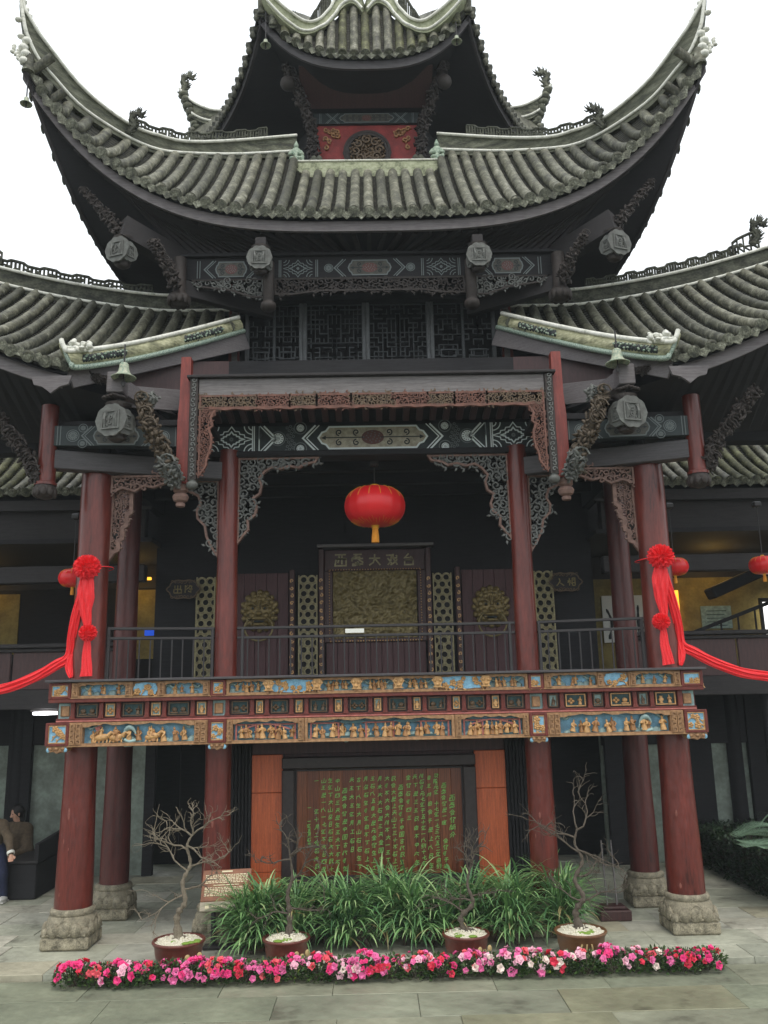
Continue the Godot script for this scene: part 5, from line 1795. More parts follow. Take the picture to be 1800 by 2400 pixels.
const RIDGE_LO := [Vector3(0.0, 9.63, -1.75), Vector3(0.99, 9.63, -1.75), Vector3(1.74, 9.50, -1.60), Vector3(2.41, 9.26, -1.20), Vector3(2.73, 9.16, -1.00), Vector3(3.01, 9.12, -0.72), Vector3(3.27, 9.09, -0.36), Vector3(3.49, 9.12, -0.08), Vector3(3.68, 9.26, 0.15), Vector3(3.81, 9.38, 0.30), Vector3(3.89, 9.59, 0.38), Vector3(3.95, 9.87, 0.42), Vector3(3.99, 10.17, 0.45)]
const RIDGE_HI := [Vector3(0.0, 9.96, -1.75), Vector3(0.99, 9.96, -1.75), Vector3(1.75, 9.79, -1.60), Vector3(2.42, 9.49, -1.20), Vector3(2.74, 9.44, -1.00), Vector3(3.02, 9.38, -0.72), Vector3(3.29, 9.40, -0.36), Vector3(3.51, 9.50, -0.08), Vector3(3.71, 9.70, 0.15), Vector3(3.83, 9.84, 0.30), Vector3(3.92, 10.02, 0.38), Vector3(3.96, 10.12, 0.42), Vector3(3.99, 10.25, 0.45)]

func ridge_at(x: float) -> Vector3:
	for i in RIDGE_LO.size() - 1:
		if x <= RIDGE_LO[i + 1].x:
			return RIDGE_LO[i].lerp(RIDGE_LO[i + 1], (x - RIDGE_LO[i].x) / (RIDGE_LO[i + 1].x - RIDGE_LO[i].x))
	return RIDGE_LO[12]

func upper_roof():
	var r := RandomNumberGenerator.new()
	r.seed = 15
	var roof := part("upper_roof", stage)
	var bots := []
	var tops := []
	var n := 47
	for i in n:
		var x := lerpf(-3.86, 3.86, float(i) / (n - 1))
		var e := up_eave(x)
		var t := ridge_at(absf(x))
		bots.append(e)
		if absf(x) < 0.99: tops.append(Vector3(x, 9.2, -1.44))   # stops under the plaster ledge
		else: tops.append(Vector3(x, t.y + 0.03, t.z + 0.05))
	tiled_field(roof, bots, tops, 0.07, 0.063, [M.tile, M.tile2, M.tile3, M.tile4, M.tile], r)
	var deck := MB.new()
	deck.sheet(48, 6, func(u, v):
		var x := lerpf(-3.9, 3.9, u)
		var q: Vector3 = ridge_at(absf(x)) if absf(x) > 1.0 else Vector3(0, 9.3, -1.6)
		return roof_pt(up_eave(x), Vector3(x, q.y, q.z), v, 0.07) - Vector3(0, 0.08, 0))
	for s in [-1.0, 1.0]:
		deck.sheet(24, 6, func(u, v):
			var e := up_side(s, lerpf(0.98, -1.0, u))
			var q := ridge_at(lerpf(3.85, 2.4, minf(1.0, u * 2.0)))
			var top := Vector3(q.x * s, q.y, q.z) if u < 0.5 else Vector3(2.4 * s, 9.25, lerpf(-1.2, -2.6, (u - 0.5) * 2.0))
			return roof_pt(e, top, v, 0.06))
	put(deck, "roof_deck", M.pan, roof)
	# side eaves: short rows seen end-on
	for s in [-1.0, 1.0]:
		var b2 := []
		var t2 := []
		for i in 30:
			var e := up_side(s, lerpf(0.97, -0.9, i / 29.0))
			b2.append(e)
			t2.append(e + Vector3(-0.28 * s, 0.24, 0))
		var mb := MB.new()
		for i in b2.size(): mb.tube([b2[i], t2[i]], 0.052, 8)
		kind(put(mb, "side_tile_ends", M.tile3, roof), "stuff")
		var dr := MB.new()
		for i in b2.size() - 1:
			var m: Vector3 = (b2[i] + b2[i + 1]) / 2
			dr.ell(m + Vector3(0.015 * s, -0.05, 0), Vector3(0.012, 0.06, 0.06), 6, 4)
		kind(put(dr, "side_drip_tiles", M.drip, roof), "stuff")
		var sb := MB.new()
		var q := []
		for i in 31: q.append(up_side(s, lerpf(1.0, -1.0, i / 30.0)) + Vector3(-0.04 * s, 0, 0))
		hung_board(sb, q, 0.05, 0.13, Vector3(-s, 0, 0), 0.035)
		put(sb, "side_eaves_board", M.dark, roof)
	var ev := []
	for i in 61:
		var x := lerpf(-3.93, 3.93, i / 60.0)
		ev.append(up_eave(x) + Vector3(0, 0, -0.05))
	var fb := MB.new()
	hung_board(fb, ev, 0.085, 0.125, Vector3(0, 0, -1), 0.04)
	put(fb, "eaves_board", M.fascia, roof)
	var so := MB.new()
	so.sheet(60, 6, func(u, v):
		var e := up_eave(lerpf(-3.9, 3.9, u)) + Vector3(0, -0.16, -0.1)
		return e.lerp(Vector3(lerpf(-2.3, 2.3, u), 7.42, -0.5), v))
	for s in [-1.0, 1.0]:
		so.sheet(24, 6, func(u, v):
			var e := up_side(s, lerpf(0.98, -1.0, u)) + Vector3(-0.08 * s, -0.14, 0)
			return e.lerp(Vector3(2.3 * s, 7.42, lerpf(-0.5, -3.2, u)), v))
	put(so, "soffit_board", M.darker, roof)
	# rafters under the front eaves
	var rf := MB.new()
	for i in 43:
		var u := (i + 0.5) / 43.0
		var e := up_eave(lerpf(-3.8, 3.8, u)) + Vector3(0, -0.2, -0.12)
		rf.beam(e, Vector3(lerpf(-2.2, 2.2, u), 7.4, -0.4), 0.05, 0.05)
	kind(put(rf, "rafters", M.dark, roof), "stuff")
	var hk := MB.new()
	hk.span(-2.3, 2.3, 7.3, 9.2, -3.4, -1.75)
	put(hk, "roof_core", M.darker, roof)
	for s in [-1.0, 1.0]:
		var lo := cr(mirror(RIDGE_LO.slice(1), s), 3)
		var hi := cr(mirror(RIDGE_HI.slice(1), s), 3)
		var th := []
		for i in lo.size(): th.append(0.17 if i < 23 else lerpf(0.17, 0.05, (i - 23.0) / (lo.size() - 23)))
		ridge_wall(roof, lo, hi, th, M.ridge)
		var orn := MB.new()
		for i in range(15, lo.size(), 2):
			var p: Vector3 = hi[i]
			orn.ell(p + Vector3(-0.02 * s, 0.03, 0), Vector3(0.05, 0.022, 0.035), 7, 5, Basis(Vector3(0, 0, 1), -0.9 * s))
			orn.tube([p, p + Vector3(-0.05 * s, 0.05, 0)], [0.018, 0.004], 5)
		for i in range(27, lo.size() - 1, 2):
			var p: Vector3 = lo[i]
			orn.ell(p + Vector3(0.02 * s, -0.03, 0.03), Vector3(0.045, 0.03, 0.04), 7, 5)
		for i in 7: orn.ell(Vector3((3.9 + 0.02 * sin(i * 2.0)) * s, 9.42 + i * 0.045, 0.4 + 0.03 * cos(i * 3.0)), Vector3(0.06, 0.05, 0.06), 7, 5)
		for i in 16: orn.ell(Vector3((3.86 + 0.012 * i + 0.02 * sin(i * 5.0)) * s, 9.36 + 0.016 * i + 0.03 * sin(i * 3.0), 0.42), Vector3(0.035, 0.022, 0.03), 6, 4, Basis(Vector3(0, 0, 1), i * 1.1))
		put(orn, "horn_ornament", M.white_trim, roof)
		var cs := MB.new()
		var cl := []
		for i in 44:
			var x := lerpf(1.4, 2.98, i / 43.0)
			var k := 0
			while RIDGE_HI[k + 1].x < x: k += 1
			var p: Vector3 = RIDGE_HI[k].lerp(RIDGE_HI[k + 1], (x - RIDGE_HI[k].x) / (RIDGE_HI[k + 1].x - RIDGE_HI[k].x))
			cl.append(Vector3(p.x * s, p.y, p.z))
		openwork_ridge(cs, cl, 0.2, 0.15, r)
		dragon(cs, Vector3(2.98 * s, 9.3, -0.6), 0.8, -s)
		put(cs, "pierced_cresting", M.ridge_dark, roof)
	# plaster ledge with two figurines
	var lg := MB.new()
	lg.span(-1.03, 1.01, 9.3, 9.43, -1.66, -1.51, 0.012)
	lg.span(-1.01, 0.99, 9.13, 9.295, -1.66, -1.44, 0.01)
	put(lg, "plaster_ledge", M.ledge, roof)
	var lt := MB.new()
	lt.span(-1.035, 1.015, 9.43, 9.452, -1.67, -1.495, 0.006)
	lt.span(-1.03, 1.01, 9.285, 9.305, -1.6, -1.485, 0.006)
	put(lt, "ledge_trim", M.white_trim, roof)
	for s in [-1.0, 1.0]:
		var st := part("plaster_figurine", roof)
		var body := MB.new()
		body.at(Vector3(0.97 * s - 0.01, 9.45, -1.58))
		body.lathe([Vector2(0.075, 0), Vector2(0.085, 0.04), Vector2(0.06, 0.1), Vector2(0.07, 0.17), Vector2(0.055, 0.215), Vector2(0.02, 0.235)], 12)
		for q in [-1.0, 1.0]: body.tube([Vector3(0.055 * q, 0.19, 0.0), Vector3(0.085 * q, 0.13, 0.03), Vector3(0.03 * q, 0.11, 0.075)], [0.026, 0.028, 0.018], 7)
		for q in [-1.0, 1.0]: body.ell(Vector3(0.05 * q, 0.045, 0.05), Vector3(0.045, 0.03, 0.045), 8, 6)
		put(body, "robe", M.statue, st)
		var hd := MB.new()
		hd.at(Vector3(0.97 * s - 0.01, 9.45, -1.58))
		hd.ell(Vector3(0, 0.265, 0.01), Vector3(0.034, 0.042, 0.038), 10, 7)
		hd.lathe([Vector2(0.034, 0.29), Vector2(0.022, 0.315), Vector2(0.012, 0.34), Vector2(0, 0.36)], 8)
		put(hd, "head", M.statue, st)
		var ch := MB.new()
		ch.at(Vector3(0.97 * s + (0.07 if s < 0 else 0.06), 9.45, -1.56))
		ch.lathe([Vector2(0.04, 0), Vector2(0.03, 0.06), Vector2(0.035, 0.1), Vector2(0.012, 0.125)], 8)
		ch.ell(Vector3(0, 0.145, 0), Vector3(0.024, 0.028, 0.026), 8, 6)
		put(ch, "attendant", M.statue, st)
		var rk := MB.new()
		for k in 4: rk.ell(Vector3((0.77 - k * 0.035) * s, 9.47 + 0.03 * (k % 2), -1.59), Vector3(0.05, 0.06 + 0.02 * (k % 2), 0.04), 8, 6)
		put(rk, "cloud_scroll", M.ridge_dark, st)

# ---------------------------------------------------------------- the six-sided pavilion on top
func hex_pt(k: float, rad: float, y: float) -> Vector3:
	# k counts the corners: 0 and 1 are the two front ones
	var a := PI / 2 - (k - 0.5) * PI / 3
	return Vector3(-cos(a) * rad, y, -3.95 + sin(a) * rad)
func hex_eave(side: int, t: float) -> Vector3:   # t from -1 to 1 along that side
	var a := hex_pt(side, 3.0, 0)
	var b := hex_pt(side + 1, 3.0, 0)
	var p := a.lerp(b, (t + 1) / 2)
	p.y = 11.0 + 0.78 * pow(absf(t), 3.0)
	return p

const RUYI_LO := [Vector3(1.52, 11.95, -1.22), Vector3(1.41, 11.72, -1.25), Vector3(1.27, 11.56, -1.3), Vector3(1.1, 11.42, -1.36), Vector3(0.93, 11.34, -1.42), Vector3(0.77, 11.36, -1.45), Vector3(0.65, 11.46, -1.48), Vector3(0.55, 11.57, -1.52), Vector3(0.46, 11.73, -1.56), Vector3(0.39, 11.88, -1.6), Vector3(0.31, 11.98, -1.63), Vector3(0.21, 12.04, -1.65), Vector3(0.11, 12.0, -1.65), Vector3(0.015, 11.87, -1.63)]
const RUYI_HI := [Vector3(1.53, 12.25, -1.22), Vector3(1.4, 11.95, -1.25), Vector3(1.25, 11.78, -1.3), Vector3(1.1, 11.67, -1.36), Vector3(0.92, 11.57, -1.42), Vector3(0.79, 11.55, -1.45), Vector3(0.7, 11.61, -1.48), Vector3(0.63, 11.71, -1.52), Vector3(0.55, 11.86, -1.56), Vector3(0.49, 12.01, -1.6), Vector3(0.41, 12.16, -1.63), Vector3(0.24, 12.26, -1.65), Vector3(0.09, 12.22, -1.65), Vector3(0.01, 12.11, -1.63)]

func top_pavilion():
	var r := RandomNumberGenerator.new()
	r.seed = 19
	var pav := part("top_pavilion", stage)
	var bots := []
	var tops := []
	var n := 19
	for i in n:
		var x := lerpf(-1.44, 1.44, float(i) / (n - 1))
		var e := hex_eave(0, -x / 1.5)
		var a := absf(x)
		var t: Vector3 = RUYI_LO[RUYI_LO.size() - 1]
		for k in RUYI_LO.size() - 1:
			if a <= RUYI_LO[k].x and a >= RUYI_LO[k + 1].x: t = RUYI_LO[k].lerp(RUYI_LO[k + 1], (RUYI_LO[k].x - a) / (RUYI_LO[k].x - RUYI_LO[k + 1].x))
		bots.append(e)
		tops.append(Vector3(x, t.y + 0.04, t.z - 0.02))
	tiled_field(pav, bots, tops, 0.0, 0.062, [M.tile, M.tile_moss, M.tile2, M.tile_moss], r)
	for s in [-1.0, 1.0]:
		var lo := cr(mirror(RUYI_LO, s), 3)
		var hi := cr(mirror(RUYI_HI, s), 3)
		var th := []
		for i in lo.size(): th.append(0.16)
		ridge_wall(pav, lo, hi, th, M.ledge)
		var cs := MB.new()
		var cl := []
		for i in 14: cl.append(Vector3(lerpf(0.5, 0.86, i / 13.0) * s, lerpf(11.75, 11.62, i / 13.0), -1.72))
		openwork_ridge(cs, cl, 0.75, 0.12, r)
		dragon(cs, Vector3(0.96 * s, 11.6, -1.5), 0.7, s)
		put(cs, "pierced_cresting", M.ridge_dark, pav)
	# roof faces, eaves boards and undersides of the six sides
	for k in 6:
		var dk := MB.new()
		dk.sheet(16, 8, func(u, v):
			var e := hex_eave(k, lerpf(-1, 1, u))
			var q: Vector3 = Vector3(e.x, 0, e.z + 3.95) * (1.0 - v) + Vector3(0, 0, -3.95)
			q.y = lerpf(e.y, 13.5, pow(v, 0.75)) - 0.05
			return q)
		put(dk, "roof_face", M.tile3, pav)
		var ev := []
		var mid := hex_eave(k, 0) - Vector3(0, 0, -3.95)
		mid.y = 0
		var inw := -mid.normalized()
		for i in 21: ev.append(hex_eave(k, lerpf(-1, 1, i / 20.0)) + inw * 0.05)
		var fb := MB.new()
		hung_board(fb, ev, 0.07, 0.13, inw, 0.04)
		put(fb, "eaves_board", M.dark if k != 0 else M.beam, pav)
		var dr := MB.new()
		if k in [1, 5]:
			for i in 22:
				var e := hex_eave(k, lerpf(-0.97, 0.97, i / 21.0))
				dr.tube([e - inw * 0.02, e + inw * 0.3 + Vector3(0, 0.2, 0)], 0.055, 7)
				dr.ell(e - Vector3(0, 0.07, 0), Vector3(0.05, 0.06, 0.05), 6, 4)
			kind(put(dr, "side_tile_ends", M.tile3, pav), "stuff")
		var so := MB.new()
		so.sheet(16, 4, func(u, v):
			var e := hex_eave(k, lerpf(-1, 1, u)) + inw * 0.1 - Vector3(0, 0.15, 0)
			var q: Vector3 = Vector3(e.x, 0, e.z + 3.95) * 0.55 + Vector3(0, 0, -3.95)
			q.y = 10.75
			return e.lerp(q, v))
		put(so, "soffit_board", M.darker, pav)
		# hip ridge with upturned horn
		if not k in [0, 1]:
			var lo := cr([hex_pt(k, 3.13, 12.3), hex_pt(k, 3.06, 12.1), hex_pt(k, 2.9, 11.9), hex_pt(k, 2.6, 11.8), hex_pt(k, 2.2, 11.9), hex_pt(k, 1.5, 12.35), hex_pt(k, 0.6, 13.2)], 4)
			var hi := cr([hex_pt(k, 3.2, 12.55), hex_pt(k, 3.08, 12.38), hex_pt(k, 2.88, 12.2), hex_pt(k, 2.58, 12.08), hex_pt(k, 2.2, 12.12), hex_pt(k, 1.5, 12.55), hex_pt(k, 0.6, 13.4)], 4)
			var th := []
			for i in lo.size(): th.append(minf(0.17, 0.07 + i * 0.012))
			ridge_wall(pav, lo, hi, th, M.ridge)
			var fin := MB.new()
			var side := signf(hex_pt(k, 1.0, 0).x)
			dragon(fin, hex_pt(k, 3.17, 12.55), 1.0, -side)
			for i in 12: fin.ell(hex_pt(k, 2.9 + 0.02 * i, 11.8 + 0.055 * i) + Vector3(0, 0, 0.05 * sin(i * 3.0)), Vector3(0.1, 0.07, 0.09), 7, 5, Basis(Vector3(0, 0, 1), i * 0.9))
			put(fin, "corner_finial", M.ridge, pav)
	# walls: the red front with its round carving
	var wl := MB.new()
	var ring := []
	var ring2 := []
	for k in 6:
		ring.append(hex_pt(k, 1.66, 8.9))
		ring2.append(hex_pt(k, 1.66, 10.9))
	wl.loft([ring, ring2], -1)
	put(wl, "pavilion_wall", M.darker, pav)
	var rw := MB.new()
	rw.span(-0.74, 0.74, 9.1, 10.5, -2.5, -2.2)
	put(rw, "red_wall", M.redwall, pav)
	var rs := MB.new()
	rs.beam(Vector3(0, 10.72, -2.1), Vector3(0, 11.02, -1.6), 1.9, 0.04)
	put(rs, "red_soffit", M.maroon, pav)
	var pb := MB.new()
	pb.span(-0.78, 0.78, 10.5, 10.68, -2.4, -2.16)
	put(pb, "painted_beam", M.beam_paint, pav)
	paint(pav, Vector3(0, 10.59, -2.158), Basis.IDENTITY, 0.17, [["cartouche", 0, 0.8], ["left", -0.42, 0.1], ["right", 0.42, 0.1], ["right", -0.58, 0.1], ["left", 0.58, 0.1], ["bar", -0.68, 0.02], ["bar", 0.68, 0.02]], true)
	var md := MB.new()
	md.at(Vector3(0.0, 10.03, -2.19))
	var rim := []
	for i in 48: rim.append(Vector2(cos(TAU * i / 48), sin(TAU * i / 48)) * (0.345 + 0.012 * cos(TAU * i * 12 / 48.0)))
	md.extr(rim, 0, 0.02)
	for k in [0.33, 0.29]: md.rib(arc2(Vector2.ZERO, k, 0, TAU * 0.999, 40), 0.035, 0.01, 0.05, false)
	put(md, "medallion_rim", M.carve_dark, pav)
	var mc := MB.new()
	for i in 90:
		var a := i * 2.4
		var rr := sqrt((i + 0.5) / 90.0) * 0.26
		var c := Vector3(cos(a) * rr, 10.03 + sin(a) * rr, -2.15)
		mc.ell(c, Vector3(0.05, 0.02, 0.03) * r.randf_range(0.6, 1.2), 6, 4, Basis(Vector3(0, 0, 1), r.randf() * 3.1))
	for i in 8: mc.rib(spiral(Vector2(cos(i * 0.8) * 0.17, 10.03 + sin(i * 0.8) * 0.17), 0.07, 1.2, i, 1), 0.02, -2.15, -2.1)
	put(mc, "medallion_carving", M.gilt_dark, pav)
	for s in [-1.0, 1.0]:
		var cn := MB.new()
		for i in 9: cn.rib(spiral(Vector2((0.6 - 0.055 * (i % 4)) * s, 10.42 - 0.075 * (i / 2.0 if i % 4 < 2 else i / 5.0)), 0.042, 1.1, i, s), 0.018, -2.2, -2.17)
		kind(put(cn, "gilt_corner", M.gilt2, pav), "stuff")
		var cs := MB.new()
		carved_strut(cs, [Vector3(1.12 * s, 11.1, -1.75), Vector3(0.98 * s, 10.75, -1.85), Vector3(0.82 * s, 10.35, -2.0), Vector3(0.76 * s, 9.85, -2.1)], 0.1, 0.12, r)
		cs.ell(Vector3(1.12 * s, 10.86, -1.75), Vector3(0.11, 0.11, 0.1), 12, 9)
		put(cs, "carved_strut", M.carve_dark, pav)

# ---------------------------------------------------------------- two-storey galleries at both sides of the court
func gallery(s: float):
	var r := RandomNumberGenerator.new()
	r.seed = 23
	var g := Node3D.new()
	g.name = title(self, "side_gallery")
	add_child(g, true)
	tag(g, "dark two-storey timber gallery with mossy tiled roof %s" % ["left of the stage" if s < 0 else "with lit yellow wall right of the stage"], "gallery building")
	var bots := []
	var tops := []
	for i in 20:
		var x := 3.15 + i * 0.172
		bots.append(Vector3(x * s, 4.97, -2.0))
		tops.append(Vector3(x * s, 6.75, -3.9))
	var roof := part("gallery_roof", g)
	tiled_field(roof, bots, tops, 0.2, 0.055, [M.tile_moss, M.tile_moss, M.tile2], r)
	var fb := MB.new()
	fb.span(2.9 * s, 7.2 * s, 4.72, 4.86, -2.06, -2.02, 0.004)
	put(fb, "eaves_board", M.dark, roof)
	var dk := MB.new()
	dk.quad(Vector3(2.9 * s, 4.86, -2.05), Vector3(7.2 * s, 4.86, -2.05), Vector3(7.2 * s, 6.6, -4.2), Vector3(2.9 * s, 6.6, -4.2))
	dk.span(2.9 * s, 7.2 * s, 4.3, 4.36, -4.9, -2.1)
	dk.span(5.7 * s, 7.2 * s, 4.86, 7.5, -4.4, -4.2)
	put(dk, "ceiling_board", M.darker, roof)
	var bm := MB.new()
	bm.span(3.0 * s, 7.2 * s, 3.8, 4.02, -2.35, -2.2, 0.01)
	bm.span(3.0 * s, 7.2 * s, 4.36, 4.9, -2.3, -2.15, 0.01)
	put(bm, "gallery_beam", M.dark, g)
	# upper floor, parapet and its cap
	var fl := MB.new()
	fl.span(3.2 * s, 7.2 * s, 2.2, 2.44, -4.9, -1.98, 0.01)
	put(fl, "gallery_floor", M.dark, g)
	for k in 3:
		var pp := MB.new()
		pp.span((3.28 + k * 1.3) * s, (3.28 + k * 1.3 + 1.27) * s, 2.44, 2.9, -2.06, -2.02, 0.006)
		put(pp, "parapet_panel", M.maroon, g)
	var pc := MB.new()
	pc.span(3.2 * s, 7.2 * s, 2.9, 2.94, -2.08, -1.98, 0.006)
	pc.span(3.2 * s, 7.2 * s, 2.95, 3.0, -2.12, -1.94, 0.008)
	put(pc, "parapet_cap", M.dark, g)
	for x in [4.95, 6.6]:
		for z in [-2.15, -3.4]:
			var po := MB.new()
			po.at(Vector3(x * s, 0, z))
			po.lathe([Vector2(0.11, 0.0), Vector2(0.1, 2.2)], 14)
			if x > 5: po.lathe([Vector2(0.1, 2.4), Vector2(0.095, 4.3)], 14)
			put(po, "gallery_post", M.darker, g)
	# upper rear wall
	var yw := MB.new()
	var y0 := 2.44
	yw.span(3.02 * s, 7.2 * s, y0, 3.96, -4.12, -4.06)
	put(yw, "rear_wall", M.yellow if s > 0 else M.darker, g)
	var tw := MB.new()
	tw.span(3.02 * s, 7.2 * s, 3.96, 4.3, -4.14, -4.04)
	put(tw, "wall_head", M.dark, g)
	var cw := MB.new()
	cw.span(2.5 * s, 7.3 * s, 2.3, 6.2, -4.98, -4.92)
	put(cw, "closing_wall", M.darker, g)
	var ew := MB.new()
	ew.span(7.2 * s, 7.3 * s, 0, 7, -5, -1.5)
	put(ew, "end_wall", M.darker, g)
	# ground floor: plaster wall between dark posts
	var gw := MB.new()
	gw.span(3.1 * s, 7.2 * s, 0.0, 2.2, -3.52, -3.42)
	put(gw, "plaster_wall", M.wallplaster, g)
	for x in ([3.12, 4.82, 5.0, 6.4] if s < 0 else [3.2, 3.32, 4.3, 4.42, 4.54, 5.2, 5.32]):
		var po := MB.new()
		po.span((x - 0.07) * s, (x + 0.07) * s, 0, 2.2, -3.42, -3.33, 0.006)
		put(po, "wall_post", M.darker, g)
	var dd := MB.new()
	dd.span(3.1 * s, 7.2 * s, 1.72 if s < 0 else 1.55, 2.2, -3.41, -3.36)
	put(dd, "wall_lintel", M.darker, g)
	if s < 0:
		for q in [[-4.15, 1.35, 0.06], [-4.22, 1.0, 0.05], [-4.0, 1.0, 0.05]]:
			var sw := MB.new()
			sw.span(q[0] - q[2] * 0.7, q[0] + q[2] * 0.7, q[1] - q[2], q[1] + q[2], -3.42, -3.39, 0.008)
			put(sw, "wall_switch", M.darker, g)
		# lit strips of wall seen past the stage columns
		var ys := MB.new()
		ys.span(-3.9, -3.05, 2.9, 3.93, -4.056, -4.04)
		put(ys, "yellow_wall_panel", M.yellow, g)
		ys = MB.new()
		ys.span(-6.4, -5.35, 3.0, 3.9, -4.056, -4.04)
		put(ys, "yellow_wall_panel", M.yellow, g)
		var bl := MB.new()
		bl.span(-3.45, -3.05, 3.24, 3.34, -4.03, -4.01)
		put(bl, "blue_screen", M.blue_light, g)
		lamp_strip(g, Vector3(-3.55, 4.05, -3.7), 0.5, 0.16)
		lamp_strip(g, Vector3(-5.8, 4.05, -3.7), 0.5, 0.12)
	else:
		lamp_strip(g, Vector3(5.0, 4.1, -3.6), 0.7, 0.2)
		var rl := MB.new()
		rl.beam(Vector3(4.3, 3.0, -3.3), Vector3(6.4, 3.75, -3.3), 0.05, 0.05)
		for k in 8: rl.span(4.4 + k * 0.25, 4.42 + k * 0.25, 2.44, 3.03 + k * 0.09, -3.31, -3.29)
		put(rl, "stair_rail", M.darker, g)
		var st := MB.new()
		st.beam(Vector3(4.75, 3.6, -3.2), Vector3(6.2, 4.2, -3.2), 0.3, 0.16, 0.02)
		put(st, "stair_soffit", M.darker, g)

func lamp_strip(g: Node, at: Vector3, w: float, e: float):
	var mb := MB.new()
	mb.at(at)
	mb.box(Vector3.ZERO, Vector3(w, 0.04, 0.05), 0.006)
	put(mb, "strip_lamp", M.warm_light, g)
	var l := OmniLight3D.new()
	l.name = title(g, "lamp_light")
	l.position = (at + Vector3(0, -0.06, 0.05)) * K
	l.light_color = Color(1.0, 0.82, 0.45)
	l.light_energy = e
	l.light_size = 0.15
	l.omni_range = 8
	l.omni_attenuation = 2.0
	l.shadow_enabled = true
	g.add_child(l, true)

# ---------------------------------------------------------------- lanterns, ribbons, rails, bells, boards
func lantern(at: Vector3, rad: float, label: String, cord: float):
	var t := thing("red_lantern", label, "lantern", at, "round red paper lanterns")
	var body := MB.new()
	var nu := 64
	var rings := []
	for i in 19:
		var f := -PI / 2 + PI * i / 18.0
		var ring := []
		for j in nu:
			var a := TAU * j / nu
			var k := 1.0 + 0.016 * absf(sin(a * 8.0)) - 0.008
			ring.append(Vector3(cos(a), 0, sin(a)) * (0.16 * rad + 0.84 * rad * pow(cos(f), 0.75)) * k + Vector3(0, sin(f) * rad * 0.64, 0))
		rings.append(ring)
	body.loft(rings, 1)
	put(body, "lantern_shade", M.lantern, t)
	var ribs := MB.new()
	for j in 16:
		var a := TAU * (j + 0.5) / 16 * 1.0
		var p := []
		for i in range(11, 17):
			var f := -PI / 2 + PI * i / 18.0
			p.append(Vector3(cos(a), 0, sin(a)) * (0.165 * rad + 0.84 * rad * pow(cos(f), 0.75)) * 1.0 + Vector3(0, sin(f) * rad * 0.645, 0))
		ribs.tube(p, rad * 0.011, 5)
	put(ribs, "gold_rib", M.goldthread, t)
	var caps := MB.new()
	caps.at(Vector3(0, rad * 0.64, 0))
	caps.lathe([Vector2(0.19 * rad, -0.02 * rad), Vector2(0.14 * rad, 0.02 * rad), Vector2(0.12 * rad, 0.1 * rad), Vector2(0.0, 0.1 * rad)], 14, 1, true)
	caps.at(Vector3(0, -rad * 0.64, 0))
	caps.lathe([Vector2(0.2 * rad, 0.03 * rad), Vector2(0.12 * rad, -0.02 * rad), Vector2(0.1 * rad, -0.07 * rad), Vector2(0.12 * rad, -0.1 * rad), Vector2(0, -0.1 * rad)], 14, 1, true)
	put(caps, "gold_cap", M.goldthread, t)
	# gold fringe pattern round the foot
	var pat := MB.new()
	for j in 40:
		var a := TAU * j / 40
		var p := []
		for i in range(2, 5):
			var f := -PI / 2 + PI * (i + 0.5 * sin(j * 2.0)) / 18.0
			p.append(Vector3(cos(a + i * 0.03), 0, sin(a + i * 0.03)) * (0.165 * rad + 0.845 * rad * pow(cos(f), 0.75)) + Vector3(0, sin(f) * rad * 0.65, 0))
		pat.tube(p, rad * 0.0045, 4)
	kind(put(pat, "gold_pattern", M.goldthread, t), "stuff")
	var ts := MB.new()
	for j in 22:
		var a := TAU * j / 22
		ts.tube([Vector3(cos(a) * 0.07, -0.72, sin(a) * 0.07) * rad, Vector3(cos(a) * 0.1, -1.0, sin(a) * 0.1) * rad, Vector3(cos(a) * 0.105, -1.2, sin(a) * 0.105) * rad], rad * 0.022, 5)
	put(ts, "tassel", M.tassel, t)
	var cd := MB.new()
	cd.tube([Vector3(0, rad * 0.8, 0), Vector3(0, rad * 0.8 + cord, 0)], 0.006, 6)
	cd.box(Vector3(0, rad * 0.8 + cord + 0.03, 0), Vector3(0.1, 0.07, 0.1), 0.015)
	put(cd, "cord", M.iron, t)

func crumple(mb: MB, c: Vector3, rad: Vector3, sd: int):
	# a pompom of ruffled cloth: rings of wavy strips, one inside the other
	var r := RandomNumberGenerator.new()
	r.seed = sd
	for layer in 8:
		var tilt: float = lerpf(1.75, 0.12, layer / 7.0)
		var n: float = [11, 12, 11, 10, 9, 7, 5, 3][layer]
		var ph := r.randf() * TAU
		var ph2 := r.randf() * TAU
		mb.sheet(96, 4, func(u, v):
			var a: float = u * TAU
			var wave := sin(a * n + ph) + 0.5 * sin(a * n * 2.3 + ph2)
			var q: float = tilt + 0.1 * wave * v
			var k: float = lerpf(0.45, 1.0, v) * (1.0 + 0.07 * v * sin(a * n * 1.7 + ph2))
			return c + Vector3(sin(q) * cos(a), sin(q) * sin(a), cos(q)) * rad * k)
	mb.ell(c, rad * 0.62, 14, 10)

func cloth_strip(mb: MB, p: Array, w: Array, folds: int, thick: float, across: Vector3):
	var rings := []
	for i in p.size():
		var d: Vector3 = (p[mini(i + 1, p.size() - 1)] - p[maxi(i - 1, 0)]).normalized()
		var x := (across - d * across.dot(d)).normalized()
		var y := d.cross(x)
		var ring := []
		for j in 64:
			var t := TAU * j / 64
			var fold := cos(t * folds + i * 0.25 + 0.8 * sin(i * 0.37 + t * 2.0)) + 0.45 * cos(t * folds * 1.9 - i * 0.6)
			var q: Vector3 = x * cos(t) * w[i] * 0.5 * (1.0 + 0.05 * sin(i * 0.9 + t * 3.0)) + y * sin(t) * thick * (0.72 + 0.42 * fold) * (0.35 + w[i] * 3.0)
			ring.append(p[i] + q)
		rings.append(ring)
	mb.loft(rings, 1)

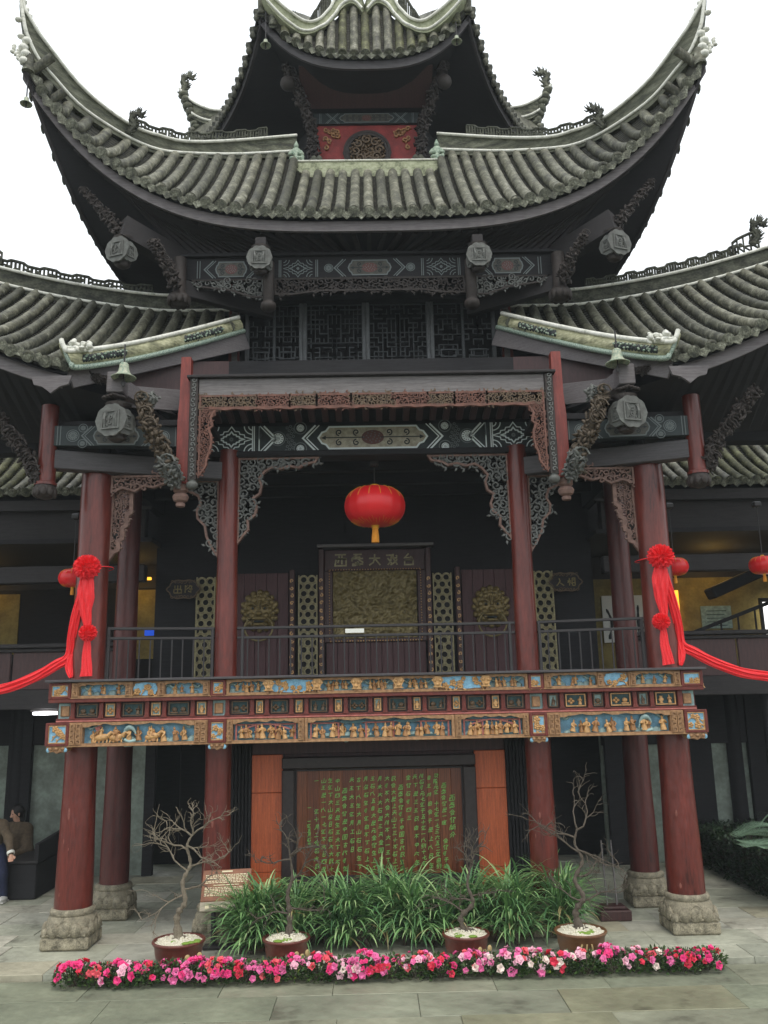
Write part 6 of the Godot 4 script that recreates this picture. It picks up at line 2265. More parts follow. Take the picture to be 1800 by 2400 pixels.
func silk(s: float):
	var t := thing("red_silk_bow", "bright red silk bow and sash tied round the %s front column" % ["left" if s < 0 else "right"], "silk bow", Vector3(2.93 * s, 3.6, 0.21))
	var a := MB.new()
	crumple(a, Vector3(0, 0.0, 0.03), Vector3(0.135, 0.125, 0.11), 3 if s < 0 else 4)
	put(a, "rosette", M.silk, t)
	var b := MB.new()
	crumple(b, Vector3(0.035 if s < 0 else -0.045, -0.66, 0.0), Vector3(0.09, 0.085, 0.075), 6 if s < 0 else 9)
	put(b, "small_rosette", M.silk, t)
	var dx := 0.0 if s < 0 else -0.02
	var c := MB.new()
	cloth_strip(c, cr([Vector3(-0.005, -0.08, 0.02), Vector3(dx, -0.25, 0.02), Vector3(dx + 0.0, -0.42, 0.0), Vector3(dx + 0.02, -0.6, -0.02)], 6), [0.1, 0.12, 0.14, 0.15, 0.16, 0.17, 0.17, 0.17, 0.17, 0.16, 0.15, 0.14, 0.13, 0.12, 0.11, 0.1, 0.09, 0.08, 0.07], 7, 0.03, Vector3.RIGHT)
	put(c, "looped_ribbon", M.silk, t)
	var d := MB.new()
	cloth_strip(d, cr([Vector3(0.03 * (1 if s < 0 else -1), -0.72, 0.0), Vector3(0.035 * (1 if s < 0 else -0.8), -0.9, 0.0), Vector3(0.04 if s < 0 else -0.005, -1.09, 0.0)], 6), [0.06, 0.065, 0.07, 0.08, 0.085, 0.09, 0.095, 0.1, 0.105, 0.11, 0.115, 0.12, 0.125], 9, 0.02, Vector3.RIGHT)
	put(d, "hanging_end", M.silk, t)
	var e := MB.new()
	var p := cr([Vector3(0.0, -0.08, 0.0), Vector3(0.07 * s, -0.35, -0.01), Vector3(0.14 * s, -0.65, -0.06), Vector3(0.17 * s, -0.88, -0.1), Vector3(0.3 * s, -0.98, -0.06), Vector3(0.55 * s, -1.12, -0.02), Vector3(0.85 * s, -1.21, 0.0), Vector3(1.3 * s, -1.24, 0.02), Vector3(1.9 * s, -1.1, 0.02)], 6)
	var w := []
	for i in p.size(): w.append(lerpf(0.09, 0.1, minf(1, i / 20.0)))
	cloth_strip(e, p, w, 8, 0.035, Vector3(0.6 * s, 0.8, 0.3))
	put(e, "draped_sash", M.silk, t)
	var f := MB.new()
	cloth_strip(f, cr([Vector3(0.16 * s, -0.86, -0.09), Vector3(0.165 * s, -0.98, -0.08), Vector3(0.13 * s, -1.1, -0.06)], 5), [0.06, 0.065, 0.07, 0.075, 0.08, 0.08, 0.075, 0.07, 0.06, 0.05, 0.03], 6, 0.03, Vector3.RIGHT)
	put(f, "sash_fold", M.silk, t)
	var g := MB.new()
	var ring := []
	for i in 25: ring.append(Vector3(cos(TAU * i / 24) * 0.168 + 0.02 * -s, 0.01 + 0.02 * cos(TAU * i / 24), -0.21 + sin(TAU * i / 24) * 0.168))
	g.tube(ring, 0.006, 5)
	put(g, "tie_string", M.silk, t)

func bell(at: Vector3, s: float, label: String, cord: float):
	var t := thing("wind_bell", label, "wind bell", at, "bronze wind bells under the roof corners")
	var b := MB.new()
	b.lathe([Vector2(0.0, 0.1) * s, Vector2(0.03, 0.1) * s, Vector2(0.045, 0.085) * s, Vector2(0.05, 0.04) * s, Vector2(0.06, 0.0) * s, Vector2(0.085, -0.035) * s, Vector2(0.125, -0.055) * s, Vector2(0.12, -0.065) * s, Vector2(0.07, -0.035) * s], 18)
	put(b, "bell_body", M.verdigris, t)
	var c := MB.new()
	c.tube([Vector3(0, 0.1, 0) * s, Vector3(0, 0.1 * s + cord, 0)], 0.008, 6)
	c.tube([Vector3(0, 0.05, 0) * s, Vector3(0, -0.1, 0) * s], 0.007, 5)
	c.ell(Vector3(0, -0.12, 0) * s, Vector3(0.025, 0.035, 0.008) * s, 8, 6)
	put(c, "bell_hanger", M.iron, t)

func railing(a: Vector3, b: Vector3, label: String, n: int):
	var t := thing("iron_railing", label, "railing", a, "dark iron railings along the stage edge")
	var d := b - a
	for y in [0.55, 0.45]:
		var mb := MB.new()
		mb.beam(Vector3(0, y, 0), d + Vector3(0, y, 0), 0.03 if y > 0.5 else 0.02, 0.03, 0.006)
		put(mb, "rail", M.iron, t)
	for k in 2:
		var mb := MB.new()
		var p := d * (0.02 if k == 0 else 0.98)
		mb.span(p.x - 0.016, p.x + 0.016, 0, 0.55, p.z - 0.016, p.z + 0.016, 0.004)
		put(mb, "post", M.iron, t)
	var bar := MB.new()
	bar.box(Vector3(0, 0.22, 0), Vector3(0.014, 0.44, 0.014), 0.003)
	bar.st.generate_normals()
	var m := bar.st.commit()
	for i in n: again(m, "baluster", M.iron, t, Transform3D(Basis.IDENTITY, d * (i + 1.0) / (n + 1)))

func small_things():
	lantern(Vector3(0.01, 4.36, -0.55), 0.345, "large red lantern with gold tassel hanging in the middle of the stage", 0.2)
	lantern(Vector3(-3.68, 3.75, -1.5), 0.17, "small dim red lantern half behind the left front column", 0.6)
	lantern(Vector3(3.68, 3.75, -1.5), 0.17, "small dim red lantern behind the right front column and its red bow", 0.6)
	lantern(Vector3(4.78, 3.75, -1.5), 0.17, "small dim red lantern by the lit yellow wall, farthest right", 0.6)
	silk(-1.0)
	silk(1.0)
	railing(Vector3(-2.78, 2.447, -0.03), Vector3(-1.71, 2.447, -0.26), "iron railing between the two left stage columns", 9)
	railing(Vector3(-1.48, 2.447, -0.28), Vector3(1.48, 2.447, -0.28), "long iron railing across the middle of the stage front", 25)
	railing(Vector3(1.71, 2.447, -0.26), Vector3(2.78, 2.447, -0.03), "iron railing between the two right stage columns", 9)
	var pl := MB.new()
	pl.box(Vector3.ZERO, Vector3(0.2, 0.045, 0.006), 0.002)
	var plate := put(pl, "name_plate", M.paper)
	plate.position = Vector3(-0.23, 2.945, -0.255) * K
	tag(plate, "small white plate fixed between the rails of the middle railing", "plate")
	bell(Vector3(-2.5, 5.5, 0.74), 1.0, "large pale bronze bell under the left bamboo verge", 0.2)
	bell(Vector3(2.5, 5.57, 0.74), 1.0, "large pale bronze bell under the right bamboo verge", 0.2)
	bell(Vector3(-3.86, 8.93, 0.38), 0.55, "small bronze bell under the far left tip of the upper roof", 0.35)
	bell(Vector3(-1.38, 11.14, -1.3), 0.6, "small bronze bell under the left front corner of the top pavilion", 0.5)
	bell(Vector3(1.27, 11.17, -1.3), 0.6, "small bronze bell under the right front corner of the top pavilion", 0.5)
	inscription()
	info_sign()
	# low stand with two rods
	var t := thing("sign_stand", "low dark wooden stand with two thin metal rods beside right plinth", "stand", Vector3(2.36, 0, -0.5))
	var mb := MB.new()
	mb.box(Vector3(0, 0.05, 0), Vector3(0.32, 0.1, 0.26), 0.01)
	mb.box(Vector3(0, 0.115, 0), Vector3(0.24, 0.03, 0.18), 0.008)
	put(mb, "base", M.maroon, t)
	for k in 2:
		mb = MB.new()
		mb.tube([Vector3(-0.05 + 0.1 * k, 0.12, 0), Vector3(-0.06 + 0.1 * k, 0.75, -0.04)], 0.009, 7)
		put(mb, "rod", M.greyboard, t)
	# fluorescent lamp under the left gallery
	var f := thing("fluorescent_lamp", "glowing white fluorescent tube under the left gallery floor", "lamp", Vector3(-4.1, 2.15, -2.05))
	mb = MB.new()
	mb.at(Vector3(-0.14, 0, 0))
	mb.box(Vector3(0.14, 0.0, 0.0), Vector3(0.34, 0.04, 0.05), 0.01)
	put(mb, "lamp_tube", M.tube_light, f)
	mb = MB.new()
	mb.box(Vector3(0, 0.035, 0), Vector3(0.38, 0.025, 0.07), 0.005)
	put(mb, "lamp_holder", M.greyboard, f)
	var l := OmniLight3D.new()
	l.name = "lamp_light"
	l.position = Vector3(0, -0.05, 0.06) * K
	l.light_energy = 0.12
	l.light_size = 0.12
	l.omni_range = 8
	l.omni_attenuation = 2.0
	l.shadow_enabled = true
	f.add_child(l)
	# lit picture and notice on the right gallery wall
	var p := thing("lit_picture", "ink picture in a glowing yellow frame on the right gallery wall", "picture", Vector3(4.0, 3.4, -4.0))
	mb = MB.new()
	mb.span(-0.58, 0.52, -0.4, 0.3, -0.02, 0.0)
	put(mb, "picture_sheet", M.paper, p)
	mb = MB.new()
	for k in 9: mb.tube(cr([Vector3(-0.5 + k * 0.11, -0.35, 0.006), Vector3(-0.45 + k * 0.1, -0.1, 0.006), Vector3(-0.52 + k * 0.12, 0.1 + 0.05 * sin(k * 2.0), 0.006)], 4), [0.02, 0.03, 0.012, 0.02, 0.03, 0.02, 0.015, 0.02, 0.01], 5)
	put(mb, "ink_strokes", M.ink, p)
	mb = MB.new()
	mb.span(0.53, 0.58, -0.42, 0.36, -0.02, 0.03)
	put(mb, "glowing_edge", M.warm_light, p)
	var n := thing("wall_notice", "pale green notice board on the yellow gallery wall", "notice", Vector3(5.15, 3.35, -4.04))
	mb = MB.new()
	mb.box(Vector3.ZERO, Vector3(0.46, 0.34, 0.02), 0.004)
	put(mb, "notice_sheet", M.paleteal, n)
	mb = MB.new()
	for k in 5: mb.span(-0.15, 0.15 - 0.03 * (k % 2), 0.1 - k * 0.055 - 0.012, 0.1 - k * 0.055, 0.011, 0.013)
	put(mb, "notice_lines", M.teal, n)
	var w := thing("light_box", "bright white lit panel at the right edge of the yellow wall", "lit panel", Vector3(6.0, 3.35, -3.9))
	mb = MB.new()
	mb.span(-0.2, 0.9, -0.4, 0.2, -0.03, 0.0)
	put(mb, "panel_face", M.screen_light, w)
	mb = MB.new()
	mb.span(-0.24, 0.94, 0.2, 0.26, -0.03, 0.02)
	mb.span(-0.24, -0.2, -0.4, 0.2, -0.03, 0.02)
	put(mb, "panel_rim", M.iron, w)

func inscription():
	var t := thing("inscription_board", "dark framed wooden board with columns of green handwriting behind the plants", "board", Vector3(0, 0, -0.47))
	for q in [[-1.012, 1.012, 1.535, 1.655], [-1.012, 1.012, 0.32, 0.455], [-1.012, -0.878, 0.46, 1.53], [0.878, 1.012, 0.46, 1.53]]:
		var mb := MB.new()
		mb.span(q[0], q[1], q[2], q[3], -0.02, 0.06, 0.012)
		put(mb, "frame", M.frame, t)
	var ml := MB.new()
	ml.rib([Vector2(-0.868, 0.47), Vector2(0.868, 0.47), Vector2(0.868, 1.52), Vector2(-0.868, 1.52)], 0.018, 0.0, 0.03, true)
	put(ml, "frame_moulding", M.dark, t)
	for k in 14:
		var mb := MB.new()
		mb.span(-0.876 + k * 0.1252, -0.876 + (k + 1) * 0.1252 - 0.002, 0.46, 1.53, -0.018, 0.004 if k % 2 == 0 else 0.003, 0.0015)
		put(mb, "plank", M.board if k % 3 != 1 else M.board2, t)
	var xs := [1258, 1208, 1160, 1115, 1070, 1025, 980, 930, 885, 840, 795, 750, 705, 657, 612, 565, 520, 475, 430, 385, 337]
	var ys := [[340, 610], [265, 795], [205, 790], [205, 795], [205, 775], [200, 775], [205, 605], [270, 805], [215, 800], [210, 800], [210, 795], [210, 800], [210, 795], [210, 795], [210, 690], [280, 800], [220, 805], [215, 800], [215, 800], [215, 785], [390, 640]]
	var rows := ["西秦会馆简介", "西秦会馆是一座同乡会馆建于清", "乾隆元年至十七年一七三六五二年由到", "自王井由会于是上人民生", "川石建元七年于五十年一人到十七年", "天下是三王民由不中六生", "金馆石建四三千平", "西秦会馆建于中国古代民生建", "民会大是上天山工三十不石上下", "大建不大会大川不大一王下人", "月木文大石是三天金国中民", "王石人五自大是元金馆生上工", "月名石生建年由不下石上工", "古下人生大月山石石生下", "天王大王年月工石日", "西秦会馆是中国古代建生", "中山四三天是生王大下不不上", "生年下大山名日石石文大民十", "山王是一人一七年不大日四是", "一九八八年十月工金石大民", "一九八一年五月石生"]
	var tx := MB.new()
	var r := RandomNumberGenerator.new()
	r.seed = 6
	for c in xs.size():
		var word: String = rows[c]
		var x: float = (xs[c] - 790) / 545.0 * 0.877
		var a: float = 1.53 - (ys[c][0] - 165) * 0.00161
		var b: float = 1.53 - (ys[c][1] - 165) * 0.00161
		var n := word.length()
		var step := (a - b) / n
		for i in n: glyph(tx, word[i], x + r.randf_range(-0.004, 0.004), a - (i + 0.5) * step, minf(step * 0.82, 0.044) * (1.0 if c > 0 else 1.2), 0.0052, 0.009, 0.16)
	put(tx, "green_lettering", M.green, t)

func info_sign():
	var t := thing("information_sign", "sloping brown information board with pale text beside the grass", "sign", Vector3(-1.46, 0, 0.24))
	var b := Basis(Vector3(1, 0, 0), -0.62) * Basis(Vector3(0, 0, 1), 0.03)
	var c := Vector3(0, 0.5, 0)
	var mb := MB.new()
	mb.at(c, b)
	mb.box(Vector3(0, 0.05, 0), Vector3(0.46, 0.3, 0.02), 0.004)
	put(mb, "board", M.signboard, t)
	mb = MB.new()
	mb.at(c, b)
	mb.box(Vector3(0, -0.145, 0), Vector3(0.46, 0.086, 0.02), 0.004)
	put(mb, "foot_band", M.signfoot, t)
	mb = MB.new()
	mb.at(c, b)
	var r := RandomNumberGenerator.new()
	r.seed = 2
	mb.span(-0.05, 0.05, 0.172, 0.186, 0.0, 0.0125)
	for block in [[0.15, 6], [0.03, 6]]:
		for k in block[1]:
			var x := -0.2
			while x < 0.19:
				var w := r.randf_range(0.012, 0.035)
				mb.span(x, minf(x + w, 0.2), block[0] - k * 0.0145 - 0.008, block[0] - k * 0.0145, 0.0, 0.0125)
				x += w + 0.007
	mb.span(-0.12, 0.12, 0.046, 0.053, 0.0, 0.0125)
	mb.span(-0.18, -0.145, -0.165, -0.13, 0.0, 0.0125)
	for k in 8: mb.span(-0.12 + k * 0.022, -0.12 + k * 0.022 + 0.015, -0.155, -0.142, 0.0, 0.0125)
	put(mb, "printed_lines", M.lettering, t)
	mb = MB.new()
	mb.span(-0.14, -0.1, 0, 0.44, -0.05, -0.02, 0.005)
	mb.span(0.1, 0.14, 0, 0.44, -0.05, -0.02, 0.005)
	mb.span(-0.2, 0.2, 0, 0.03, -0.1, 0.06, 0.005)
	put(mb, "stand", M.iron, t)

# ---------------------------------------------------------------- plants
func leaf_blade(mb: MB, base: Vector3, a: float, len: float, lean: float, droop: float, w: float, c: Color):
	mb.col = c
	var d := Vector3(cos(a), 0, sin(a))
	var sd := Vector3(-d.z, 0, d.x)
	var n := 7
	var p := base
	var ang := lean
	var pl := []
	var pr := []
	var pm := []
	for i in n + 1:
		var f := float(i) / n
		var ww := w * (0.6 + 0.8 * f) * (1.0 - pow(f, 3.0)) if i < n else 0.0
		pl.append(p + sd * ww * 0.5 + Vector3(0, ww * 0.18, 0))
		pr.append(p - sd * ww * 0.5 + Vector3(0, ww * 0.18, 0))
		pm.append(p)
		ang += droop / n * (0.4 + 1.2 * f)
		p += (d * sin(ang) + Vector3.UP * cos(ang)) * len / n
		p.y = maxf(p.y, 0.012)
	for i in n:
		mb.quad(pl[i], pl[i + 1], pm[i + 1], pm[i], 1)
		mb.quad(pm[i], pm[i + 1], pr[i + 1], pr[i], 1)

func grass_clump(x: float, z: float, h: float, n: int, sd: int, label: String):
	var r := RandomNumberGenerator.new()
	r.seed = sd
	var t := thing("grass_clump", label, "ornamental grass", Vector3(x, 0, z), "tall arching grass clumps below the board")
	var mb := MB.new(true)
	for k in 5:   # several shoots in a clump
		var sx := Vector3(r.randf_range(-0.17, 0.17), 0, r.randf_range(-0.1, 0.1))
		var sh := h * r.randf_range(0.72, 1.0)
		for i in n / 5:
			var y: float = sh * r.randf_range(0.05, 0.62)
			var up := y / (sh * 0.62)
			var g := r.randf()
			var c := Color(0.065, 0.165, 0.07).lerp(Color(0.24, 0.44, 0.16), g) if r.randf() < 0.84 else (Color(0.38, 0.54, 0.24) if r.randf() < 0.85 else Color(0.36, 0.3, 0.14))
			leaf_blade(mb, sx + Vector3(r.randf_range(-0.02, 0.02), y, r.randf_range(-0.02, 0.02)), r.randf() * TAU, h * r.randf_range(0.65, 1.1), lerpf(0.75, 0.12, up) + r.randf_range(-0.1, 0.25), r.randf_range(1.0, 2.1), r.randf_range(0.014, 0.026), c)
	put(mb, "blades", M.leaf, t)
	var st := MB.new()
	for k in 5: st.tube([Vector3(r.randf_range(-0.15, 0.15), 0, r.randf_range(-0.1, 0.1)), Vector3(r.randf_range(-0.15, 0.15), h * 0.5, r.randf_range(-0.1, 0.1))], [0.02, 0.012], 6)
	put(st, "stems", M.bark_dark, t)

func gnarl(mb: MB, p: Vector3, d: Vector3, len: float, rad: float, depth: int, r: RandomNumberGenerator):
	var path := [p]
	var rr := [rad]
	var n := 6
	var q := p
	var dd := d.normalized()
	for i in n:
		dd = (dd + Vector3(r.randf_range(-1, 1), r.randf_range(-0.85, 0.8), r.randf_range(-1, 1)) * 0.55).normalized()
		q += dd * len / n
		path.append(q)
		rr.append(maxf(0.0016, rad * (1.0 - 0.75 * (i + 1.0) / n)))
		if depth > 0 and r.randf() < (0.8 if depth > 1 else 0.62):
			var sd := (dd + Vector3(r.randf_range(-1, 1), r.randf_range(-0.3, 0.9), r.randf_range(-0.8, 0.8))).normalized()
			gnarl(mb, q, sd, len * r.randf_range(0.35, 0.65), rad * 0.6, depth - 1, r)
	mb.tube(path, rr, 5, 1, false)

func bonsai(x: float, rim: float, label: String, trunk: Array, limbs: Array, pale: bool, potmat: Material, sd: int):
	var r := RandomNumberGenerator.new()
	r.seed = sd
	var t := thing("potted_bonsai", label, "bonsai", Vector3(x, 0, 0.75), "bare bonsai trees in glazed pots")
	var ph := 0.205
	var pot := MB.new()
	pot.lathe([Vector2(0, 0.0), Vector2(rim * 0.76, 0.0), Vector2(rim * 0.82, 0.03), Vector2(rim * 0.9, ph * 0.55), Vector2(rim * 0.93, ph - 0.035), Vector2(rim * 1.0, ph - 0.02), Vector2(rim * 1.03, ph - 0.005), Vector2(rim * 1.0, ph + 0.008), Vector2(rim * 0.93, ph + 0.004), Vector2(rim * 0.9, ph - 0.02)], 36)
	put(pot, "pot", potmat, t)
	if potmat == M.glaze:
		var pt := MB.new()
		for k in 3: pt.ell(Vector3(rim * 0.5 + k * 0.045, 0.1 - 0.03 * (k % 2), sqrt(maxf(0.01, pow(rim * 0.9, 2) - pow(rim * 0.5 + k * 0.045, 2)))), Vector3(0.026, 0.03, 0.01), 8, 6, Basis(Vector3.UP, 0.6))
		put(pt, "flaked_patch", M.patch, t)
	else:
		var pt := MB.new()
		for k in 3: pt.tube(cr([Vector3(-0.03 + 0.03 * k, 0.07, rim * 0.9), Vector3(-0.05 + 0.05 * k, 0.1, rim * 0.92), Vector3(-0.035 + 0.04 * k, 0.14, rim * 0.93)], 4), 0.008, 5)
		pt.ell(Vector3(0, 0.05, rim * 0.88), Vector3(0.025, 0.02, 0.008), 8, 6)
		put(pt, "moulded_flower", M.patch, t)
	var gv := MB.new()
	var nz := FastNoiseLite.new()
	nz.seed = sd
	nz.frequency = 9.0
	gv.sheet(30, 10, func(u, v):
		var a: float = u * TAU
		var q: float = v * rim * 0.92
		return Vector3(cos(a) * q, ph - 0.012 + 0.035 * (1.0 - v * v) + 0.006 * nz.get_noise_2d(cos(a) * v * 2.0, sin(a) * v * 2.0), sin(a) * q))
	put(gv, "gravel_bed", M.gravel, t)
	var pb := MB.new()
	for i in 150:
		var a := r.randf() * TAU
		var v := sqrt(r.randf())
		pb.ell(Vector3(cos(a) * v * rim * 0.88, ph - 0.008 + 0.035 * (1.0 - v * v), sin(a) * v * rim * 0.88), Vector3(0.011, 0.008, 0.01) * r.randf_range(0.6, 1.4), 5, 4, Basis(Vector3.UP, r.randf() * 3))
	kind(put(pb, "pebbles", M.gravel, t), "stuff")
	var ms := MB.new()
	for i in 5: ms.ell(Vector3(r.randf_range(-0.4, 0.8) * rim, ph + 0.006, r.randf_range(0.2, 0.75) * rim), Vector3(0.04, 0.012, 0.03), 8, 5)
	put(ms, "moss", M.moss, t)
	var tr := MB.new()
	var p := cr(trunk, 8)
	var rr := []
	for i in p.size():
		var f := float(i) / (p.size() - 1)
		rr.append(lerpf(0.034, 0.008, pow(f, 0.7)) * (1.0 + 0.25 * sin(i * 1.9) + 0.12 * sin(i * 4.7)) + 0.03 * pow(maxf(0.0, 1.0 - f * 7.0), 2.0))
	tr.tube(p, rr, 9)
	for k in 6:
		var a := TAU * k / 6 + 0.3
		tr.tube([p[1], p[0] + Vector3(cos(a) * 0.06, 0.015, sin(a) * 0.06), p[0] + Vector3(cos(a) * 0.11, -0.015, sin(a) * 0.11)], [0.024, 0.018, 0.008], 6)
	put(tr, "trunk", M.bark if pale else M.bark_dark, t)
	for l in limbs:
		var mb := MB.new()
		var at: Vector3 = p[int(l[0] * (p.size() - 1))]
		gnarl(mb, at, l[1], l[2] * 1.05, 0.0095, 2, r)
		put(mb, "branch", M.bark if pale else M.bark_dark, t)

func petal_flower(sd: int) -> ArrayMesh:
	var r := RandomNumberGenerator.new()
	r.seed = sd
	var mb := MB.new()
	for layer in 2:
		for k in 5:
			var a := TAU * k / 5 + layer * 0.6
			var d := Vector3(cos(a), 0, sin(a))
			var sd2 := Vector3(-d.z, 0, d.x)
			var ln := 0.036 if layer == 0 else 0.024
			var up := 0.008 if layer == 0 else 0.018
			var m := d * ln * 0.6 + Vector3(0, up, 0)
			var tip := d * ln + Vector3(0, up * r.randf_range(0.3, 1.6), 0)
			var w := ln * 0.46
			mb.quad(Vector3.ZERO, m + sd2 * w + Vector3(0, 0.006, 0), tip, m, 1)
			mb.quad(Vector3.ZERO, m, tip, m - sd2 * w + Vector3(0, 0.006, 0), 1)
	mb.st.generate_normals()
	return mb.st.commit()

func azaleas():
	var r := RandomNumberGenerator.new()
	r.seed = 41
	var meshes := [petal_flower(1), petal_flower(2), petal_flower(3)]
	var hues := [[3, 0], [0, 3, 5], [1, 0, 2], [0, 3, 0], [1, 0, 1], [1, 1, 0], [5, 1, 0], [1, 3, 1], [0, 1, 5], [1, 2, 0], [0, 2, 5], [2, 1, 4], [3, 0, 1], [0, 1, 3], [2, 1, 5], [0, 3, 0], [1, 5, 2], [4, 2, 1], [5, 1, 2], [1, 2, 4], [4, 1, 3], [1, 5, 2], [1, 0, 2], [2, 3, 1], [5, 4, 1], [3, 0, 3], [0, 3, 0]]
	var words := ["coral", "magenta", "hot pink", "rose", "crimson", "salmon", "pale pink", "white"]
	var beside := ["at the left end of the flower row", "second from the row's left end", "third from the row's left end", "left of the first pot, before the left plinth", "just left of the first bonsai pot", "before the first pot's left rim", "before the middle of the first bonsai pot", "before the first pot's right rim", "right of the first pot, below the sign", "below the leftmost grass clump", "left of the second bonsai pot", "before the second bonsai pot", "just right of the second bonsai pot", "left of the middle of the flower row", "at the middle of the flower row", "right of the middle of the flower row", "left of the third bonsai pot", "before the third pot's left rim", "before the third pot's right rim", "right of the third bonsai pot", "between the third and fourth bonsai pots", "just left of the fourth bonsai pot", "before the fourth bonsai pot", "just right of the fourth bonsai pot", "third from the row's right end", "second from the row's right end", "at the right end of the flower row"]
	for i in 27:
		var x := -2.56 + i * 5.27 / 26.0
		var mix: Array = hues[i]
		var col: String = ["magenta", "pink", "pale pink", "crimson", "white", "salmon"][mix[0]]
		var two: String = ["magenta", "pink", "pale pink", "crimson", "white", "salmon"][mix[1]]
		var t := thing("azalea_plant", "low azalea with %s flowers %s" % [col if col == two else col + " and " + two, beside[i]], "azalea", Vector3(x, -0.03, 1.13 + r.randf_range(-0.02, 0.02)), "azaleas in a row along the terrace edge")
		var mb := MB.new(true)
		for k in 420:
			var a := r.randf() * TAU
			var q := sqrt(r.randf())
			var hgt := r.randf()
			var p := Vector3(cos(a) * q * 0.15, 0.012 + hgt * 0.145 * (1.05 - 0.3 * q * q), sin(a) * q * 0.14)
			var d := (Vector3(cos(a) * q, r.randf_range(-0.2, 0.9), sin(a) * q) + Vector3(r.randf_range(-0.5, 0.5), 0, r.randf_range(-0.5, 0.5))).normalized()
			var sd := d.cross(Vector3(r.randf_range(-1, 1), 1, r.randf_range(-1, 1))).normalized()
			var ln := r.randf_range(0.026, 0.046)
			var g := r.randf()
			mb.col = Color(0.02, 0.05, 0.018).lerp(Color(0.085, 0.15, 0.04), g) if r.randf() < 0.9 or not (i in [1, 9, 13, 19]) else Color(0.25, 0.34, 0.06)
			mb.tri(p, p + d * ln * 0.5 + sd * ln * 0.3, p + d * ln, 1)
			mb.tri(p, p + d * ln, p + d * ln * 0.5 - sd * ln * 0.3, 1)
		put(mb, "leaves", M.leaf, t)
		var st := MB.new()
		for k in 7:
			var a := k * 0.9
			st.tube([Vector3(0.02 * cos(a), 0, 0.02 * sin(a)), Vector3(cos(a) * 0.07, 0.09, sin(a) * 0.07), Vector3(cos(a) * 0.11, 0.16, sin(a) * 0.1)], [0.007, 0.005, 0.003], 5)
		put(st, "stems", M.bark_dark, t)
		var tall: float = r.randf_range(0.8, 1.2)
		var nf: int = (20 if i < 16 else 16) + r.randi_range(-6, 4)
		for k in nf:
			var a := r.randf() * TAU
			var q := pow(r.randf(), 0.6)
			var front := r.randf() < 0.16
			var p := Vector3(cos(a) * q * 0.145, 0.15 * tall - 0.045 * q * q + r.randf_range(-0.015, 0.03), sin(a) * q * 0.13)
			if front: p = Vector3(r.randf_range(-0.13, 0.13), r.randf_range(0.05, 0.13), 0.12)
			var nrm := (Vector3(p.x * 2.0, 0.25 if not front else 0.08, p.z * 2.2 + 0.1)).normalized()
			var b := Basis(Quaternion(Vector3.UP, nrm)) * Basis(Vector3.UP, r.randf() * TAU)
			var s := r.randf_range(0.6, 1.2)
			again(meshes[r.randi() % 3], "flower", M["petal%d" % mix[r.randi() % mix.size()]], t, Transform3D(b * Basis.from_scale(Vector3.ONE * s), p))

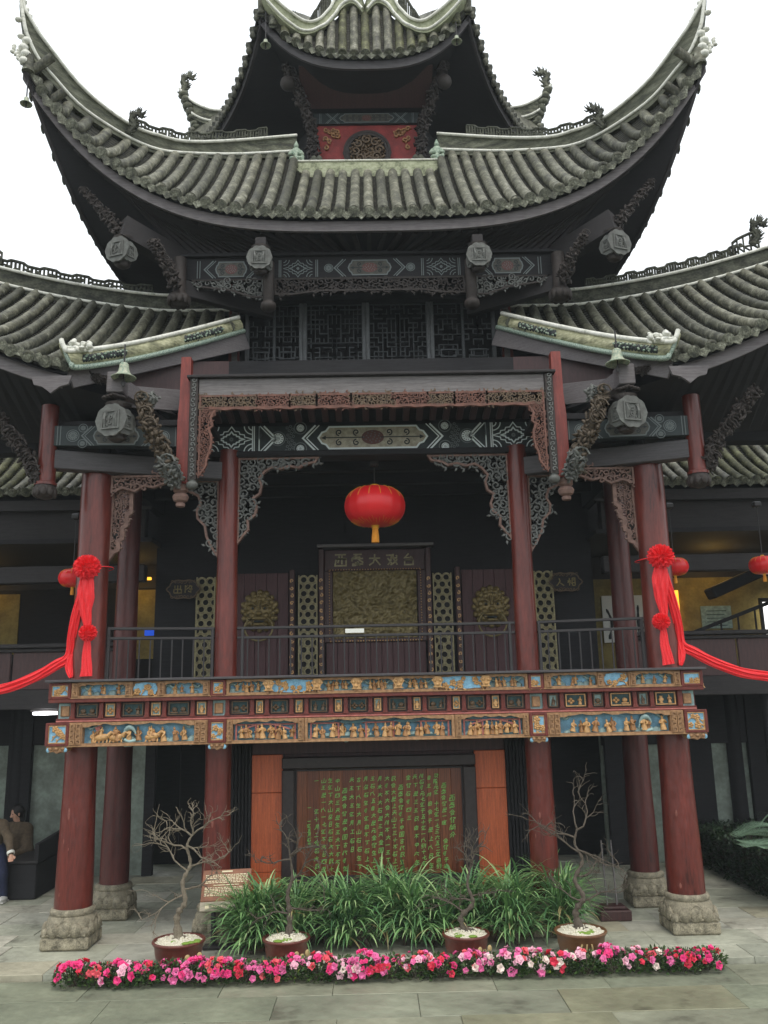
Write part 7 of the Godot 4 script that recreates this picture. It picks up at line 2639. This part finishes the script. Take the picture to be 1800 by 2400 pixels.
func planting():
	var cl := [[-1.2, 0.36, 0.6], [-0.95, 0.34, 0.58], [-0.62, 0.2, 0.6], [-0.25, 0.34, 0.6], [0.12, 0.22, 0.68], [0.45, 0.34, 0.6], [0.8, 0.2, 0.62], [1.18, 0.32, 0.64], [1.72, 0.14, 0.66]]
	var wl := ["leftmost grass clump, beside the brown sign", "grass clump behind the gap between first two pots", "grass clump behind the second bonsai", "grass clump under the left half of the board", "tallest grass clump, under the middle of the board", "grass clump under the right half of the board", "grass clump behind the third bonsai", "grass clump between the third and fourth bonsai pots", "rightmost grass clump, behind the fourth bonsai"]
	for i in cl.size(): grass_clump(cl[i][0], cl[i][1], cl[i][2] * 0.89, 420, 100 + i, wl[i])
	bonsai(-1.78, 0.225, "tallest left bonsai, pale bare twigs in three tiers, in flaked brown pot", [Vector3(0, 0.2, 0), Vector3(-0.02, 0.4, 0.0), Vector3(0.05, 0.52, 0.02), Vector3(0.02, 0.68, 0.0), Vector3(0.08, 0.82, -0.02), Vector3(0.05, 0.98, 0.0), Vector3(0.1, 1.08, 0.0)], [[0.4, Vector3(-1, -0.1, 0.3), 0.4], [0.45, Vector3(1, 0.1, 0.2), 0.28], [0.62, Vector3(-1, 0.15, 0.1), 0.52], [0.66, Vector3(1, 0.3, -0.2), 0.36], [0.8, Vector3(-0.8, 0.4, 0.2), 0.4], [0.85, Vector3(1, 0.25, 0.1), 0.4], [0.97, Vector3(-0.7, 0.6, 0.0), 0.38], [0.99, Vector3(0.8, 0.7, 0.1), 0.36], [1.0, Vector3(0.1, 1, 0.0), 0.26]], true, M.glaze, 61)
	bonsai(-0.84, 0.205, "slender dark bonsai in the second pot, left of the green writing", [Vector3(0.02, 0.2, 0), Vector3(0.03, 0.38, 0.0), Vector3(0.01, 0.55, 0.0), Vector3(0.05, 0.7, 0.0), Vector3(0.03, 0.88, 0.0)], [[0.3, Vector3(-1, 0.0, 0.3), 0.3], [0.35, Vector3(1, 0.05, 0.2), 0.34], [0.7, Vector3(1, 0.5, 0.0), 0.5], [0.95, Vector3(-0.9, 0.4, 0.1), 0.32], [0.97, Vector3(1, 0.35, 0.1), 0.42], [1.0, Vector3(-0.2, 1, 0.0), 0.26], [1.0, Vector3(0.3, 1, 0.1), 0.24]], false, M.glaze, 62)
	bonsai(0.735, 0.205, "short dark leaning bonsai in the third pot, right of the writing", [Vector3(0.02, 0.2, 0), Vector3(-0.04, 0.33, 0.0), Vector3(0.07, 0.45, 0.02), Vector3(0.03, 0.6, 0.0), Vector3(0.06, 0.74, 0.0)], [[0.35, Vector3(-1, 0.2, 0.2), 0.34], [0.55, Vector3(-1, 0.5, 0.2), 0.4], [0.6, Vector3(1, 0.3, 0.1), 0.22], [0.95, Vector3(-0.9, 0.5, 0.0), 0.32], [0.97, Vector3(0.5, 0.9, 0.1), 0.26], [1.0, Vector3(0.0, 1, 0.0), 0.28]], false, M.glaze, 63)
	bonsai(1.745, 0.225, "tall twisting bonsai in the rightmost pot with a moulded flower", [Vector3(0, 0.2, 0), Vector3(-0.03, 0.36, 0.0), Vector3(0.04, 0.48, 0.03), Vector3(-0.02, 0.62, 0.0), Vector3(0.06, 0.78, 0.0), Vector3(0.0, 0.92, 0.0), Vector3(0.03, 1.05, 0.0)], [[0.25, Vector3(1, 0.1, 0.3), 0.36], [0.3, Vector3(-1, 0.1, 0.2), 0.3], [0.55, Vector3(1, 0.0, 0.2), 0.24], [0.75, Vector3(-1, 0.2, 0.1), 0.46], [0.78, Vector3(1, 0.1, 0.0), 0.46], [0.9, Vector3(-1, 0.55, 0.1), 0.44], [0.99, Vector3(0.8, 0.7, 0.0), 0.4], [1.0, Vector3(0.05, 1, 0.0), 0.3]], false, M.glaze2, 64)
	azaleas()
	# cycad and clipped dark hedge at the right edge
	var t := thing("cycad_plant", "grey-green cycad with stiff feathery fronds at the right edge", "cycad", Vector3(4.5, 0.0, -0.7))
	var r := RandomNumberGenerator.new()
	r.seed = 9
	var tk := MB.new()
	tk.tube([Vector3(0, 0, 0), Vector3(0, 0.66, 0)], [0.14, 0.12], 10)
	put(tk, "trunk", M.bark_dark, t)
	for k in 22:
		var a := TAU * k / 22 + r.randf_range(-0.15, 0.15)
		var d := Vector3(cos(a), 0, sin(a))
		var sd := Vector3(-d.z, 0, d.x)
		var lift := r.randf_range(-0.3, 1.7)
		var ln := r.randf_range(0.68, 0.88)
		var mb := MB.new()
		var pp := []
		for i in 13:
			var f := i / 12.0
			pp.append(Vector3(0, 0.66, 0) + d * ln * (f - 0.12 * f * f) + Vector3(0, lift * ln * (f * 0.8 - 0.75 * f * f), 0))
		mb.tube(pp, [0.012, 0.011, 0.01, 0.01, 0.009, 0.009, 0.008, 0.007, 0.006, 0.005, 0.004, 0.003, 0.002], 4)
		for i in 34:
			var f := 0.12 + 0.88 * i / 33.0
			var q: Vector3 = pp[int(f * 12)].lerp(pp[mini(12, int(f * 12) + 1)], f * 12 - int(f * 12))
			for s in [-1.0, 1.0]:
				var tip: Vector3 = q + sd * s * 0.17 * (1.05 - 0.75 * f * f) + d * 0.07 + Vector3(0, 0.03, 0)
				mb.quad(q - d * 0.007, q + d * 0.007, tip + d * 0.002, tip - d * 0.002)
		put(mb, "frond", M.cycad, t)
	var h := thing("clipped_hedge", "low dark clipped hedge running back beside the right walkway", "hedge", Vector3(4.75, 0, -2.2))
	var hb := MB.new(true)
	for k in 5200:
		var p := Vector3(r.randf_range(-0.5, 0.7), r.randf_range(0.02, 0.5), r.randf_range(-1.3, 1.2))
		if r.randf() < 0.5: p.x = -0.5 + r.randf_range(-0.03, 0.04)
		else: p.y = 0.5 + r.randf_range(-0.04, 0.03)
		var d := Vector3(r.randf_range(-1, 1), r.randf_range(-0.5, 1), r.randf_range(-1, 1)).normalized()
		var sd := d.cross(Vector3(0.3, 1, 0.2)).normalized()
		hb.col = Color(0.012, 0.03, 0.014).lerp(Color(0.04, 0.075, 0.03), r.randf())
		hb.tri(p, p + d * 0.03 + sd * 0.016, p + d * 0.055)
		hb.tri(p, p + d * 0.055, p + d * 0.03 - sd * 0.016)
	put(hb, "leaves", M.leaf, h)
	var hc := MB.new()
	hc.span(-0.46, 0.7, 0.0, 0.46, -1.28, 1.16, 0.04)
	put(hc, "branches", M.soil, h)

# ---------------------------------------------------------------- people
# one closed skin over tapered bones: distances to capsules joined by a smooth minimum, meshed as surface nets
func skin(bones: Array, cell: float, blend: float) -> MB:
	var lo := Vector3(9e9, 9e9, 9e9)
	var hi := -lo
	for b in bones:
		for e in [[b[0], b[2]], [b[1], b[3]]]:
			lo = lo.min(e[0] - Vector3.ONE * (e[1] + cell * 2.5))
			hi = hi.max(e[0] + Vector3.ONE * (e[1] + cell * 2.5))
	var n := Vector3i(((hi - lo) / cell).ceil()) + Vector3i.ONE
	var f := PackedFloat32Array()
	f.resize(n.x * n.y * n.z)
	f.fill(1.0)
	for b in bones:
		var a: Vector3 = b[0]
		var ab: Vector3 = b[1] - a
		var l2 := maxf(ab.length_squared(), 1e-9)
		var m: float = maxf(b[2], b[3]) + blend + cell * 2.0
		var i0 := Vector3i(((a.min(b[1]) - Vector3.ONE * m - lo) / cell).floor()).clamp(Vector3i.ZERO, n - Vector3i.ONE)
		var i1 := Vector3i(((a.max(b[1]) + Vector3.ONE * m - lo) / cell).ceil()).clamp(Vector3i.ZERO, n - Vector3i.ONE)
		for z in range(i0.z, i1.z + 1):
			for y in range(i0.y, i1.y + 1):
				for x in range(i0.x, i1.x + 1):
					var p := lo + Vector3(x, y, z) * cell
					var t := clampf((p - a).dot(ab) / l2, 0.0, 1.0)
					var d: float = p.distance_to(a + ab * t) - lerpf(b[2], b[3], t)
					var k := (z * n.y + y) * n.x + x
					var o := f[k]
					var h := maxf(blend - absf(o - d), 0.0) / blend
					f[k] = minf(o, d) - h * h * blend * 0.25
	var vid := {}
	var vs := []
	var step := [1, n.x, n.x * n.y]
	for z in n.z - 1:
		for y in n.y - 1:
			for x in n.x - 1:
				var k := (z * n.y + y) * n.x + x
				var c := Vector3.ZERO
				var m := 0
				for e in [[0, 1], [2, 3], [4, 5], [6, 7], [0, 2], [1, 3], [4, 6], [5, 7], [0, 4], [1, 5], [2, 6], [3, 7]]:
					var pa := Vector3(e[0] & 1, (e[0] >> 1) & 1, e[0] >> 2)
					var pb := Vector3(e[1] & 1, (e[1] >> 1) & 1, e[1] >> 2)
					var fa := f[k + int(pa.x) + int(pa.y) * step[1] + int(pa.z) * step[2]]
					var fb := f[k + int(pb.x) + int(pb.y) * step[1] + int(pb.z) * step[2]]
					if (fa < 0.0) != (fb < 0.0):
						c += pa.lerp(pb, fa / (fa - fb))
						m += 1
				if m > 0:
					vid[k] = vs.size()
					vs.append(lo + (Vector3(x, y, z) + c / m) * cell)
	var mb := MB.new()
	for k in vid:
		for a in 3:
			var u: int = step[(a + 1) % 3]
			var w: int = step[(a + 2) % 3]
			if k + step[a] >= f.size() or (f[k] < 0.0) == (f[k + step[a]] < 0.0): continue
			if vid.has(k - u) and vid.has(k - w) and vid.has(k - u - w):
				var q := [vs[vid[k]], vs[vid[k - u]], vs[vid[k - u - w]], vs[vid[k - w]]]
				if f[k] < 0.0: mb.quad(q[3], q[2], q[1], q[0], 1)
				else: mb.quad(q[0], q[1], q[2], q[3], 1)
	return mb

func people():
	# standing by the bench, leaning forward, one arm and leg inside the picture
	var t := thing("person", "person in beige sleeves and dark blue trousers leaning at the left edge", "person", Vector3(-4.6, 0, -1.98))
	var hip := Vector3(0.0, 0.56, 0.0)
	var chest := Vector3(0.02, 0.84, 0.12)
	put(skin([[hip, hip + Vector3(0.0, 0.06, 0.01), 0.1, 0.1], [hip + Vector3(0.075, 0, 0), Vector3(0.14, 0.32, 0.05), 0.085, 0.06], [Vector3(0.14, 0.32, 0.05), Vector3(0.16, 0.07, 0.0), 0.06, 0.045], [hip + Vector3(-0.075, 0, 0), Vector3(-0.1, 0.32, 0.04), 0.085, 0.06], [Vector3(-0.1, 0.32, 0.04), Vector3(-0.11, 0.07, 0.0), 0.06, 0.045]], 0.018, 0.05), "trousers", M.jeans, t)
	put(skin([[hip + Vector3(0, 0.07, 0.01), chest, 0.1, 0.115], [chest + Vector3(-0.09, 0.03, 0), chest + Vector3(0.11, 0.03, 0), 0.07, 0.07], [chest + Vector3(0.12, 0.02, 0), Vector3(0.24, 0.72, 0.16), 0.055, 0.048], [Vector3(0.24, 0.72, 0.16), Vector3(0.3, 0.58, 0.24), 0.048, 0.04], [chest + Vector3(-0.12, 0.02, 0), Vector3(-0.22, 0.7, 0.14), 0.055, 0.045], [Vector3(-0.22, 0.7, 0.14), Vector3(-0.16, 0.58, 0.26), 0.045, 0.04]], 0.018, 0.04), "jacket", M.beige, t)
	var cuff := MB.new()
	cuff.tube([Vector3(0.296, 0.59, 0.235), Vector3(0.308, 0.565, 0.248)], 0.044, 10)
	put(cuff, "white_cuff", M.paper, t)
	head(t, chest + Vector3(0.01, 0.2, 0.08), 0.3, 0.25)
	hand(t, Vector3(0.312, 0.555, 0.253), Vector3(0.25, -0.8, 0.5), 1.0)
	hand(t, Vector3(-0.155, 0.565, 0.27), Vector3(0.1, -0.7, 0.6), -1.0)
	for s in [-0.11, 0.165]:
		var sh := MB.new()
		sh.ell(Vector3(s, 0.035, 0.04), Vector3(0.045, 0.035, 0.095), 12, 8)
		sh.span(s - 0.042, s + 0.042, 0.0, 0.014, -0.05, 0.13, 0.005)
		put(sh, "shoe", M.shoe, t)
	# seated behind the bench, head turned to the left
	var p := thing("person", "dark-haired person in a fluffy brown jacket seated behind the bench", "person", Vector3(-4.72, -0.04, -2.92))
	var c := Vector3(0.0, 0.68, 0.0)
	put(skin([[Vector3(0, 0.42, -0.04), c, 0.13, 0.14], [c + Vector3(-0.11, 0.05, 0), c + Vector3(0.11, 0.05, 0), 0.08, 0.08], [c + Vector3(0.15, 0.04, 0), Vector3(0.2, 0.48, 0.08), 0.065, 0.06], [Vector3(0.2, 0.48, 0.08), Vector3(0.06, 0.44, 0.2), 0.055, 0.045], [c + Vector3(-0.15, 0.04, 0), Vector3(-0.2, 0.48, 0.08), 0.065, 0.06], [Vector3(-0.2, 0.48, 0.08), Vector3(-0.06, 0.44, 0.2), 0.055, 0.045]], 0.018, 0.05), "jacket", M.beige, p)
	put(skin([[Vector3(-0.07, 0.36, -0.02), Vector3(-0.09, 0.34, 0.26), 0.08, 0.06], [Vector3(-0.09, 0.34, 0.26), Vector3(-0.09, 0.06, 0.26), 0.06, 0.045], [Vector3(0.07, 0.36, -0.02), Vector3(0.09, 0.34, 0.26), 0.08, 0.06], [Vector3(0.09, 0.34, 0.26), Vector3(0.09, 0.06, 0.26), 0.06, 0.045], [Vector3(-0.07, 0.37, -0.02), Vector3(0.07, 0.37, -0.02), 0.09, 0.09]], 0.018, 0.04), "trousers", M.jeans, p)
	head(p, c + Vector3(0.0, 0.24, 0.02), -0.9, 0.2)
	hand(p, Vector3(0.05, 0.44, 0.22), Vector3(-0.5, -0.1, 0.5), 1.0)
	hand(p, Vector3(-0.05, 0.44, 0.22), Vector3(0.5, -0.1, 0.5), -1.0)
	for s in [-0.09, 0.09]:
		var sh := MB.new()
		sh.ell(Vector3(s, 0.035, 0.3), Vector3(0.045, 0.035, 0.09), 12, 8)
		put(sh, "shoe", M.shoe, p)
	var st := thing("stool", "low dark stool under the seated person", "stool", Vector3(-4.72, 0, -2.96))
	var mb := MB.new()
	mb.box(Vector3(0, 0.26, 0), Vector3(0.34, 0.04, 0.28), 0.01)
	put(mb, "seat", M.dark, st)
	for x in [-0.14, 0.14]:
		for z in [-0.11, 0.11]:
			mb = MB.new()
			mb.span(x - 0.018, x + 0.018, 0.0, 0.24, z - 0.018, z + 0.018, 0.004)
			put(mb, "leg", M.dark, st)
	var b := thing("wooden_bench", "dark panelled bench with raised back end in the left passage", "bench", Vector3(-4.3, 0, -2.5))
	mb = MB.new()
	mb.box(Vector3(0, 0.2, 0), Vector3(0.4, 0.4, 0.9), 0.012)
	put(mb, "bench_box", M.darker, b)
	mb = MB.new()
	mb.loft([[Vector3(0.16, 0.4, -0.45), Vector3(0.21, 0.4, -0.45), Vector3(0.21, 0.68, -0.45), Vector3(0.16, 0.68, -0.45)], [Vector3(0.16, 0.4, 0.45), Vector3(0.21, 0.4, 0.45), Vector3(0.21, 0.62, 0.45), Vector3(0.16, 0.62, 0.45)]], -1)
	put(mb, "backrest", M.darker, b)
	mb = MB.new()
	mb.box(Vector3(0, 0.415, 0), Vector3(0.42, 0.03, 0.92), 0.008)
	put(mb, "seat", M.dark, b)

func head(t: Node, c: Vector3, turn: float, tilt: float):
	var b := Basis(Vector3.UP, turn) * Basis(Vector3(1, 0, 0), tilt)
	var pts := func(v: Vector3) -> Vector3: return c + b * v
	var h: MB = skin([[pts.call(Vector3(0, 0.02, 0)), pts.call(Vector3(0, 0.03, -0.012)), 0.066, 0.068], [pts.call(Vector3(0, -0.03, 0.018)), pts.call(Vector3(0, -0.06, 0.026)), 0.046, 0.03], [pts.call(Vector3(0, 0.0, 0.066)), pts.call(Vector3(0, -0.02, 0.078)), 0.008, 0.013], [pts.call(Vector3(0, -0.05, -0.012)), c + Vector3(0, -0.15, -0.03), 0.038, 0.045], [pts.call(Vector3(0.066, 0, -0.004)), pts.call(Vector3(0.07, -0.02, -0.004)), 0.014, 0.01], [pts.call(Vector3(-0.066, 0, -0.004)), pts.call(Vector3(-0.07, -0.02, -0.004)), 0.014, 0.01]], 0.007, 0.02)
	put(h, "head", M.skin, t)
	var hr: MB = skin([[pts.call(Vector3(0, 0.04, -0.02)), pts.call(Vector3(0, 0.02, -0.035)), 0.074, 0.07], [pts.call(Vector3(0, -0.02, -0.045)), pts.call(Vector3(0, -0.09, -0.05)), 0.058, 0.045], [pts.call(Vector3(-0.045, 0.03, 0.015)), pts.call(Vector3(-0.06, -0.03, -0.01)), 0.03, 0.016], [pts.call(Vector3(0.045, 0.03, 0.015)), pts.call(Vector3(0.06, -0.03, -0.01)), 0.03, 0.016]], 0.008, 0.02)
	put(hr, "hair", M.hair, t)
	var e := MB.new()
	for s in [-1.0, 1.0]: e.ell(pts.call(Vector3(0.026 * s, 0.006, 0.058)), Vector3(0.01, 0.007, 0.008), 8, 6)
	put(e, "eyes", M.hair, t)
	var m := MB.new()
	m.ell(pts.call(Vector3(0, -0.045, 0.06)), Vector3(0.02, 0.005, 0.006), 8, 5, b)
	put(m, "mouth", M.berry, t)

func hand(t: Node, wrist: Vector3, dir: Vector3, side: float):
	var d := dir.normalized()
	var x := d.cross(Vector3(0.2, 0.3, 0.93)).normalized() * side
	var n := x.cross(d)
	var bones := [[wrist, wrist + d * 0.05, 0.02, 0.024], [wrist + d * 0.05 - x * 0.018, wrist + d * 0.05 + x * 0.018, 0.016, 0.016]]
	for i in 4:
		var k := wrist + d * 0.058 + x * (-0.022 + 0.0148 * i)
		var ln: float = [0.042, 0.05, 0.047, 0.036][i]
		var m := k + (d * 0.85 + n * 0.35).normalized() * ln * 0.55
		bones.append([k, m, 0.0065, 0.006])
		bones.append([m, m + (d * 0.5 + n * 0.8).normalized() * ln * 0.5, 0.006, 0.005])
	var th := wrist + d * 0.018 - x * 0.022
	bones.append([th, th - x * 0.022 + d * 0.025 + n * 0.01, 0.009, 0.0075])
	bones.append([th - x * 0.022 + d * 0.025 + n * 0.01, th - x * 0.02 + d * 0.048 + n * 0.022, 0.0075, 0.006])
	put(skin(bones, 0.004, 0.006), "hand", M.skin, t)
